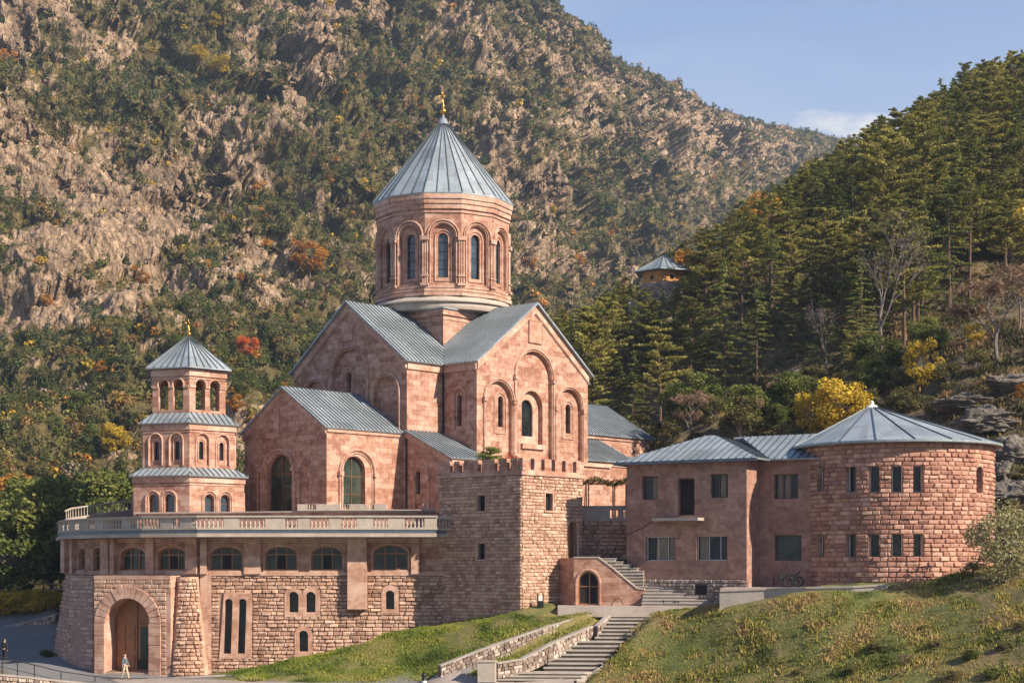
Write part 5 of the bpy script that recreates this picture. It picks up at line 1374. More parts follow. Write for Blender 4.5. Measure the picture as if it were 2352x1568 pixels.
# ---------------------------------------------------------------- railing
rl = thing('railing', 'black metal pipe railing along the road in the lower left corner', 'railing', tuple(at(100,1560,104)))
pts = [(-40,1500,1545,102.2),(5,1508,1549,102.4),(40,1517,1556,102.7),(79,1526,1565,103),(140,1541,1580,103.6),(218,1552,1590,104.5),(262,1556,1590,106.5),(340,1557,1588,107.6)]
for py_ in (0, 1):
    m = MB(); m.tube([at(x, (t if py_ == 0 else t+(b-t)*.55), Y) for x,t,b,Y in pts], .035 if py_ == 0 else .022, 6); m.build('rail', 'metal_dark', rl)
for x,t,b,Y in pts: m = MB(); m.tube([at(x,t,Y), at(x,b+6,Y)], .035, 6); m.build('post', 'metal_dark', rl)
# handrails and little posts at the steps
hr = thing('handrail', 'thin bent metal handrail at the top left of the front steps', 'handrail', tuple(at(1410,1398,106)))
m = MB(); m.tube([at(1403,1403,105.9), at(1404,1388,105.9), at(1412,1376,105.9), at(1422,1373,106.2), at(1432,1388,106.6)], .025, 5); m.build('rail', 'metal_dark', hr)
hr = thing('handrail', 'thin metal handrail in the middle right of the front steps', 'handrail', tuple(at(1412,1500,102.3)))
m = MB(); m.tube([at(1417,1510,102.2), at(1418,1490,102.2), at(1434,1480,102.8), at(1440,1466,103.4), at(1441,1480,103.4)], .025, 5); m.build('rail', 'metal_dark', hr)
for k, (px, lb) in enumerate(((1551,'short dark metal post at the head of the front steps, left of its twin'),(1558,'short dark metal post at the head of the front steps, right of its twin'),(1524,'short thin post at the top right corner of the front steps'))):
    q = thing('bollard', lb, 'post', tuple(at(px,1396,105.8))); m = MB(); m.tube([at(px,1397,105.8), at(px,1379,105.8)], .045, 8); m.build('shaft', 'metal_dark', q); m = MB(); m.lathe(*xy(px,105.8), [(0,at(px,1378,105.8).z+.05),(.06,at(px,1379,105.8).z)], 8); m.build('cap', 'metal_dark', q)
bo = thing('bollard', 'black bollard with a pale band standing on the lower path', 'bollard', tuple(at(974,1575,100)))
x, y = xy(974,100); zb = at(974,1580,100).z
for nme, mt, pr in (('shaft','metal_dark',[(.16,0),(.16,.5),(.12,.52),(.12,.62)]),('band','white',[(.165,.18),(.165,.4)]),('cap','metal_dark',[(.17,.6),(.19,.68),(.1,.8),(0,.82)])):
    m = MB(); m.lathe(x, y, [(r, zb+h*1.25) for r, h in pr], 14); m.build(nme, mt, bo, True)
bxt = thing('electric_cabinet', 'grey concrete box at the foot of the lower rubble wall', 'box', tuple(at(1117,1560,99.6)))
a = at(1097,1566,99.6); b = at(1136,1566,99.6); w = b.x-a.x; hgt = at(1097,1520,99.6).z-a.z
m = MB(); m.obox(a, (w,0,0), (.12,.9,0), (0,0,hgt)); m.build('body', 'concrete', bxt); m = MB(); m.obox(a+Vector((-.06,-.06,hgt+.002)), (w+.12,0,0), (.12,1.05,0), (0,0,.07)); m.build('lid', 'limestone', bxt)
# cart / garden gear by the recessed wall
gc = thing('wheeled_cart', 'dark wheeled garden cart leaning by the recessed house wall', 'cart', tuple(at(1815,1344,103)))
g0 = at(1800,1346,103.0); 
def P_(dx, dz, dy=0): return g0+Vector((dx,dy,dz))
wv = Vector((0,1,0))
for dx in (.28, 1.0):
    m = MB(); m.tube([P_(dx+.3*cos(t*pi/8), .32+.3*sin(t*pi/8)) for t in range(17)], .06, 6, cap=False)
    for t in range(6): m.tube([P_(dx,.32), P_(dx+.28*cos(t*pi/3), .32+.28*sin(t*pi/3))], .015, 4)
    m.build('wheel', 'metal_dark', gc)
m = MB(); m.tube([P_(-.15,.35,.2), P_(.3,.75,.2), P_(.8,.7,.2), P_(1.15,1.0,.2)], .05, 6); m.tube([P_(.3,.7,.2), P_(.45,1.05,.2), P_(.35,1.35,.2)], .035, 5); m.tube([P_(.28,.32,.1), P_(.6,.7,.2), P_(1.0,.32,.1)], .04, 5); m.build('frame', 'metal_dark', gc)
m = MB(); m.obox(P_(-.25,.35,.1), (.35,0,.1), (0,.4,0), (-.03,0,.42)); m.build('box', 'cloth_black', gc); m = MB(); m.obox(P_(.5,.4,.05), (.3,0,0), (0,.4,0), (0,0,.3)); m.build('motor', 'metal_dark', gc)
po_ = thing('post', 'short dark iron post beside the wheeled cart', 'post', tuple(at(1777,1346,103.4))); m = MB(); m.tube([at(1777,1346,103.4), at(1777,1320,103.4)], .05, 6); m.build('shaft', 'metal_dark', po_)
sgn = thing('notice_board', 'narrow dark stand with a pale notice at the foot of the square tower', 'sign', tuple(at(1241,1396,107)))
m = MB()
for dx in (1235,1247): m.tube([at(dx,1398,107.2), at(dx,1362,107.2)], .05, 5)
m.obox(at(1236,1396,107.15), (.33,0,0), (0,.06,0), (0,0,.55)); m.build('frame', 'metal_dark', sgn); m = MB(); m.obox(at(1237,1379,107.12), (.27,0,0), (0,.03,0), (0,0,.36)); m.build('notice', 'white', sgn)
# ---------------------------------------------------------------- people
def person(label, foot, h, yaw, top, bottom, hair, long_hair=False, stride=.25, parentless=True):
    P0 = Vector(foot); t = thing('person', label, 'person', tuple(P0)); s = h/1.72
    Rz = Matrix.Rotation(yaw, 3, 'Z')
    def skin(name, pts, edges, rad, mat, sub=2):
        me = bpy.data.meshes.new(name); me.from_pydata([Rz@(Vector(p)*s) for p in pts], edges, []); me.materials.append(M[mat])
        o = bpy.data.objects.new(name, me); COL.objects.link(o); o.parent = t
        md = o.modifiers.new('skin', 'SKIN'); md.use_smooth_shade = True
        for i, r_ in enumerate(rad): me.skin_vertices[0].data[i].radius = (r_[0]*s, r_[1]*s) if isinstance(r_, tuple) else (r_*s, r_*s)
        me.skin_vertices[0].data[0].use_root = True
        sb = o.modifiers.new('sub', 'SUBSURF'); sb.levels = sub; sb.render_levels = sub; return o
    q = stride
    J = [(0,0,.95),(0,0,1.12),(0,0,1.32),(0,0,1.46),(0,-.01,1.53),(0,-.02,1.63),(0,-.02,1.71),
         (.17,0,1.40),(.23,-.05,1.14),(.22,-.16,.92),(.215,-.2,.85),(-.17,0,1.40),(-.24,.04,1.14),(-.25,.02,.90),(-.25,.01,.82),
         (.09,0,.90),(.1,-q*.5,.50),(.1,-q,.09),(.1,-q-.14,.03),(-.09,0,.90),(-.1,q*.3,.50),(-.1,q,.12),(-.1,q-.12,.04)]
    E = [(0,1),(1,2),(2,3),(3,4),(4,5),(5,6),(3,7),(7,8),(8,9),(9,10),(3,11),(11,12),(12,13),(13,14),(0,15),(15,16),(16,17),(17,18),(0,19),(19,20),(20,21),(21,22)]
    Rd = [(.14,.1),(.12,.09),(.15,.1),(.07,.06),.05,(.078,.092),(.055,.065),.05,.042,.03,.035,.05,.042,.03,.035,.085,.055,.035,.03,.085,.055,.035,.03]
    body = skin('body', J, E, Rd, 'skin')
    skin('jacket', [J[0],J[1],J[2],(0,0,1.43),J[7],J[8],J[9],J[11],J[12],J[13]], [(0,1),(1,2),(2,3),(3,4),(4,5),(5,6),(3,7),(7,8),(8,9)], [(.17,.13),(.15,.12),(.18,.13),(.09,.08),.075,.062,.048,.075,.062,.048], top)
    skin('trousers', [(0,0,1.0),J[15],J[16],J[17],J[19],J[20],J[21]], [(0,1),(1,2),(2,3),(0,4),(4,5),(5,6)], [(.165,.125),.105,.078,.055,.105,.078,.055], bottom)
    skin('hair', [(0,.025,1.70),(0,.06,1.62),(0,.07,1.5 if not long_hair else 1.4)], [(0,1),(1,2)], [(.075,.075),(.075,.06),(.05,.03)], hair)
    for sx, yy, zz in ((.1,-q-.06,.04),(-.1,q-.05,.05)):
        skin('shoe', [(sx,yy+.08,zz),(sx,yy-.12,zz-.01)], [(0,1)], [(.05,.045),(.045,.035)], 'cloth_black', 1)
    return t
pf_ = at(287,1566,106.3); pf_.z = h1(pf_.x, pf_.y)+.03
person('fair-haired person in grey jacket and light trousers walking before the big gate', pf_, 1.72, radians(70), 'cloth_blue', 'cloth_khaki', 'hair', True, .24)
pb = at(10,1524,119); pb.z = h1(pb.x, pb.y)
person('person in dark clothes standing on the road at the left edge', pb, 1.75, radians(160), 'cloth_black', 'cloth_black', 'hair_dark', False, .08)
# ================================================================ MOUNTAIN
mcols = { # px: [(Y, py)...] from foot to ridge and beyond
 -500: [(200,1230),(260,1120),(330,900),(420,600),(520,300),(620,0),(760,-350),(900,-500),(1100,-250)],
 0: [(200,1240),(240,1180),(300,1000),(370,780),(450,500),(520,250),(600,0),(740,-250),(860,-380),(1050,-200)],
 300: [(200,1240),(250,1150),(310,1000),(390,780),(470,540),(560,280),(660,0),(780,-220),(880,-300),(1080,-100)],
 600: [(200,1240),(260,1140),(330,1000),(420,760),(520,500),(630,250),(740,0),(850,-150),(930,-200),(1150,0)],
 900: [(200,1250),(300,1120),(380,1000),(480,760),(600,480),(720,240),(850,0),(950,-100),(1020,-110),(1250,150)],
 1120: [(200,1250),(320,1130),(430,980),(540,760),(680,480),(800,260),(950,20),(1020,-60),(1060,-60),(1300,250)],
 1240: [(200,1255),(340,1130),(460,980),(590,760),(720,520),(840,300),(980,90),(1060,8),(1110,30),(1350,320)],
 1340: [(200,1255),(350,1140),(500,980),(640,760),(780,560),(900,360),(1040,160),(1120,78),(1180,110),(1450,400)],
 1430: [(200,1260),(380,1140),(540,980),(690,780),(840,590),(980,410),(1120,230),(1200,160),(1260,190),(1500,420)],
 1560: [(200,1260),(400,1140),(580,990),(740,820),(920,650),(1080,470),(1220,300),(1300,213),(1370,250),(1650,480)],
 1640: [(200,1260),(420,1150),(620,1000),(800,820),(980,660),(1150,480),(1300,340),(1400,258),(1480,290),(1750,480)],
 1760: [(200,1265),(450,1150),(680,1000),(880,830),(1080,650),(1250,500),(1420,370),(1520,295),(1600,320),(1850,480)],
 1900: [(200,1265),(480,1150),(750,1000),(960,830),(1150,660),(1350,520),(1520,400),(1650,330),(1740,345),(1950,480)],
 1990: [(200,1265),(500,1150),(800,1000),(1050,830),(1250,660),(1450,520),(1600,410),(1720,338),(1800,350),(2000,480)],
 2400: [(200,1270),(600,1150),(900,1010),(1200,850),(1400,700),(1550,600),(1700,500),(1800,450),(1900,460),(2050,560)],
}
pxk = sorted(mcols); TT = np.linspace(0, 1, 9); 
def mountain_surface(ncol, nrow):
    us = np.linspace(-260, 2420, ncol)
    # resample profiles by fraction along their control list
    K = np.array([[ (Y, py) for Y, py in (mcols[k]+[mcols[k][-1]])[:10]] for k in pxk], float)   # (ncols_k,10,2)
    if K.shape[1] != 10: raise Exception('cols')
    tt = np.linspace(0, 9, nrow)
    # smooth (cubic) along t via Catmull-Rom then linear/cosine over px
    def cr(P, t):
        i = np.clip(np.floor(t).astype(int), 0, P.shape[0]-2); f = t-i
        p0 = P[np.clip(i-1,0,None)]; p1 = P[i]; p2 = P[i+1]; p3 = P[np.clip(i+2,None,P.shape[0]-1)]
        f = f.reshape(-1, *([1]*(P.ndim-1)))
        return .5*((2*p1)+(-p0+p2)*f+(2*p0-5*p1+4*p2-p3)*f*f+(-p0+3*p1-3*p2+p3)*f**3)
    A = cr(K.transpose(1,0,2), tt)            # nrow, nk, 2
    ti = np.interp(us, pxk, np.arange(len(pxk)))
    B = cr(A.transpose(1,0,2), ti)            # ncol, nrow, 2
    B = B.transpose(1,0,2); Y = B[...,0]; py = B[...,1]
    PX = np.broadcast_to(us, Y.shape)
    return np.stack([(PX-CX)/F*Y, Y, CZ+(HY-py)/F*Y], -1), PX, py
NC, NRW = 1150, 1080
MP, MPX, MPY = mountain_surface(NC, NRW)
du = np.gradient(MP, axis=1); dv = np.gradient(MP, axis=0); MN = np.cross(du, dv); MN /= np.linalg.norm(MN, axis=2)[...,None]+1e-9
if MN[NRW//2, NC//2, 2] < 0: MN = -MN
# smooth normals a little by using a blend with the mean outward direction
p = MP.reshape(-1,3); n_ = MN.reshape(-1,3)
fade = np.clip((p[:,1]-230)/90, 0, 1)
def rot(p, a): return np.stack([p[:,0]*cos(a)-p[:,2]*sin(a), p[:,1], p[:,0]*sin(a)+p[:,2]*cos(a)], 1)
pr = rot(p, radians(-28))           # strata dip: tilted ribs
wob = fbm(p/55., 2)*9
q1 = pr*np.array([1/95., 1/110., 1/190.])+wob[:,None]*.012
q2 = pr*np.array([1/34., 1/40., 1/75.])+wob[:,None]*.02
q3 = pr*np.array([1/12., 1/12., 1/26.])
R1 = ridged(q1, 2, .5); R2 = ridged(q2, 3, .55); R3 = ridged(q3, 3, .55); R4 = fbm(p/3.4, 3, .6)
dist = np.clip(p[:,1]/600., .45, 1.5)
pyf = MPY.ravel(); tfrac = np.repeat(np.linspace(0,9,NRW), NC)
edge = np.clip(1-np.abs(tfrac-7.0)*.0, 0, 1)
ridge_f = np.where(tfrac > 5.8, np.clip(1-(tfrac-5.8)/1.0, .22, 1), 1)
rough = np.clip(.35+.9*fbm(p/80., 2), .25, 1.25)
sd = np.array([.80,.25,.52]); w_ = fbm(p/38., 3)*1.5; sq = p@sd
def saw(s, k=1.6): fr = s-np.floor(s); return fr**k-np.clip((fr-.86)/.14,0,1)*fr**k
S1 = saw(sq/17+w_); S2 = saw(sq/6.3+w_*2.1+fbm(p/9.,2)*.7); S3 = saw(sq/2.6+w_*4+fbm(p/4.,2)*.8)
mod1 = np.clip(.5+1.2*fbm(p/60.+7, 2), .1, 1.3); mod2 = np.clip(.6+1.1*fbm(p/24.+3, 2), .15, 1.3)
vq = p*np.array([1/9.,1/9.,1/30.]); GV = ridged(vq, 3, .6)
wq = p+np.stack([fbm(p/22.+5,3)*7, fbm(p/22.+55,3)*7, fbm(p/22.+95,3)*7], 1)
F1 = facets(wq, (46,46,62), 1, 1.1, .08, .34); F2 = facets(wq, (19,19,27), 2, 1.15, .42, .26);
md = np.clip(.65+1.0*fbm(p/48.+3, 2), .3, 1.35)
D_ = ((R1-.6)*17+(R2-.8)*4.0*dist+F1*13*dist)*ridge_f+F2*7.5*dist*(.4+.6*ridge_f)*md
Dn = n_+np.array([.25,-.45,0]); Dn /= np.linalg.norm(Dn, axis=1)[:,None]
V = p+Dn*(D_*fade)[:,None]
def gnorm(V):
    G = V.reshape(NRW, NC, 3); n = np.cross(np.gradient(G, axis=1), np.gradient(G, axis=0)); n /= np.linalg.norm(n, axis=2)[...,None]+1e-9
    n = n.reshape(-1,3); return -n if n[:,2].mean() < 0 else n
# terrace the rock: steps in height make ledges and small cliffs
zq = V[:,2]/11.+fbm(p/30., 3)*1.3; st = np.floor(zq); fr_ = zq-st; ter = (np.clip(fr_*2.6, 0, 1)-fr_)*11*.30
V[:,2] += ter*fade*rough*ridge_f*.8
n1_ = gnorm(V)+np.array([.1,-.25,.1]); n1_ /= np.linalg.norm(n1_, axis=1)[:,None]
w1_ = V+np.stack([fbm(V/11.+5,2)*3, fbm(V/11.+55,2)*3, fbm(V/11.+95,2)*3], 1)
F3 = facets(w1_, (8.5,8.5,11), 3, 1.15, .5, .26); V = V+n1_*(F3*3.6*dist*md*fade)[:,None]
n1_ = gnorm(V); F4 = facets(V+np.stack([fbm(V/5.,2)*1.2]*3, 1), (3.6,3.6,4.6), 4, 1.1, .55, .3); V = V+n1_*((F4*1.5+fbm(V/1.9,2)*.35)*dist*fade)[:,None]
Vg = V.reshape(NRW, NC, 3)
du = np.gradient(Vg, axis=1); dv = np.gradient(Vg, axis=0); VN = np.cross(du, dv); VN /= np.linalg.norm(VN, axis=2)[...,None]+1e-9
if VN[...,2].mean() < 0: VN = -VN
steep = 1-np.abs(VN[...,2].ravel())
VPX = CX+F*V[:,0]/V[:,1]; VPY = HY-(V[:,2]-CZ)/V[:,1]*F
rockb = [(90,360,110,90,1),(60,20,90,60,.8),(240,120,90,60,.5),(270,440,120,70,1),(330,520,110,60,.8),(130,600,130,90,1),(60,720,90,60,.8),(330,690,110,60,1),(380,800,90,50,.7),(520,400,80,70,.6),
 (470,300,90,60,.5),(740,100,60,120,1),(700,250,60,70,.8),(560,130,70,50,.6),(560,600,110,60,.8),(620,690,80,40,1),(1080,60,90,60,.8),(1150,330,60,110,.7),(1250,430,60,60,.6),(1590,250,70,60,.8),(1500,330,70,80,.6),(1650,330,60,60,.6),(1750,350,80,40,.5),
 (420,480,60,60,.6),(1210,560,60,60,.5),(190,750,80,50,.6),(1380,200,60,60,.5),(860,20,50,60,.4),(1320,600,80,40,.4)]
vegb = [(430,60,120,80,.9),(480,170,110,60,.8),(340,230,110,70,1),(200,250,80,60,.8),(850,250,130,110,.9),(960,120,100,80,.7),(1050,200,120,90,.6),(620,470,90,60,.9),(720,600,120,70,1),(820,360,120,70,.9),(640,330,90,60,.7),
 (440,640,70,50,.7),(250,640,80,40,.5),(60,500,70,50,.6),(560,790,120,80,1.2),(200,860,240,90,1),(100,1000,200,120,1.2),(680,830,100,90,1.2),(1250,330,50,80,.5),(1400,420,90,80,.6),(1500,520,120,70,.8),(1260,680,120,60,1),(1700,470,120,60,.6),(640,760,120,70,1)]
rk = np.zeros(len(V)); 
for x,y,a,b,w in rockb: rk += w*np.exp(-(((VPX-x)/a)**2+((VPY-y)/b)**2))
for x,y,a,b,w in vegb: rk -= w*np.exp(-(((VPX-x)/a)**2+((VPY-y)/b)**2))
nz = fbm(p/26., 3, .6)*1.0+fbm(p/8.,2)*.9+(R2-.8)*.35
rock = 1/(1+np.exp(-(rk*2.1+nz*1.7+(steep-.42)*2.6-.95)*2.2))
def mountain_mat():
    m, nt, b, o = new_mat('mountain_rock'); uv, ob = coords(nt)
    a = nt.nodes.new('ShaderNodeAttribute'); a.attribute_name = 'rock'
    sc = scalev(nt, ob, (1,1,.5))
    n0 = noise(nt, ob, .022, 4, .6, .8); n1 = noise(nt, sc, .14, 8, .68, 1.2); n2 = noise(nt, sc, .6, 6, .72, .6)
    vo = nt.nodes.new('ShaderNodeTexVoronoi'); vo.feature = 'DISTANCE_TO_EDGE'; vo.inputs['Scale'].default_value = .22
    dv_ = nt.nodes.new('ShaderNodeVectorMath'); dv_.operation = 'MULTIPLY_ADD'; dv_.inputs[1].default_value = (5,5,5); nt.links.new(n1.outputs['Color'], dv_.inputs[0]); nt.links.new(sc, dv_.inputs[2]); nt.links.new(dv_.outputs[0], vo.inputs['Vector'])
    f = mth(nt, 'ADD', mth(nt, 'MULTIPLY', n1.outputs[0], .5), mth(nt, 'ADD', mth(nt, 'MULTIPLY', n0.outputs[0], .28), mth(nt, 'MULTIPLY', n2.outputs[0], .22)))
    rkc = ramp(nt, f, [(.38,(.13,.10,.08)), (.47,(.37,.255,.17)), (.55,(.54,.38,.255)), (.68,(.68,.53,.40))])
    crk = ramp(nt, vo.outputs['Distance'], [(.0,(1,1,1)), (.06,(0,0,0))])
    rc = mixc(nt, rkc.outputs[0], (.10,.075,.055), mth(nt, 'MULTIPLY', crk.outputs[0], .55))
    vg = ramp(nt, f, [(.36,(.08,.07,.025)), (.48,(.15,.125,.05)), (.6,(.23,.165,.075)), (.72,(.34,.23,.12))])
    fac = mth(nt, 'ADD', a.outputs['Fac'], mth(nt, 'MULTIPLY', mth(nt, 'SUBTRACT', n2.outputs[0], .5), 1.3))
    fac = ramp(nt, fac, [(.32,(0,0,0)), (.58,(1,1,1))])
    c = mixc(nt, vg.outputs[0], rc, fac.outputs[0])
    nt.links.new(c, b.inputs['Base Color']); b.inputs['Roughness'].default_value = .95; b.inputs['Specular IOR Level'].default_value = .15
    v2 = nt.nodes.new('ShaderNodeTexVoronoi'); v2.feature = 'F1'; v2.inputs['Scale'].default_value = .45; nt.links.new(dv_.outputs[0], v2.inputs['Vector'])
    v3 = nt.nodes.new('ShaderNodeTexVoronoi'); v3.feature = 'F1'; v3.inputs['Scale'].default_value = 1.3; nt.links.new(sc, v3.inputs['Vector'])
    hgt = mth(nt, 'ADD', mth(nt, 'MULTIPLY', n1.outputs[0], 1.6), mth(nt, 'ADD', mth(nt, 'MULTIPLY', v2.outputs['Distance'], -1.1), mth(nt, 'ADD', mth(nt, 'MULTIPLY', v3.outputs['Distance'], -.5), mth(nt, 'MULTIPLY', n2.outputs[0], .6))))
    bump(nt, b, hgt, 1.0, 2.0)
    return m
M['mountain'] = mountain_mat()
mo = grid_mesh('mountain', V, NC, NRW, 'mountain', {'rock': ('FLOAT', rock)}, smooth=False)
tag(mo, kind='structure')
# ---------------------------------------------------------------- foliage helpers
def quads(C, size, normal_bias=None, aspect=.7, rs=nr, spread=1.0):
    """one randomly oriented diamond leaf per centre"""
    n = len(C); d = rs.normal(size=(n,3)); 
    if normal_bias is not None: d = d*spread+normal_bias
    d /= np.linalg.norm(d, axis=1)[:,None]+1e-9
    t = np.cross(d, rs.normal(size=(n,3))); t /= np.linalg.norm(t, axis=1)[:,None]+1e-9; b = np.cross(d, t)
    s = (np.asarray(size)*rs.uniform(.6,1.3,n))[:,None]
    V_ = np.stack([C-t*s, C-b*s*aspect, C+t*s, C+b*s*aspect], 1).reshape(-1,3)
    return V_
def leaf_mesh(name, V_, mat, tint=None):
    me = bpy.data.meshes.new(name); nF = len(V_)//4
    np_mesh(me, V_, np.arange(nF*4).reshape(-1,4), 4); me.materials.append(M[mat] if isinstance(mat, str) else mat)
    a = me.attributes.new('tint', 'FLOAT', 'FACE'); a.data.foreach_set('value', (tint if tint is not None else np.full(nF,.5)).astype(np.float32))
    return me
def mesh_of(mb, name, mat):
    o = mb.build(name, mat); me = o.data; bpy.data.objects.remove(o); return me
def pine_proto(seed, Ht, cr, base=.4, pads=46, leaf=.17, per=70, mat='pine', bark='bark', shape='pine'):
    rs = np.random.RandomState(seed); r = random.Random(seed); mb = MB()
    lean = (r.uniform(-.4,.4), r.uniform(-.4,.4))
    axis = lambda h: Vector((lean[0]*(h/Ht)**2, lean[1]*(h/Ht)**2, h))
    mb.tube([axis(Ht*k/8) for k in range(9)], Ht*.013+.04, 6, r1=.03)
    C, T = [], []
    for k in range(pads):
        f = (k+r.random())/pads; h = Ht*(base+(1-base)*f**.9)
        az = r.uniform(0, 2*pi)
        if shape == 'pine': L = cr*(1-.75*((f-.25)/.75)**2 if f > .25 else .75+f)*r.uniform(.55,1.1); rise = r.uniform(.05,.35)
        else: L = cr*(1-f)**.8*r.uniform(.75,1.1)+.15; rise = -.12+r.uniform(-.05,.1)
        p0 = axis(h); p1 = p0+Vector((cos(az)*L, sin(az)*L, L*rise))
        mid = p0.lerp(p1, .5)+Vector((0,0,-.06*L))
        mb.tube([p0, mid, p1], .035+.012*L, 4, r1=.012, cap=False)
        nt_ = 4 if shape == 'pine' else 5
        tn = r.uniform(.2,.8)
        for j in range(nt_):
            g = (.42+.62*j/(nt_-1)) if shape == 'pine' else (.2+.85*j/(nt_-1)); c = p0.lerp(p1, g); w = (.62 if shape == 'pine' else .30)*(.5+.35*L*.3)*r.uniform(.8,1.3)*(1.25-.35*g)
            m_ = int(per*w); a_ = rs.uniform(0,2*pi,m_); rr = np.sqrt(rs.uniform(0,1,m_))*w*1.15
            side = Vector((-sin(az), cos(az), 0)); 
            x = np.cos(a_)*rr; y = np.sin(a_)*rr*.85; z = rs.normal(0,.10,m_)*w+.16*w*(1-(rr/(w*1.15))**2)
            off = r.uniform(-.5,.5)*w
            P = np.array([c.x, c.y, c.z])+x[:,None]*np.array([cos(az), sin(az), rise*.6])+(y+off)[:,None]*np.array([side.x, side.y, 0])+z[:,None]*np.array([0,0,1.])
            C.append(P); T.append(np.full(m_, tn)+rs.uniform(-.25,.25,m_))
    C = np.concatenate(C); T = np.clip(np.concatenate(T), 0, 1)
    V_ = quads(C, leaf, np.array([0,0,1.1]), .35, rs)
    return mesh_of(mb, 'trunk', bark), leaf_mesh('crown', V_, mat, T)
def leafy_proto(seed, Ht, cr, mat, clumps=38, per=120, leaf=.16, base=.25, bark='bark_grey', squash=1.0, dens=1.0):
    rs = np.random.RandomState(seed); r = random.Random(seed); mb = MB()
    hc = Ht*(base+1)/2; hr_ = Ht*(1-base)/2*squash
    mb.tube([(0,0,0),(r.uniform(-.1,.1),r.uniform(-.1,.1),Ht*.3),(r.uniform(-.3,.3),r.uniform(-.3,.3),Ht*.75)], Ht*.018+.03, 6, r1=.03)
    C, NB, T = [], [], []
    for k in range(clumps):
        d = rs.normal(size=3); d /= np.linalg.norm(d); rad = r.uniform(.35,1)**.45
        c = np.array([d[0]*cr*rad*.85, d[1]*cr*rad*.85, hc+d[2]*hr_*rad*.88]); 
        w = cr*r.uniform(.2,.36)
        mb.tube([(0,0,Ht*r.uniform(.2,.5)), tuple(c)], .045, 4, r1=.012, cap=False)
        m_ = int(per*dens*(w/(cr*.28))**2); dd = rs.normal(size=(m_,3)); dd /= np.linalg.norm(dd,axis=1)[:,None]
        rr = rs.uniform(.3,1.08,m_)**.5
        C.append(c+dd*(w*rr)[:,None]*np.array([1,1,.8])); NB.append(dd*.8+np.array([0,0,.5])); T.append(np.full(m_, r.uniform(.15,.85))+rs.uniform(-.2,.2,m_))
    C = np.concatenate(C); NB = np.concatenate(NB); T = np.clip(np.concatenate(T),0,1)
    return mesh_of(mb, 'trunk', bark), leaf_mesh('crown', quads(C, leaf, NB, .7, rs), mat, T)
def bare_proto(seed, Ht, spread, mat='leaf_grey', bark='bark_grey', twigs=1400, lv=4, leaf=.12):
    r = random.Random(seed); rs = np.random.RandomState(seed); mb = MB(); tips = []
    def br(p, d, L, rad, k):
        q = p+d*L*.5+Vector((r.uniform(-.06,.06),r.uniform(-.06,.06),0))*L; e = p+d*L
        mb.tube([p, q, e], rad, 4 if k < 3 else 6, r1=rad*.55, cap=False)
        if k == 0: tips.append(e); return
        for _ in range(3 if k > 1 else 4):
            nd = (d+Vector((r.uniform(-1,1), r.uniform(-1,1), r.uniform(-.25,.6)))*spread).normalized()
            br(q.lerp(e, r.uniform(.2,1)), nd, L*r.uniform(.55,.8), rad*.5, k-1)
    br(Vector((0,0,0)), Vector((.05,0,1)).normalized(), Ht*.42, Ht*.014+.03, lv)
    P = np.array([tuple(t) for t in tips]); C = P[rs.randint(0, len(P), twigs)]+rs.normal(0, Ht*.028, (twigs,3))
    return mesh_of(mb, 'trunk', bark), leaf_mesh('crown', quads(C, leaf, np.array([0,0,.3]), .16, rs), mat, rs.uniform(.2,.8,twigs))
def place(name, label, cat, proto, pos, sc=1.0, rz=None, group=None, szz=1.0, parts=('trunk','crown')):
    t = thing(name, label, cat, tuple(pos), group); t.rotation_euler = (0,0,rnd.uniform(0,2*pi) if rz is None else rz); t.scale = (sc,sc,sc*szz)
    for nme, me in zip(parts, proto):
        o = bpy.data.objects.new(nme, me); COL.objects.link(o); o.parent = t
    return t
# ---------------------------------------------------------------- the pines on the right hand hill
pines = [pine_proto(100+i, 13, 3.7, base=.26+.06*(i%3), pads=50, per=80, leaf=.19, mat='pine') for i in range(5)]
firs = [pine_proto(200+i, 13, 3.0, base=.08, pads=72, per=58, leaf=.15, mat='fir', shape='fir') for i in range(3)]
def in_poly_px(x, y, poly):
    c = False; n = len(poly)
    for i in range(n):
        x0,y0 = poly[i]; x1,y1 = poly[(i+1)%n]
        if (y0 > y) != (y1 > y) and x < (x1-x0)*(y-y0)/(y1-y0)+x0: c = not c
    return c
placed = []
skx = [1240,1290,1340,1400,1450,1480,1560,1640,1700,1780,1850,1900,1960,2010,2070,2110,2160,2200,2250,2300,2352,2440]
sky_ = [700,665,690,640,612,600,540,495,455,395,360,340,295,245,250,210,175,145,102,125,90,80]
for q_ in range(1250, 2450, 100):
    yy = Ymarch[Ymarch > 150]; xx = (q_-CX)/F*yy; gy_ = HY-(H(xx, yy)-CZ)/yy*F; print('ground skyline', q_, int(gy_.min()), 'at', int(yy[gy_.argmin()]), 'tree skyline', int(np.interp(q_, skx, sky_)))
Yr = np.linspace(150, 335, 371)
def okdist(x, y, d): return all((x-a)**2+(y-b)**2 > d*d for a, b in placed)
rp_ = random.Random(42); cnt = 0; tries = 0; pine_pos = []
lower = [(1240,1030),(1300,1030),(1380,1020),(1500,985),(1620,950),(1760,905),(1900,880),(2000,845),(2100,800),(2200,720),(2300,660),(2420,620)]
lowx = [a for a,b in lower]; lowy = [b for a,b in lower]
hutp = ground(1525, 722) or Vector((20, 232, 45))
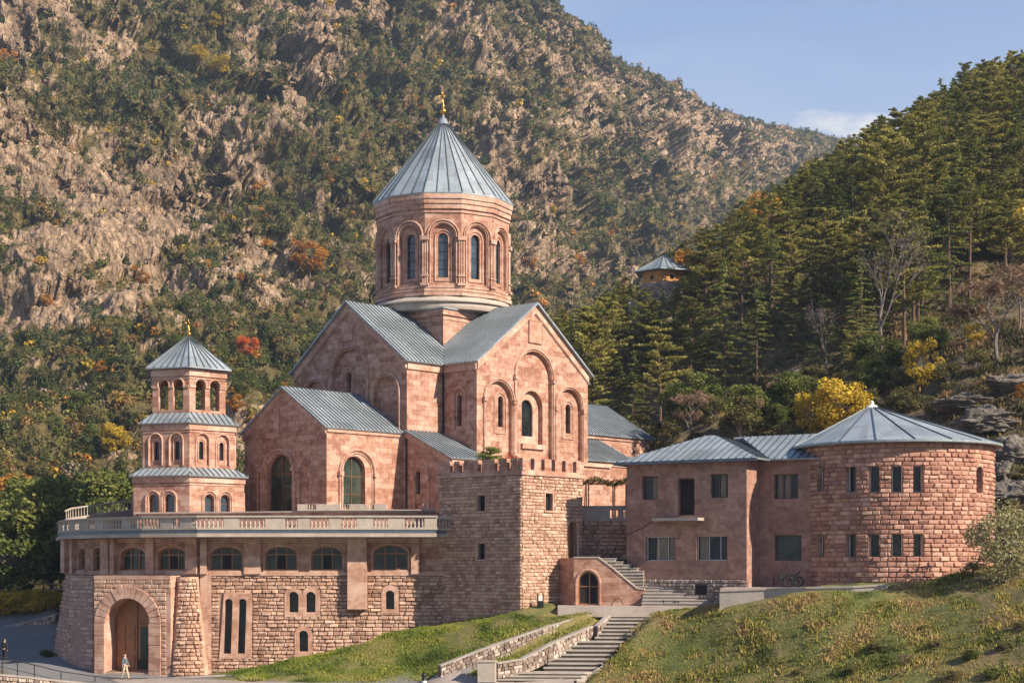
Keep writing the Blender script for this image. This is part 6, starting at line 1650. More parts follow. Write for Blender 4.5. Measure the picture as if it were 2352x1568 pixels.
while tries < 20000 and cnt < 420:
    tries += 1
    Y = 136+(rp_.random()**1.3)*186; px = rp_.uniform(1235, 2500); X = (px-CX)/F*Y
    z = h1(X, Y); py = HY-(z-CZ)/Y*F
    if py > float(np.interp(px, lowx, lowy)): continue
    if px < 1500 and Y < 172: continue
    if abs(X-hutp.x) < 4.2 and -8 < Y-hutp.y < 6: continue
    if not okdist(X, Y, 3.7+.006*max(0,Y-158)): continue
    if Y > 275 and px < 1700: continue
    placed.append((X, Y)); pine_pos.append((X, Y, z, px, py)); cnt += 1
groups = {'p': ('pine_tree', 'dark green pine tree in the dense forest on the right hand hill', 'pine tree', 'pines covering the right hand hill'),
          'f': ('fir_tree', 'narrow dark fir tree standing among the pines on the right hand hill', 'fir tree', 'firs among the pines on the hill')}
for X, Y, z, px, py in pine_pos:
    k = 'f' if rp_.random() < .34 else 'p'; pr = rp_.choice(firs if k == 'f' else pines)
    s = rp_.uniform(.82,1.3)*(.82 if px < 1500 else 1)*(1.0 if Y < 250 else .9)
    if 1440 < px < 1610 and Y < hutp.y:
        s = min(s, ((py-668)/F*Y)/13.5)
        if s < .3: continue
    skl = float(np.interp(px, skx, sky_))+rp_.uniform(0,34); s = min(s, (py-skl)/F*Y/14.2)
    if s < .3: continue
    nm, lb, ct_, gr = groups[k]; place(nm, lb, ct_, pr, (X, Y, z-.3), s, group=gr, szz=rp_.uniform(.9,1.15))
# named single trees in front of the forest
bare = [bare_proto(300+i, 9, .62) for i in range(2)]; twig = [bare_proto(310+i, 4.2, .8, 'leaf_tan', twigs=2600, lv=4, leaf=.13) for i in range(2)]
yel = [leafy_proto(400+i, 5.5, 2.6, 'leaf_yellow', 34, 95, .14, .12) for i in range(2)]
ora = [leafy_proto(410+i, 6, 2.7, 'leaf_orange', 30, 95, .16, .15) for i in range(2)]
red = [leafy_proto(415, 6, 2.7, 'leaf_red', 30, 90, .16, .15)]
oli = [leafy_proto(420+i, 5, 2.4, 'leaf_olive', 32, 110, .13, .08) for i in range(2)]
grn = [leafy_proto(430+i, 9, 3.9, 'leaf_green', 60, 150, .17, .12) for i in range(3)]
def tall(px, py_base, py_top, proto_h, ymin=84):
    g = ground(px, py_base, ymin); return g, ((py_base-py_top)/F*g.y)/proto_h
def put(name, label, cat, proto, ph, px, pb_, ptop, ymin=84, wide=1.0, group=None):
    g = ground(px, pb_, ymin)
    if g is None: print('NO GROUND', label); return
    s = ((pb_-ptop)/F*g.y)/ph
    t = place(name, label, cat, proto, (g.x, g.y, g.z-.15), s, group=group); t.scale = (s*wide, s*wide, s); return t
put('bare_tree', 'tall leafless grey tree standing before the dark pines on the hill', 'tree', bare[0], 9*.98, 2025, 850, 545, 130, 1.0)
put('bare_tree', 'small leafless grey tree among the pines left of the tall bare one', 'tree', bare[1], 9*.98, 1900, 880, 690, 130, .9)
put('bush', 'wide bare tan bush behind the hipped roof of the house', 'bush', twig[0], 4.2, 1590, 1030, 905, 130, 1.3)
put('bush', 'small pinkish bare bush right of the wide tan bush behind the house', 'bush', twig[1], 4.2, 1722, 1020, 905, 130, .7)
put('bush', 'large tan half-bare bush high on the right slope above the rocks', 'bush', twig[0], 4.2, 2290, 830, 640, 110, 1.5)
put('bush', 'tan bush at the right edge above the upper boulders', 'bush', twig[1], 4.2, 2340, 760, 600, 110, 1.0)
put('yellow_tree', 'bright yellow autumn tree just behind the conical roof of the round tower', 'tree', yel[0], 5.5, 1935, 1010, 862, 130, 1.15)
put('yellow_tree', 'smaller yellow-green tree left of the bright yellow tree behind the round tower', 'tree', yel[1], 5.5, 1865, 1015, 895, 130, .9)
put('yellow_tree', 'slender yellow tree on the slope upper right of the round tower roof', 'tree', yel[1], 5.5, 2120, 900, 775, 130, .8)
put('yellow_tree', 'golden tree at the right edge of the picture among the pines', 'tree', yel[0], 5.5, 2325, 600, 440, 130, .9)
put('yellow_tree', 'orange yellow tree at the forest edge above the little watch house', 'tree', ora[0], 6, 1760, 560, 440, 130, 1.0)
put('yellow_tree', 'small yellow tree beside the church gable at the left end of the forest', 'tree', yel[0], 5.5, 1285, 790, 670, 130, 1.0)
put('yellow_tree', 'orange tree right behind the roof of the little watch house', 'tree', ora[1], 6, 1580, 690, 570, 130, .8)
for i, (px, pb2, pt2, w) in enumerate(((1700,1040,930,1.2),(1800,1030,960,1.3),(1980,980,890,1.2),(2080,960,880,1.3),(2180,900,830,1.2),(2060,900,830,1.2),(1530,1040,960,1),(1460,1040,955,1),(1640,980,910,1.1),(1860,930,850,1.3),(2240,870,800,1.2),(1950,900,840,1.2),(1760,930,870,1.2),(2150,960,900,1),(1400,1040,950,1.2))):
    put('shrub', 'low olive green shrub in the undergrowth at the foot of the hill forest', 'shrub', oli[i%2], 5, px, pb2, pt2, 128, w, 'olive shrubs at the foot of the forest')
rs_ = random.Random(9)
for i in range(75):
    px = rs_.uniform(1250, 2010); b_ = float(np.interp(px, lowx, lowy)); pb2 = rs_.uniform(b_-120, b_+10); g = ground(px, pb2, 172 if px < 1500 else 134)
    if g is None or g.y > 240 or abs(px-1525) < 25 and pb2 < 760 or abs(px-2025) < 30: continue
    if any((g.x-a)**2+(g.y-b)**2 < 9 for a, b in placed): continue
    placed.append((g.x, g.y)); k = 'f' if rs_.random() < .5 else 'p'; nm, lb, ct_, gr = groups[k]
    s_ = rs_.uniform(.5,.95); 
    if 1440 < px < 1610: s_ = min(s_, ((pb2-668)/F*g.y)/13.5)
    if s_ > .25: place(nm, lb, ct_, rs_.choice(firs if k == 'f' else pines), tuple(g-Vector((0,0,.3))), s_, group=gr)
for i in range(70):
    px = rs_.uniform(1330, 2400); pb2 = rs_.uniform(float(np.interp(px, lowx, lowy))-40, float(np.interp(px, lowx, lowy))+90)
    if px > 2080 and pb2 > 850: continue
    g = ground(px, pb2, 126)
    if g is None or g.y > 185: continue
    k = rs_.random(); hh_ = rs_.uniform(28, 75)
    if k < .62: put('shrub', 'low olive green shrub in the undergrowth at the foot of the hill forest', 'shrub', rs_.choice(oli+[grn[1]]), 5, px, pb2, pb2-hh_, 126, 1.25, 'olive shrubs at the foot of the forest')
    elif k < .85: put('shrub', 'bare tan shrub in the undergrowth at the foot of the hill forest', 'shrub', rs_.choice(twig), 4.2, px, pb2, pb2-hh_, 126, 1.2, 'bare tan shrubs at the foot of the forest')
    else: put('shrub', 'small yellow green autumn shrub in the undergrowth of the hill', 'shrub', yel[i%2], 5.5, px, pb2, pb2-hh_*.8, 126, 1.1, 'yellow shrubs in the undergrowth of the hill')
for px, dy_, tp_, lb in ((1478,4,664,'pine left of the little watch house, partly hiding its stone base'),(1520,6,668,'small pine directly before the stone base of the watch house'),(1556,5,662,'pine right of the little watch house, before its stone base'),(1500,9,690,'low pine in front of the watch house, lowest of the cluster'),(1590,3,600,'pine just right of the watch house roof')):
    Yp = hutp.y-dy_; X = (px-CX)/F*Yp; z = h1(X, Yp)-.2; zt_ = CZ+(HY-tp_)/F*Yp
    place('pine_tree', lb, 'pine tree', firs[0] if px == 1520 else pines[1], (X, Yp, z), max(.25, (zt_-z)/13.2))
for i, (px, py_, hh_) in enumerate(((2010,1500,26),(2080,1530,30),(2150,1490,24),(2230,1520,32),(2310,1500,28),(2060,1560,26),(2190,1565,30),(2280,1560,34),(1960,1550,22),(1900,1500,16),(2340,1450,24),(2120,1450,16),(1830,1550,16),(1990,1465,16))):
    g = ground(px, py_, 80)
    if g is None: continue
    pr_ = (oli[i%2], twig[0], oli[0], grn[1])[i%4]; ph_ = (5, 4.2, 5, 9)[i%4]; s_c = hh_/F*g.y/ph_
    t = place('weed_clump', 'low bushy clump of greyish green or tan weeds on the lower right grass slope', 'weed', pr_, tuple(g-Vector((0,0,.12))), s_c, group='weed clumps on the right grass slope'); t.scale = (s_c*1.7, s_c*1.7, s_c)
put('bush', 'round grey green bush beside the right side of the round tower', 'bush', leafy_proto(440, 5, 2.4, 'leaf_pale', 60, 90, .09, .04), 5, 2312, 1338, 1150, 84, 1.0)
put('bush', 'low brown bush at the right foot of the round tower', 'bush', oli[0], 5, 2235, 1325, 1285, 84, 1.5)
put('bush', 'orange shrub above the boulders at the right edge', 'bush', ora[1], 6, 2345, 930, 885, 100, .8)
put('bush', 'yellow green shrub between the boulders at the right edge', 'bush', oli[1], 5, 2335, 1105, 1060, 100, 1.3)
# left foreground
def put_at(name, label, cat, proto, ph, px, Y, pb_, ptop, wide=1.0, group=None):
    g = at(px, pb_, Y); g.z = h1(g.x, g.y)-.1; zt = at(px, ptop, Y).z; s = (zt-g.z)/ph
    t = place(name, label, cat, proto, tuple(g), s, group=group); t.scale = (s*wide,s*wide,s); return t
put_at('leafy_tree', 'big dense green tree close to the left end of the terrace', 'tree', grn[0], 9, 118, 137, 1350, 1088, 1.05)
put_at('leafy_tree', 'dark green tree at the left edge behind the yellow hedge', 'tree', grn[1], 9, 22, 134, 1350, 1155, 1.1)
put_at('leafy_tree', 'green tree whose crown shows behind the curved railing beside the bell tower', 'tree', grn[2], 9, 225, 158, 1320, 1068, 1.0)
put_at('leafy_tree', 'large green tree further back between the left edge and the bell tower', 'tree', grn[0], 9, 60, 160, 1320, 1090, .9)
put_at('leafy_tree', 'olive green tree behind the bell tower base', 'tree', oli[0], 5, 310, 175, 1280, 1090, .9)
put_at('leafy_tree', 'orange brown tree at the left edge above the dark green trees', 'tree', ora[0], 6, 20, 185, 1270, 1080, .9)
hd = leafy_proto(450, 1.6, 1.6, 'leaf_yellow', 30, 110, .09, .02)
for i in range(5):
    x = 8+i*29; put_at('hedge_bush', ['yellow hedge bush at the left edge behind the road wall','yellow hedge bush second from the left edge','golden hedge bush in the middle of the roadside hedge','yellow green hedge bush fourth in the roadside hedge','yellow hedge bush nearest the flared buttress'][i], 'hedge', hd, 1.6, x, 131.5, 1412, 1360-rnd.uniform(-3,6), 1.0, 'hedge bushes along the road')
put_at('bush', 'dark low bush at the foot of the flared left buttress', 'bush', grn[1], 9, 108, 119.5, 1522, 1490, 1.9)
fc = thing('fence', 'long pale wooden fence rail behind the hedge at the left edge', 'fence', tuple(at(60,1350,136)))
for yy in (1340,1352): m = MB(); m.tube([at(-40,yy+3,136), at(150,yy,136)], .06, 5); m.build('rail', 'white', fc)
for xx in (-20,20,60,100,140): m = MB(); m.tube([at(xx,1336,136.1), at(xx,1372,136.1)], .06, 5); m.build('post', 'bark', fc)
# little conifer on the square tower
q = Fr(A0+dL*4.2+dR*1.2, (1,0)); g = Vector((q.o.x, q.o.y, 14.7)); kt = thing('potted_conifer', 'small bushy conifer growing on top of the square tower', 'tree', tuple(g))
tm, cm_ = pine_proto(500, 2.6, 1.35, base=.12, pads=40, per=60, leaf=.12, mat='fir')
for nme, me in (('trunk',tm),('crown',cm_)): o = bpy.data.objects.new(nme, me); COL.objects.link(o); o.parent = kt; o.scale = (.75,.75,.75) if nme else 1
m = MB(); m.lathe(g.x, g.y, [(.25,14.82),(.38,15.3),(.42,15.3),(.42,15.4),(.3,15.4)], 12); m.build('pot', 'concrete', kt)
for i, px in enumerate((1178,1166)):
    mt = M['leaf_tan']; pp = thing('flower_pot', ['dry pot plant near the front corner of the square tower top','smaller dry pot plant left of the corner on the square tower top'][i], 'plant', (*xy(px-1, 109+i*1.2), 14.85))
    x, y = xy(px, 109+i*1.2); m = MB(); m.lathe(x, y, [(.15,14.85),(.22,15.25),(.24,15.3)], 10); m.build('pot', 'ochre', pp)
    C = nr.normal(0,.22,(260,3))+np.array([0,0,.8]); me = leaf_mesh('leaves', quads(C, .07), 'leaf_red'); o = bpy.data.objects.new('leaves', me); COL.objects.link(o); o.parent = pp
vn = MB(); C = []
for k in range(900): 
    x = nr.uniform(1338,1440); Y = nr.uniform(113.9,117.6); C.append(at(x, 1106+6*sin(x/13.)+nr.normal()*2.5, Y))
me = leaf_mesh('vine', quads(np.array([tuple(c) for c in C]), .10, np.array([0,0,1.])), 'leaf_olive'); o = bpy.data.objects.new('vine', me); COL.objects.link(o); o.parent = pg; o.location = -pg.location
# ---------------------------------------------------------------- watch house on the hill
wh = thing('watch_house', 'little six-sided ochre watch house with a grey roof on a stone base in the forest', 'hut', tuple(hutp))
wc = Vector((hutp.x, hutp.y)); sc_ = hutp.y/F; zA = CZ+(HY-588)*sc_; zE = CZ+(HY-628)*sc_; zW = CZ+(HY-656)*sc_
wr = 54*sc_; rot0 = radians(-90-12)
def hexpts(r, z): return [Vector((wc.x+r*cos(rot0+k*pi/3), wc.y+r*sin(rot0+k*pi/3), z)) for k in range(6)]
m = MB(); m.lathe(wc.x, wc.y, [(wr*1.0,hutp.z-3),(wr*.98,zW)], 24); m.build('base_core', 'rubble_mortar', wh)
m = MB(); rustic(m, lambda u,z,d: Vector((wc.x+(wr+d)*sin(u/wr), wc.y-(wr+d)*cos(u/wr), z)), hutp.z-2, zW, .3, lambda z: [(-wr*1.7,wr*1.7)], bl=(.3,.6), bmp=.08, seed=8); m.build('stone_base', 'rubble', wh)
m = MB()
for k in range(6):
    a = rot0+pi/6+k*pi/3; n = Vector((cos(a), sin(a))); fr = Fr(wc+n*wr*cos(pi/6)*.98, (-n.y, n.x)); hw_ = wr*.49; zc_ = (zE+zW)/2
    circ = [(.33*cos(2*pi*i/12), zc_-.1+.33*sin(2*pi*i/12)) for i in range(12)]
    panel(m, fr, rectp(-hw_,hw_,zW,zE), [circ], .2); slabp(m, fr, rectp(-hw_,hw_,zW-.02,zW+.14), -.02,.08)
    if n.y < .3: g_ = MB(); panel(g_, fr, circ, (), 0, -.16); g_.build('round_window', 'glass', wh)
m.build('wall', 'ochre', wh)
sp, ss = MB(), MB(); cone_roof(sp, ss, wc, wc, 72*sc_, zE+.05, zA, 6, 24, .12, rot=rot0, r_top=.1); so = sp.build('roof', 'roof', wh); ss.build('standing_seams', 'roof_seam', so)
shd = thing('shed', 'small grey shed beside the stone base of the little watch house', 'shed', tuple(hutp+Vector((-4.2,-1,-.5))))
zb2 = CZ+(HY-716)*sc_; zt4 = CZ+(HY-692)*sc_; x0, x1 = xy(1444,hutp.y-1)[0], xy(1470,hutp.y-1)[0]
m = MB(); m.box(x0,x1,hutp.y-1,hutp.y+1,zb2-3,zt4); m.build('wall', 'concrete', shd); m = MB(); m.box(x0-.15,x1+.1,hutp.y-1.25,hutp.y+1.2,zt4+.003,zt4+.13); m.build('roof', 'flashing', shd)
# ---------------------------------------------------------------- boulders on the right
def boulder(label, px, py, Y, w, h, seed, name='boulder', dpt=1.0, sink=.25):
    rs = np.random.RandomState(seed); nu, nv = 90, 60
    th = np.linspace(0, 2*pi, nu); ph_ = np.linspace(-pi/2, pi/2, nv); T_, P_2 = np.meshgrid(th, ph_)
    d = np.stack([np.cos(P_2)*np.cos(T_), np.cos(P_2)*np.sin(T_), np.sin(P_2)], -1).reshape(-1,3)
    d[:nu] = [0,0,-1]; d[-nu:] = [0,0,1]
    cut = rs.normal(size=(16,3)); cut /= np.linalg.norm(cut,axis=1)[:,None]; lim = rs.uniform(.55,.9,16)
    r_ = np.min(np.where(d@cut.T > .05, lim/np.maximum(d@cut.T,.05), 9), axis=1); r_ = np.minimum(r_, 1.05)
    o = at(px, py, Y); 
    base = d*r_[:,None]; r_ = r_*(1+.22*facets(base, (.55,.55,.30), seed, 1.0, .3)+.10*facets(base, (.2,.2,.12), seed+3, 1.0, .3)+.05*fbm(base*9,3)); r_[:nu] = r_[0]; r_[-nu:] = r_[-1]; 
    r_ = r_.reshape(nv,nu); r_[:,-1] = r_[:,0]; r_ = r_.ravel()
    V_ = d*r_[:,None]*np.array([w/2, w/2*dpt, h/2])+np.array([0,0,h*(.5-sink)])
    g = grid_mesh(name, V_, nu, nv, 'boulder', {'rock': ('FLOAT', np.full(len(V_), .9))}, smooth=False); g.location = (o.x, o.y, o.z)
    return tag(g, label, 'rock')
for i, (lb, px, py, w, h, dp2) in enumerate((
    ('big pale grey rock slab rising at the right edge behind the round tower roof', 2262, 985, 6.5, 2.6, .7),
    ('long dark layered rock ledge above the roof of the round tower', 2215, 935, 6.5, 1.7, .6),
    ('tan weathered boulder at the right edge, lower of the stacked rocks', 2330, 1060, 4.6, 3.0, .8),
    ('brown boulder at the right edge just above the grey green bush', 2338, 1150, 4.2, 2.6, .8),
    ('small grey rock right of the round tower under its eave', 2298, 1100, 2.8, 2.6, .9),
    ('grey rock face partly hidden by shrubs at the upper right edge', 2320, 890, 5.5, 1.8, .6),
    ('dark slate outcrop in the forest left of the tall bare tree', 1830, 880, 4.5, 2.6, .6))):
    g = ground(px, py+8, 98)
    if g is None: g = at(px, py, 130)
    boulder(lb, px, HY-(g.z-CZ)/g.y*F, g.y, w, h, 60+i, dpt=dp2)
# ---------------------------------------------------------------- mountain shrubs and trees
facing = (VN.reshape(-1,3)*(-V/np.linalg.norm(V,axis=1)[:,None])).sum(1)
vis_ = (VPX > -150) & (VPX < 2450) & (VPY > -120) & (VPY < 1260) & (tfrac < 7.6) & (V[:,1] > 215)
vis_ &= ~((VPX > 2020)) 
wgt = np.where(vis_, (1-rock)**1.2*np.clip(facing+.25, .12, 1), 0)
cell = np.linalg.norm(np.cross(du.reshape(-1,3), dv.reshape(-1,3)), axis=1)
proj = cell/V[:,1]**2*1e6
wgt = wgt*cell*np.clip(500/V[:,1], .45, 1.6)
wgt /= wgt.sum()
NS = 30000
pick = nr.choice(len(V), NS, p=wgt, replace=False)
cumk = nr.uniform(size=NS)
zone = fbm(V[pick]/45., 2); autumn = .10+.12*np.clip((V[pick,2]*-1+150)/150, 0, 1)+.22*np.clip(zone, -.3, 1)
sp_cols = np.array([(.055,.075,.022),(.09,.105,.03),(.14,.135,.038),(.19,.155,.045),(.27,.16,.05),(.55,.36,.04),(.52,.22,.04),(.27,.20,.14)])
def spc(u, a):
    if u < a*.15: return 5
    if u < a*.27: return 6
    if u < a*.75: return 4
    if u < a*1.1: return 3
    if u < a*1.1+.06: return 7
    r_ = nr.uniform(); return 0 if r_ < .42 else 1 if r_ < .78 else 2
kinds = np.array([spc(u, a) for u, a in zip(cumk, np.clip(autumn, .03, .6))])
def shrub_cloud(P, R_, Hh, kinds, kper):
    """P base points; dense clusters of leaf diamonds"""
    n = len(P); k = kper; rs = nr
    d = rs.normal(size=(n,k,3)); d /= np.linalg.norm(d,axis=2)[...,None]; 
    # lumpy outline: per-shrub few lobes
    lob = rs.normal(size=(n,4,3)); lob /= np.linalg.norm(lob,axis=2)[...,None]
    dot = np.einsum('nkd,nld->nkl', d, lob).max(2); rr = (.62+.38*dot)*rs.uniform(.45,1.05,(n,k))**.6
    con = (kinds <= 1) & (rs.uniform(size=n) < .6)
    zz = d[...,2]*rr
    hx = np.where(con[:,None], np.clip(.95-.75*(zz*.5+.5), .12, 1), 1.0)
    C = np.stack([d[...,0]*rr*R_[:,None]*hx, d[...,1]*rr*R_[:,None]*hx, (zz*.5+.45)*Hh[:,None]], -1)+P[:,None,:]
    s = np.repeat(R_, k)*(2.0/np.sqrt(k))
    V_ = quads(C.reshape(-1,3), s, (d*.7+np.array([0,0,.6])).reshape(-1,3), .5)
    col = sp_cols[kinds]*rs.uniform(.7,1.35,(n,1)); col = np.repeat(col, k, 0)*rs.uniform(.75,1.25,(n*k,1))
    return V_, col
Pk = V[pick]; szk = nr.uniform(.9,2.2,NS)*np.where(V[pick,1] > 700, 1.25, 1.0); Hk = szk*nr.uniform(1.3,2.6,NS); Hk[kinds >= 3] = szk[kinds >= 3]*1.5
Hk[(VPY[pick] > 900)] *= 1.15
near = np.argsort(Pk[:,1]); VV, CCc = [], []
for sel, kp in ((near[:7000], 110), (near[7000:16000], 60), (near[16000:], 30)):
    a, b = shrub_cloud(Pk[sel], szk[sel], Hk[sel], kinds[sel], kp); VV.append(a); CCc.append(b)
VV = np.concatenate(VV); CCc = np.concatenate(CCc)
def cloud_obj(name, VV, cols):
    me = bpy.data.meshes.new(name); np_mesh(me, VV, np.arange(len(VV)).reshape(-1,4), 4); me.materials.append(M['mix'])
    a = me.attributes.new('species', 'FLOAT_COLOR', 'FACE'); a.data.foreach_set('color', np.concatenate([cols, np.ones((len(cols),1))],1).astype(np.float32).ravel())
    o = bpy.data.objects.new(name, me); COL.objects.link(o); return o
tag(cloud_obj('mountain_woodland', VV, CCc), 'scattered green and autumn coloured shrubs and small trees covering the rocky mountain', 'woodland', kind='stuff')
# distinct autumn trees on the mountain, placed where the photo shows them
mt_list = [('red', 568, 800, 60, 'fiery red tree on the mountain foot between the bell tower and the church'),
 ('ora', 585, 455, 75, 'large orange and yellow tree in the middle of the cliff above the church porch'), ('ora', 570, 490, 50, 'smaller orange tree just under the large one on the cliff'),
 ('ora', 715, 600, 85, 'broad golden orange tree in the gully left of the round drum'), ('ora', 700, 560, 50, 'small orange tree over the broad golden one left of the drum'),
 ('yel', 505, 150, 55, 'bright yellow tree high on the rocks near the top of the cliff'), ('yel', 460, 125, 45, 'yellow tree left of the brightest one near the top of the cliff'),
 ('yel', 185, 985, 85, 'tall yellow autumn tree left of the middle tier of the bell tower'), ('yel', 262, 1005, 75, 'yellow orange tree touching the bell tower on its left side'), ('ora', 140, 970, 45, 'small orange tree left of the tall yellow one'),
 ('ora', 15, 135, 50, 'orange tree at the left edge high on the mountain'), ('yel', 490, 50, 40, 'pale yellow tree near the top edge of the mountain'),
 ('ora', 330, 640, 35, 'orange bush on the rocks above the bell tower roof'), ('ora', 230, 845, 40, 'small orange tree above the yellow trees on the left'), ('ora', 110, 690, 30, 'small orange bush on the pale rocks at the left'),
 ('yel', 1265, 480, 30, 'small yellow tree on the cliff right of the cone roof'), ('ora', 1215, 600, 40, 'orange tree right of the drum on the lower mountain'), ('ora', 1330, 600, 35, 'orange tree in the valley right of the drum'),
 ('yel', 840, 450, 35, 'pale yellow tree on the slope left of the cone roof'), ('ora', 540, 930, 50, 'orange tree showing between bell tower and porch roof')]
tree2 = None
protos = {'red': (red[0],6), 'ora': (ora[0],6), 'yel': (yel[0],5.5)}
used_ = np.where(vis_ & (tfrac < 7))[0]
for kd, px, py, hp, lb in mt_list:
    i = used_[np.argmin((VPX[used_]-px)**2+(VPY[used_]-(py+hp*.45))**2)]; P0 = V[i]; pr_, ph_ = protos[kd]
    s = hp/F*P0[1]/ph_; t = place('autumn_tree', lb, 'tree', pr_, tuple(P0-np.array([0,0,.3])), s*1.1, szz=.95)
# the nearest single mountain trees as individuals
nt_n = 0; gnames = {0: ('evergreen_tree','dark evergreen tree growing on the lower mountain slope at the left','tree','evergreens on the lower mountain'), 3: ('leafy_tree','olive brown leafy tree growing on the lower mountain slope','tree','leafy trees on the lower mountain')}
sel2 = used_[(VPY[used_] > 780) & (V[used_,1] < 430) & (VPX[used_] > -60) & (VPX[used_] < 900)]
w2 = (1-rock[sel2])*cell[sel2]; w2 /= w2.sum(); got = []
for i in nr.choice(sel2, 420, p=w2, replace=False):
    P0 = V[i]
    if any((P0[0]-a)**2+(P0[1]-b)**2 < 20 for a, b in got): continue
    if VPX[i] > 320 and VPY[i] > 1000: continue
    got.append((P0[0], P0[1])); 
    if len(got) > 150: break
    k = 0 if rnd.random() < .45 else 3
    nm, lb, c_, g_ = gnames[k]; 
    if k == 0: place(nm, lb, c_, rnd.choice(grn if rnd.random() < .5 else firs), tuple(P0-np.array([0,0,.3])), rnd.uniform(.38,.62), group=g_)
    else: place(nm, lb, c_, rnd.choice(oli), tuple(P0-np.array([0,0,.3])), rnd.uniform(.6,1.2), group=g_)
# ---------------------------------------------------------------- grass and undergrowth
def grass_field(name, label, cat, n, region, hgt, cols, blades=4, seed=1, wmin=.012):
    rs = np.random.RandomState(seed); X, Y = region(rs, n); Z = H(X, Y); m_ = len(X)
    k = blades; bx_ = np.repeat(X,k)+rs.normal(0,.09,m_*k); by_ = np.repeat(Y,k)+rs.normal(0,.09,m_*k); bz = np.repeat(Z,k)-.04
    cl_ = np.clip(.85+.8*fbm(np.stack([X,Y,Z],1)/1.6+9, 3), .5, 1.9); hh = np.repeat(rs.uniform(.5,1.3,m_)*hgt*cl_, k)*rs.uniform(.6,1.2,m_*k)
    a = rs.uniform(0,2*pi,m_*k); ln = rs.uniform(.15,.75,m_*k)*hh; w = wmin+hh*.13
    dx, dy = np.cos(a), np.sin(a); ax_ = rs.uniform(0,2*pi,m_*k); sx, sy = np.cos(ax_)*w, np.sin(ax_)*w
    tip = np.stack([bx_+dx*ln, by_+dy*ln, bz+hh], 1)
    Vv = np.stack([np.stack([bx_-sx,by_-sy,bz],1), np.stack([bx_+sx,by_+sy,bz],1), np.stack([bx_+sx*.6+dx*ln*.4,by_+sy*.6+dy*ln*.4,bz+hh*.6],1), tip], 1).reshape(-1,3)
    nz_ = fbm(np.stack([X,Y,Z],1)/4.2, 3, .6)+rs.normal(0,.28,m_); ci = np.clip(((nz_+.75)/1.5)*(len(cols)-1), 0, len(cols)-1.001); i0 = ci.astype(int); f = (ci-i0)[:,None]
    c = np.array(cols); cc = c[i0]*(1-f)+c[i0+1]*f; cc = np.repeat(cc,k,0)*rs.uniform(.75,1.3,(m_*k,1))
    return tag(cloud_obj(name, Vv, cc), label, cat, kind='stuff')
wpoly = [xy(505,110.8), xy(1030,110.9), xy(1150,109.0), xy(1200,106.2), xy(1285,105.7), xy(1380,106.1), xy(1260,104.6), xy(1120,102.9), xy(1012,101.8), xy(1000,103.2), xy(560,105.3)]
strip = [xy(1060,101.0), xy(1160,101.3), xy(1270,102.9), xy(1360,104.8), xy(1375,105.6), xy(1260,104.0), xy(1120,102.2)]
rpoly = [xy(1535,106.4), xy(1640,105.0), xy(1655,101.1), xy(1850,98.9), xy(2040,97.6), (26.2,98.8), (31,101), (34,104), (60,104), (60,78), xy(1700,80), xy(1330,95), xy(1330,99.2), xy(1365,100.3), xy(1425,102.0), xy(1462,103.8)]
def reg(poly):
    xs_ = [a for a,b in poly]; ys_ = [b for a,b in poly]
    def f(rs, n):
        X = rs.uniform(min(xs_), max(xs_), n*3); Y = rs.uniform(min(ys_), max(ys_), n*3); m_ = inpoly(X, Y, poly)
        return X[m_][:n], Y[m_][:n]
    return f
gc_ = [(.07,.10,.015),(.13,.18,.025),(.22,.26,.04),(.31,.30,.06),(.36,.30,.10)]
gc2 = [(.07,.085,.02),(.15,.17,.035),(.25,.24,.05),(.36,.29,.08),(.42,.30,.13),(.34,.21,.10)]
grass_field('grass', 'short green grass on the bank below the square tower', 'grass', 36000, reg(wpoly), .13, gc_, seed=1)
grass_field('grass', 'narrow strip of grass between the two rubble walls', 'grass', 2600, reg(strip), .13, gc_, seed=2)
grass_field('grass', 'uneven green and brown grass on the slope right of the steps', 'grass', 120000, reg(rpoly), .17, gc2, seed=3)
def hillreg(rs, n):
    Y = rs.uniform(112, 300, n*5); px = rs.uniform(1240, 2440, n*5); X = (px-CX)/F*Y; keep = (~((Y < 125) & (X < 30))) & ~((X < 27) & (Y < 172)); return X[keep][:n], Y[keep][:n]
grass_field('undergrowth', 'dry grass and low brush on the hillside under the trees', 'undergrowth', 60000, hillreg, .55, [(.04,.045,.015),(.07,.065,.025),(.12,.09,.04),(.22,.15,.06),(.30,.19,.09)], seed=4, wmin=.03)
def leftreg(rs, n):
    Y = rs.uniform(133, 215, n*2); px = rs.uniform(-120, 420, n*2); return (px-CX)/F*Y[:n*2], Y
grass_field('undergrowth', 'low brush under the trees left of the terrace', 'undergrowth', 9000, leftreg, .6, [(.035,.045,.015),(.07,.065,.025),(.12,.09,.04)], seed=5, wmin=.03)
# ================================================================ CAMERA, LIGHT
cam = bpy.data.cameras.new('camera'); co = bpy.data.objects.new('camera', cam); COL.objects.link(co)
co.location = (0, 0, CZ); co.rotation_euler = (pi/2, 0, 0)
cam.sensor_width = 36; cam.lens = 36*F/2352; cam.shift_y = (HY-784)/2352; cam.clip_start = 1; cam.clip_end = 6000
S.camera = co
sv = Vector((sin(SUN_AZ)*cos(SUN_EL), -cos(SUN_AZ)*cos(SUN_EL), sin(SUN_EL)))
sl = bpy.data.lights.new('sun', 'SUN'); so_ = bpy.data.objects.new('sun', sl); COL.objects.link(so_)
so_.rotation_euler = sv.to_track_quat('Z', 'Y').to_euler(); sl.energy = 5.0; sl.angle = radians(.5); sl.color = (1, .87, .69)
W = bpy.data.worlds.new('World'); S.world = W; W.use_nodes = True; nt = W.node_tree; nt.nodes.clear()
wo_ = nt.nodes.new('ShaderNodeOutputWorld'); bg = nt.nodes.new('ShaderNodeBackground')
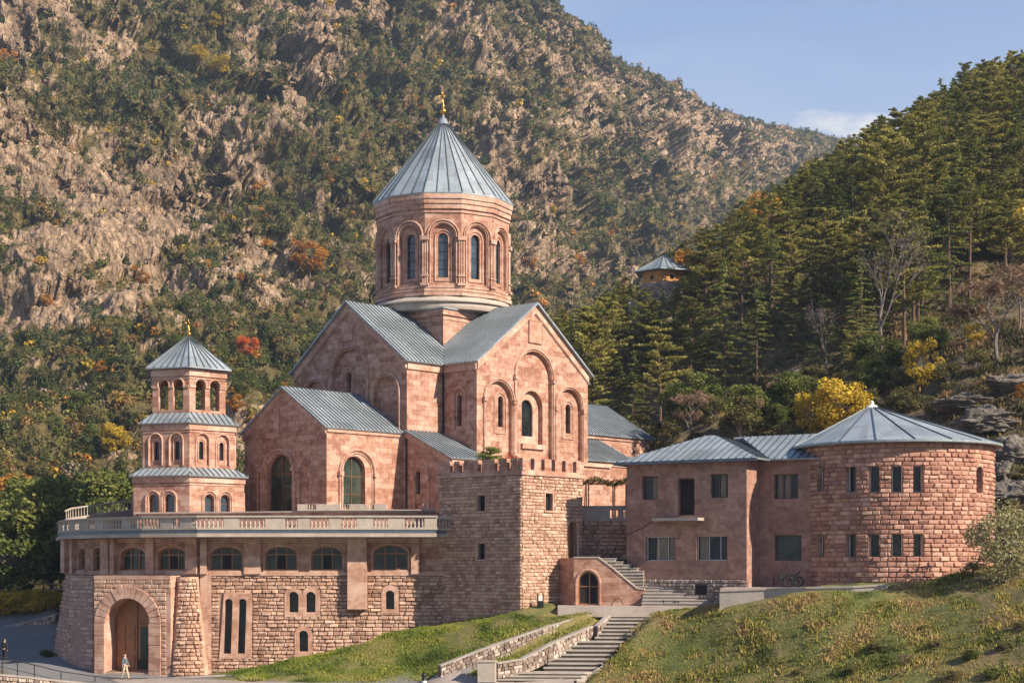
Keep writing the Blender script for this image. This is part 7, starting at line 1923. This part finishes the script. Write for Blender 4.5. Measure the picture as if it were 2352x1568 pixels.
sky = nt.nodes.new('ShaderNodeTexSky'); sky.sky_type = 'NISHITA'; sky.sun_disc = False
sky.sun_elevation = SUN_EL; sky.sun_rotation = pi-SUN_AZ; sky.air_density = 1.0; sky.dust_density = .6; sky.ozone_density = 1.4; sky.altitude = 1200
tc = nt.nodes.new('ShaderNodeTexCoord'); sep = nt.nodes.new('ShaderNodeSeparateXYZ'); nt.links.new(tc.outputs['Generated'], sep.inputs[0])
mp = nt.nodes.new('ShaderNodeMapping'); nt.links.new(tc.outputs['Generated'], mp.inputs[0]); mp.inputs['Scale'].default_value = (1,1,2.6)
cn = noise(nt, mp.outputs[0], 16, 9, .6, .3)
cn2 = noise(nt, mp.outputs[0], 5, 5, .55, .4)
rx_ = mth(nt, 'DIVIDE', sep.outputs[0], mth(nt, 'MAXIMUM', sep.outputs[1], .05)); rz_ = mth(nt, 'DIVIDE', sep.outputs[2], mth(nt, 'MAXIMUM', sep.outputs[1], .05))
ex = mth(nt, 'POWER', mth(nt, 'DIVIDE', mth(nt, 'SUBTRACT', rx_, .225), .062), 2.0); ez = mth(nt, 'POWER', mth(nt, 'DIVIDE', mth(nt, 'SUBTRACT', rz_, .272), .016), 2.0)
em = mth(nt, 'SUBTRACT', 1.0, mth(nt, 'ADD', ex, ez))
cr = ramp(nt, mth(nt, 'ADD', cn.outputs[0], mth(nt, 'MULTIPLY', mth(nt, 'MAXIMUM', em, -2.0), .22)), [(.52,(0,0,0)), (.72,(1,1,1))])
wisp = ramp(nt, cn2.outputs[0], [(.48,(0,0,0)), (.75,(.22,.22,.22))])
base = ramp(nt, sep.outputs[2], [(.0,(.47,.52,.62)), (.2,(.50,.58,.74)), (.28,(.38,.49,.74)), (.36,(.26,.38,.67)), (.6,(.12,.22,.5))])
bs = nt.nodes.new('ShaderNodeVectorMath'); bs.operation = 'SCALE'; nt.links.new(base.outputs[0], bs.inputs[0]); bs.inputs['Scale'].default_value = 10.0
c1 = mixc(nt, sky.outputs[0], bs.outputs[0], .75)
c2 = mixc(nt, mixc(nt, c1, (6.6,7.0,7.8), wisp.outputs[0]), (8.2,8.0,7.8), cr.outputs[0])
nt.links.new(c2, bg.inputs[0]); bg.inputs[1].default_value = .062
nt.links.new(bg.outputs[0], wo_.inputs[0])
S.view_settings.view_transform = 'Standard'; S.view_settings.look = 'None'; S.view_settings.exposure = .86; S.view_settings.gamma = 1
S.render.engine = 'CYCLES'
S.cycles.max_bounces = 6; S.cycles.diffuse_bounces = 3; S.cycles.glossy_bounces = 2; S.cycles.transmission_bounces = 2; S.cycles.volume_bounces = 0
S.cycles.use_denoising = True; S.cycles.use_adaptive_sampling = True; S.cycles.adaptive_threshold = .015
S.cycles.caustics_reflective = False; S.cycles.caustics_refractive = False

hb = MB(); hb.box(-900, 1400, -60, 2050, -25, 700)
hm = bpy.data.materials.new('valley_air'); hm.use_nodes = True; nt = hm.node_tree; nt.nodes.clear()
o_ = nt.nodes.new('ShaderNodeOutputMaterial'); pv_ = nt.nodes.new('ShaderNodeVolumePrincipled'); nt.links.new(pv_.outputs[0], o_.inputs['Volume'])
pv_.inputs['Color'].default_value = (.62,.78,1,1); pv_.inputs['Density'].default_value = 0.00010; pv_.inputs['Anisotropy'].default_value = .0
tag(hb.build('haze', hm), kind='stuff')
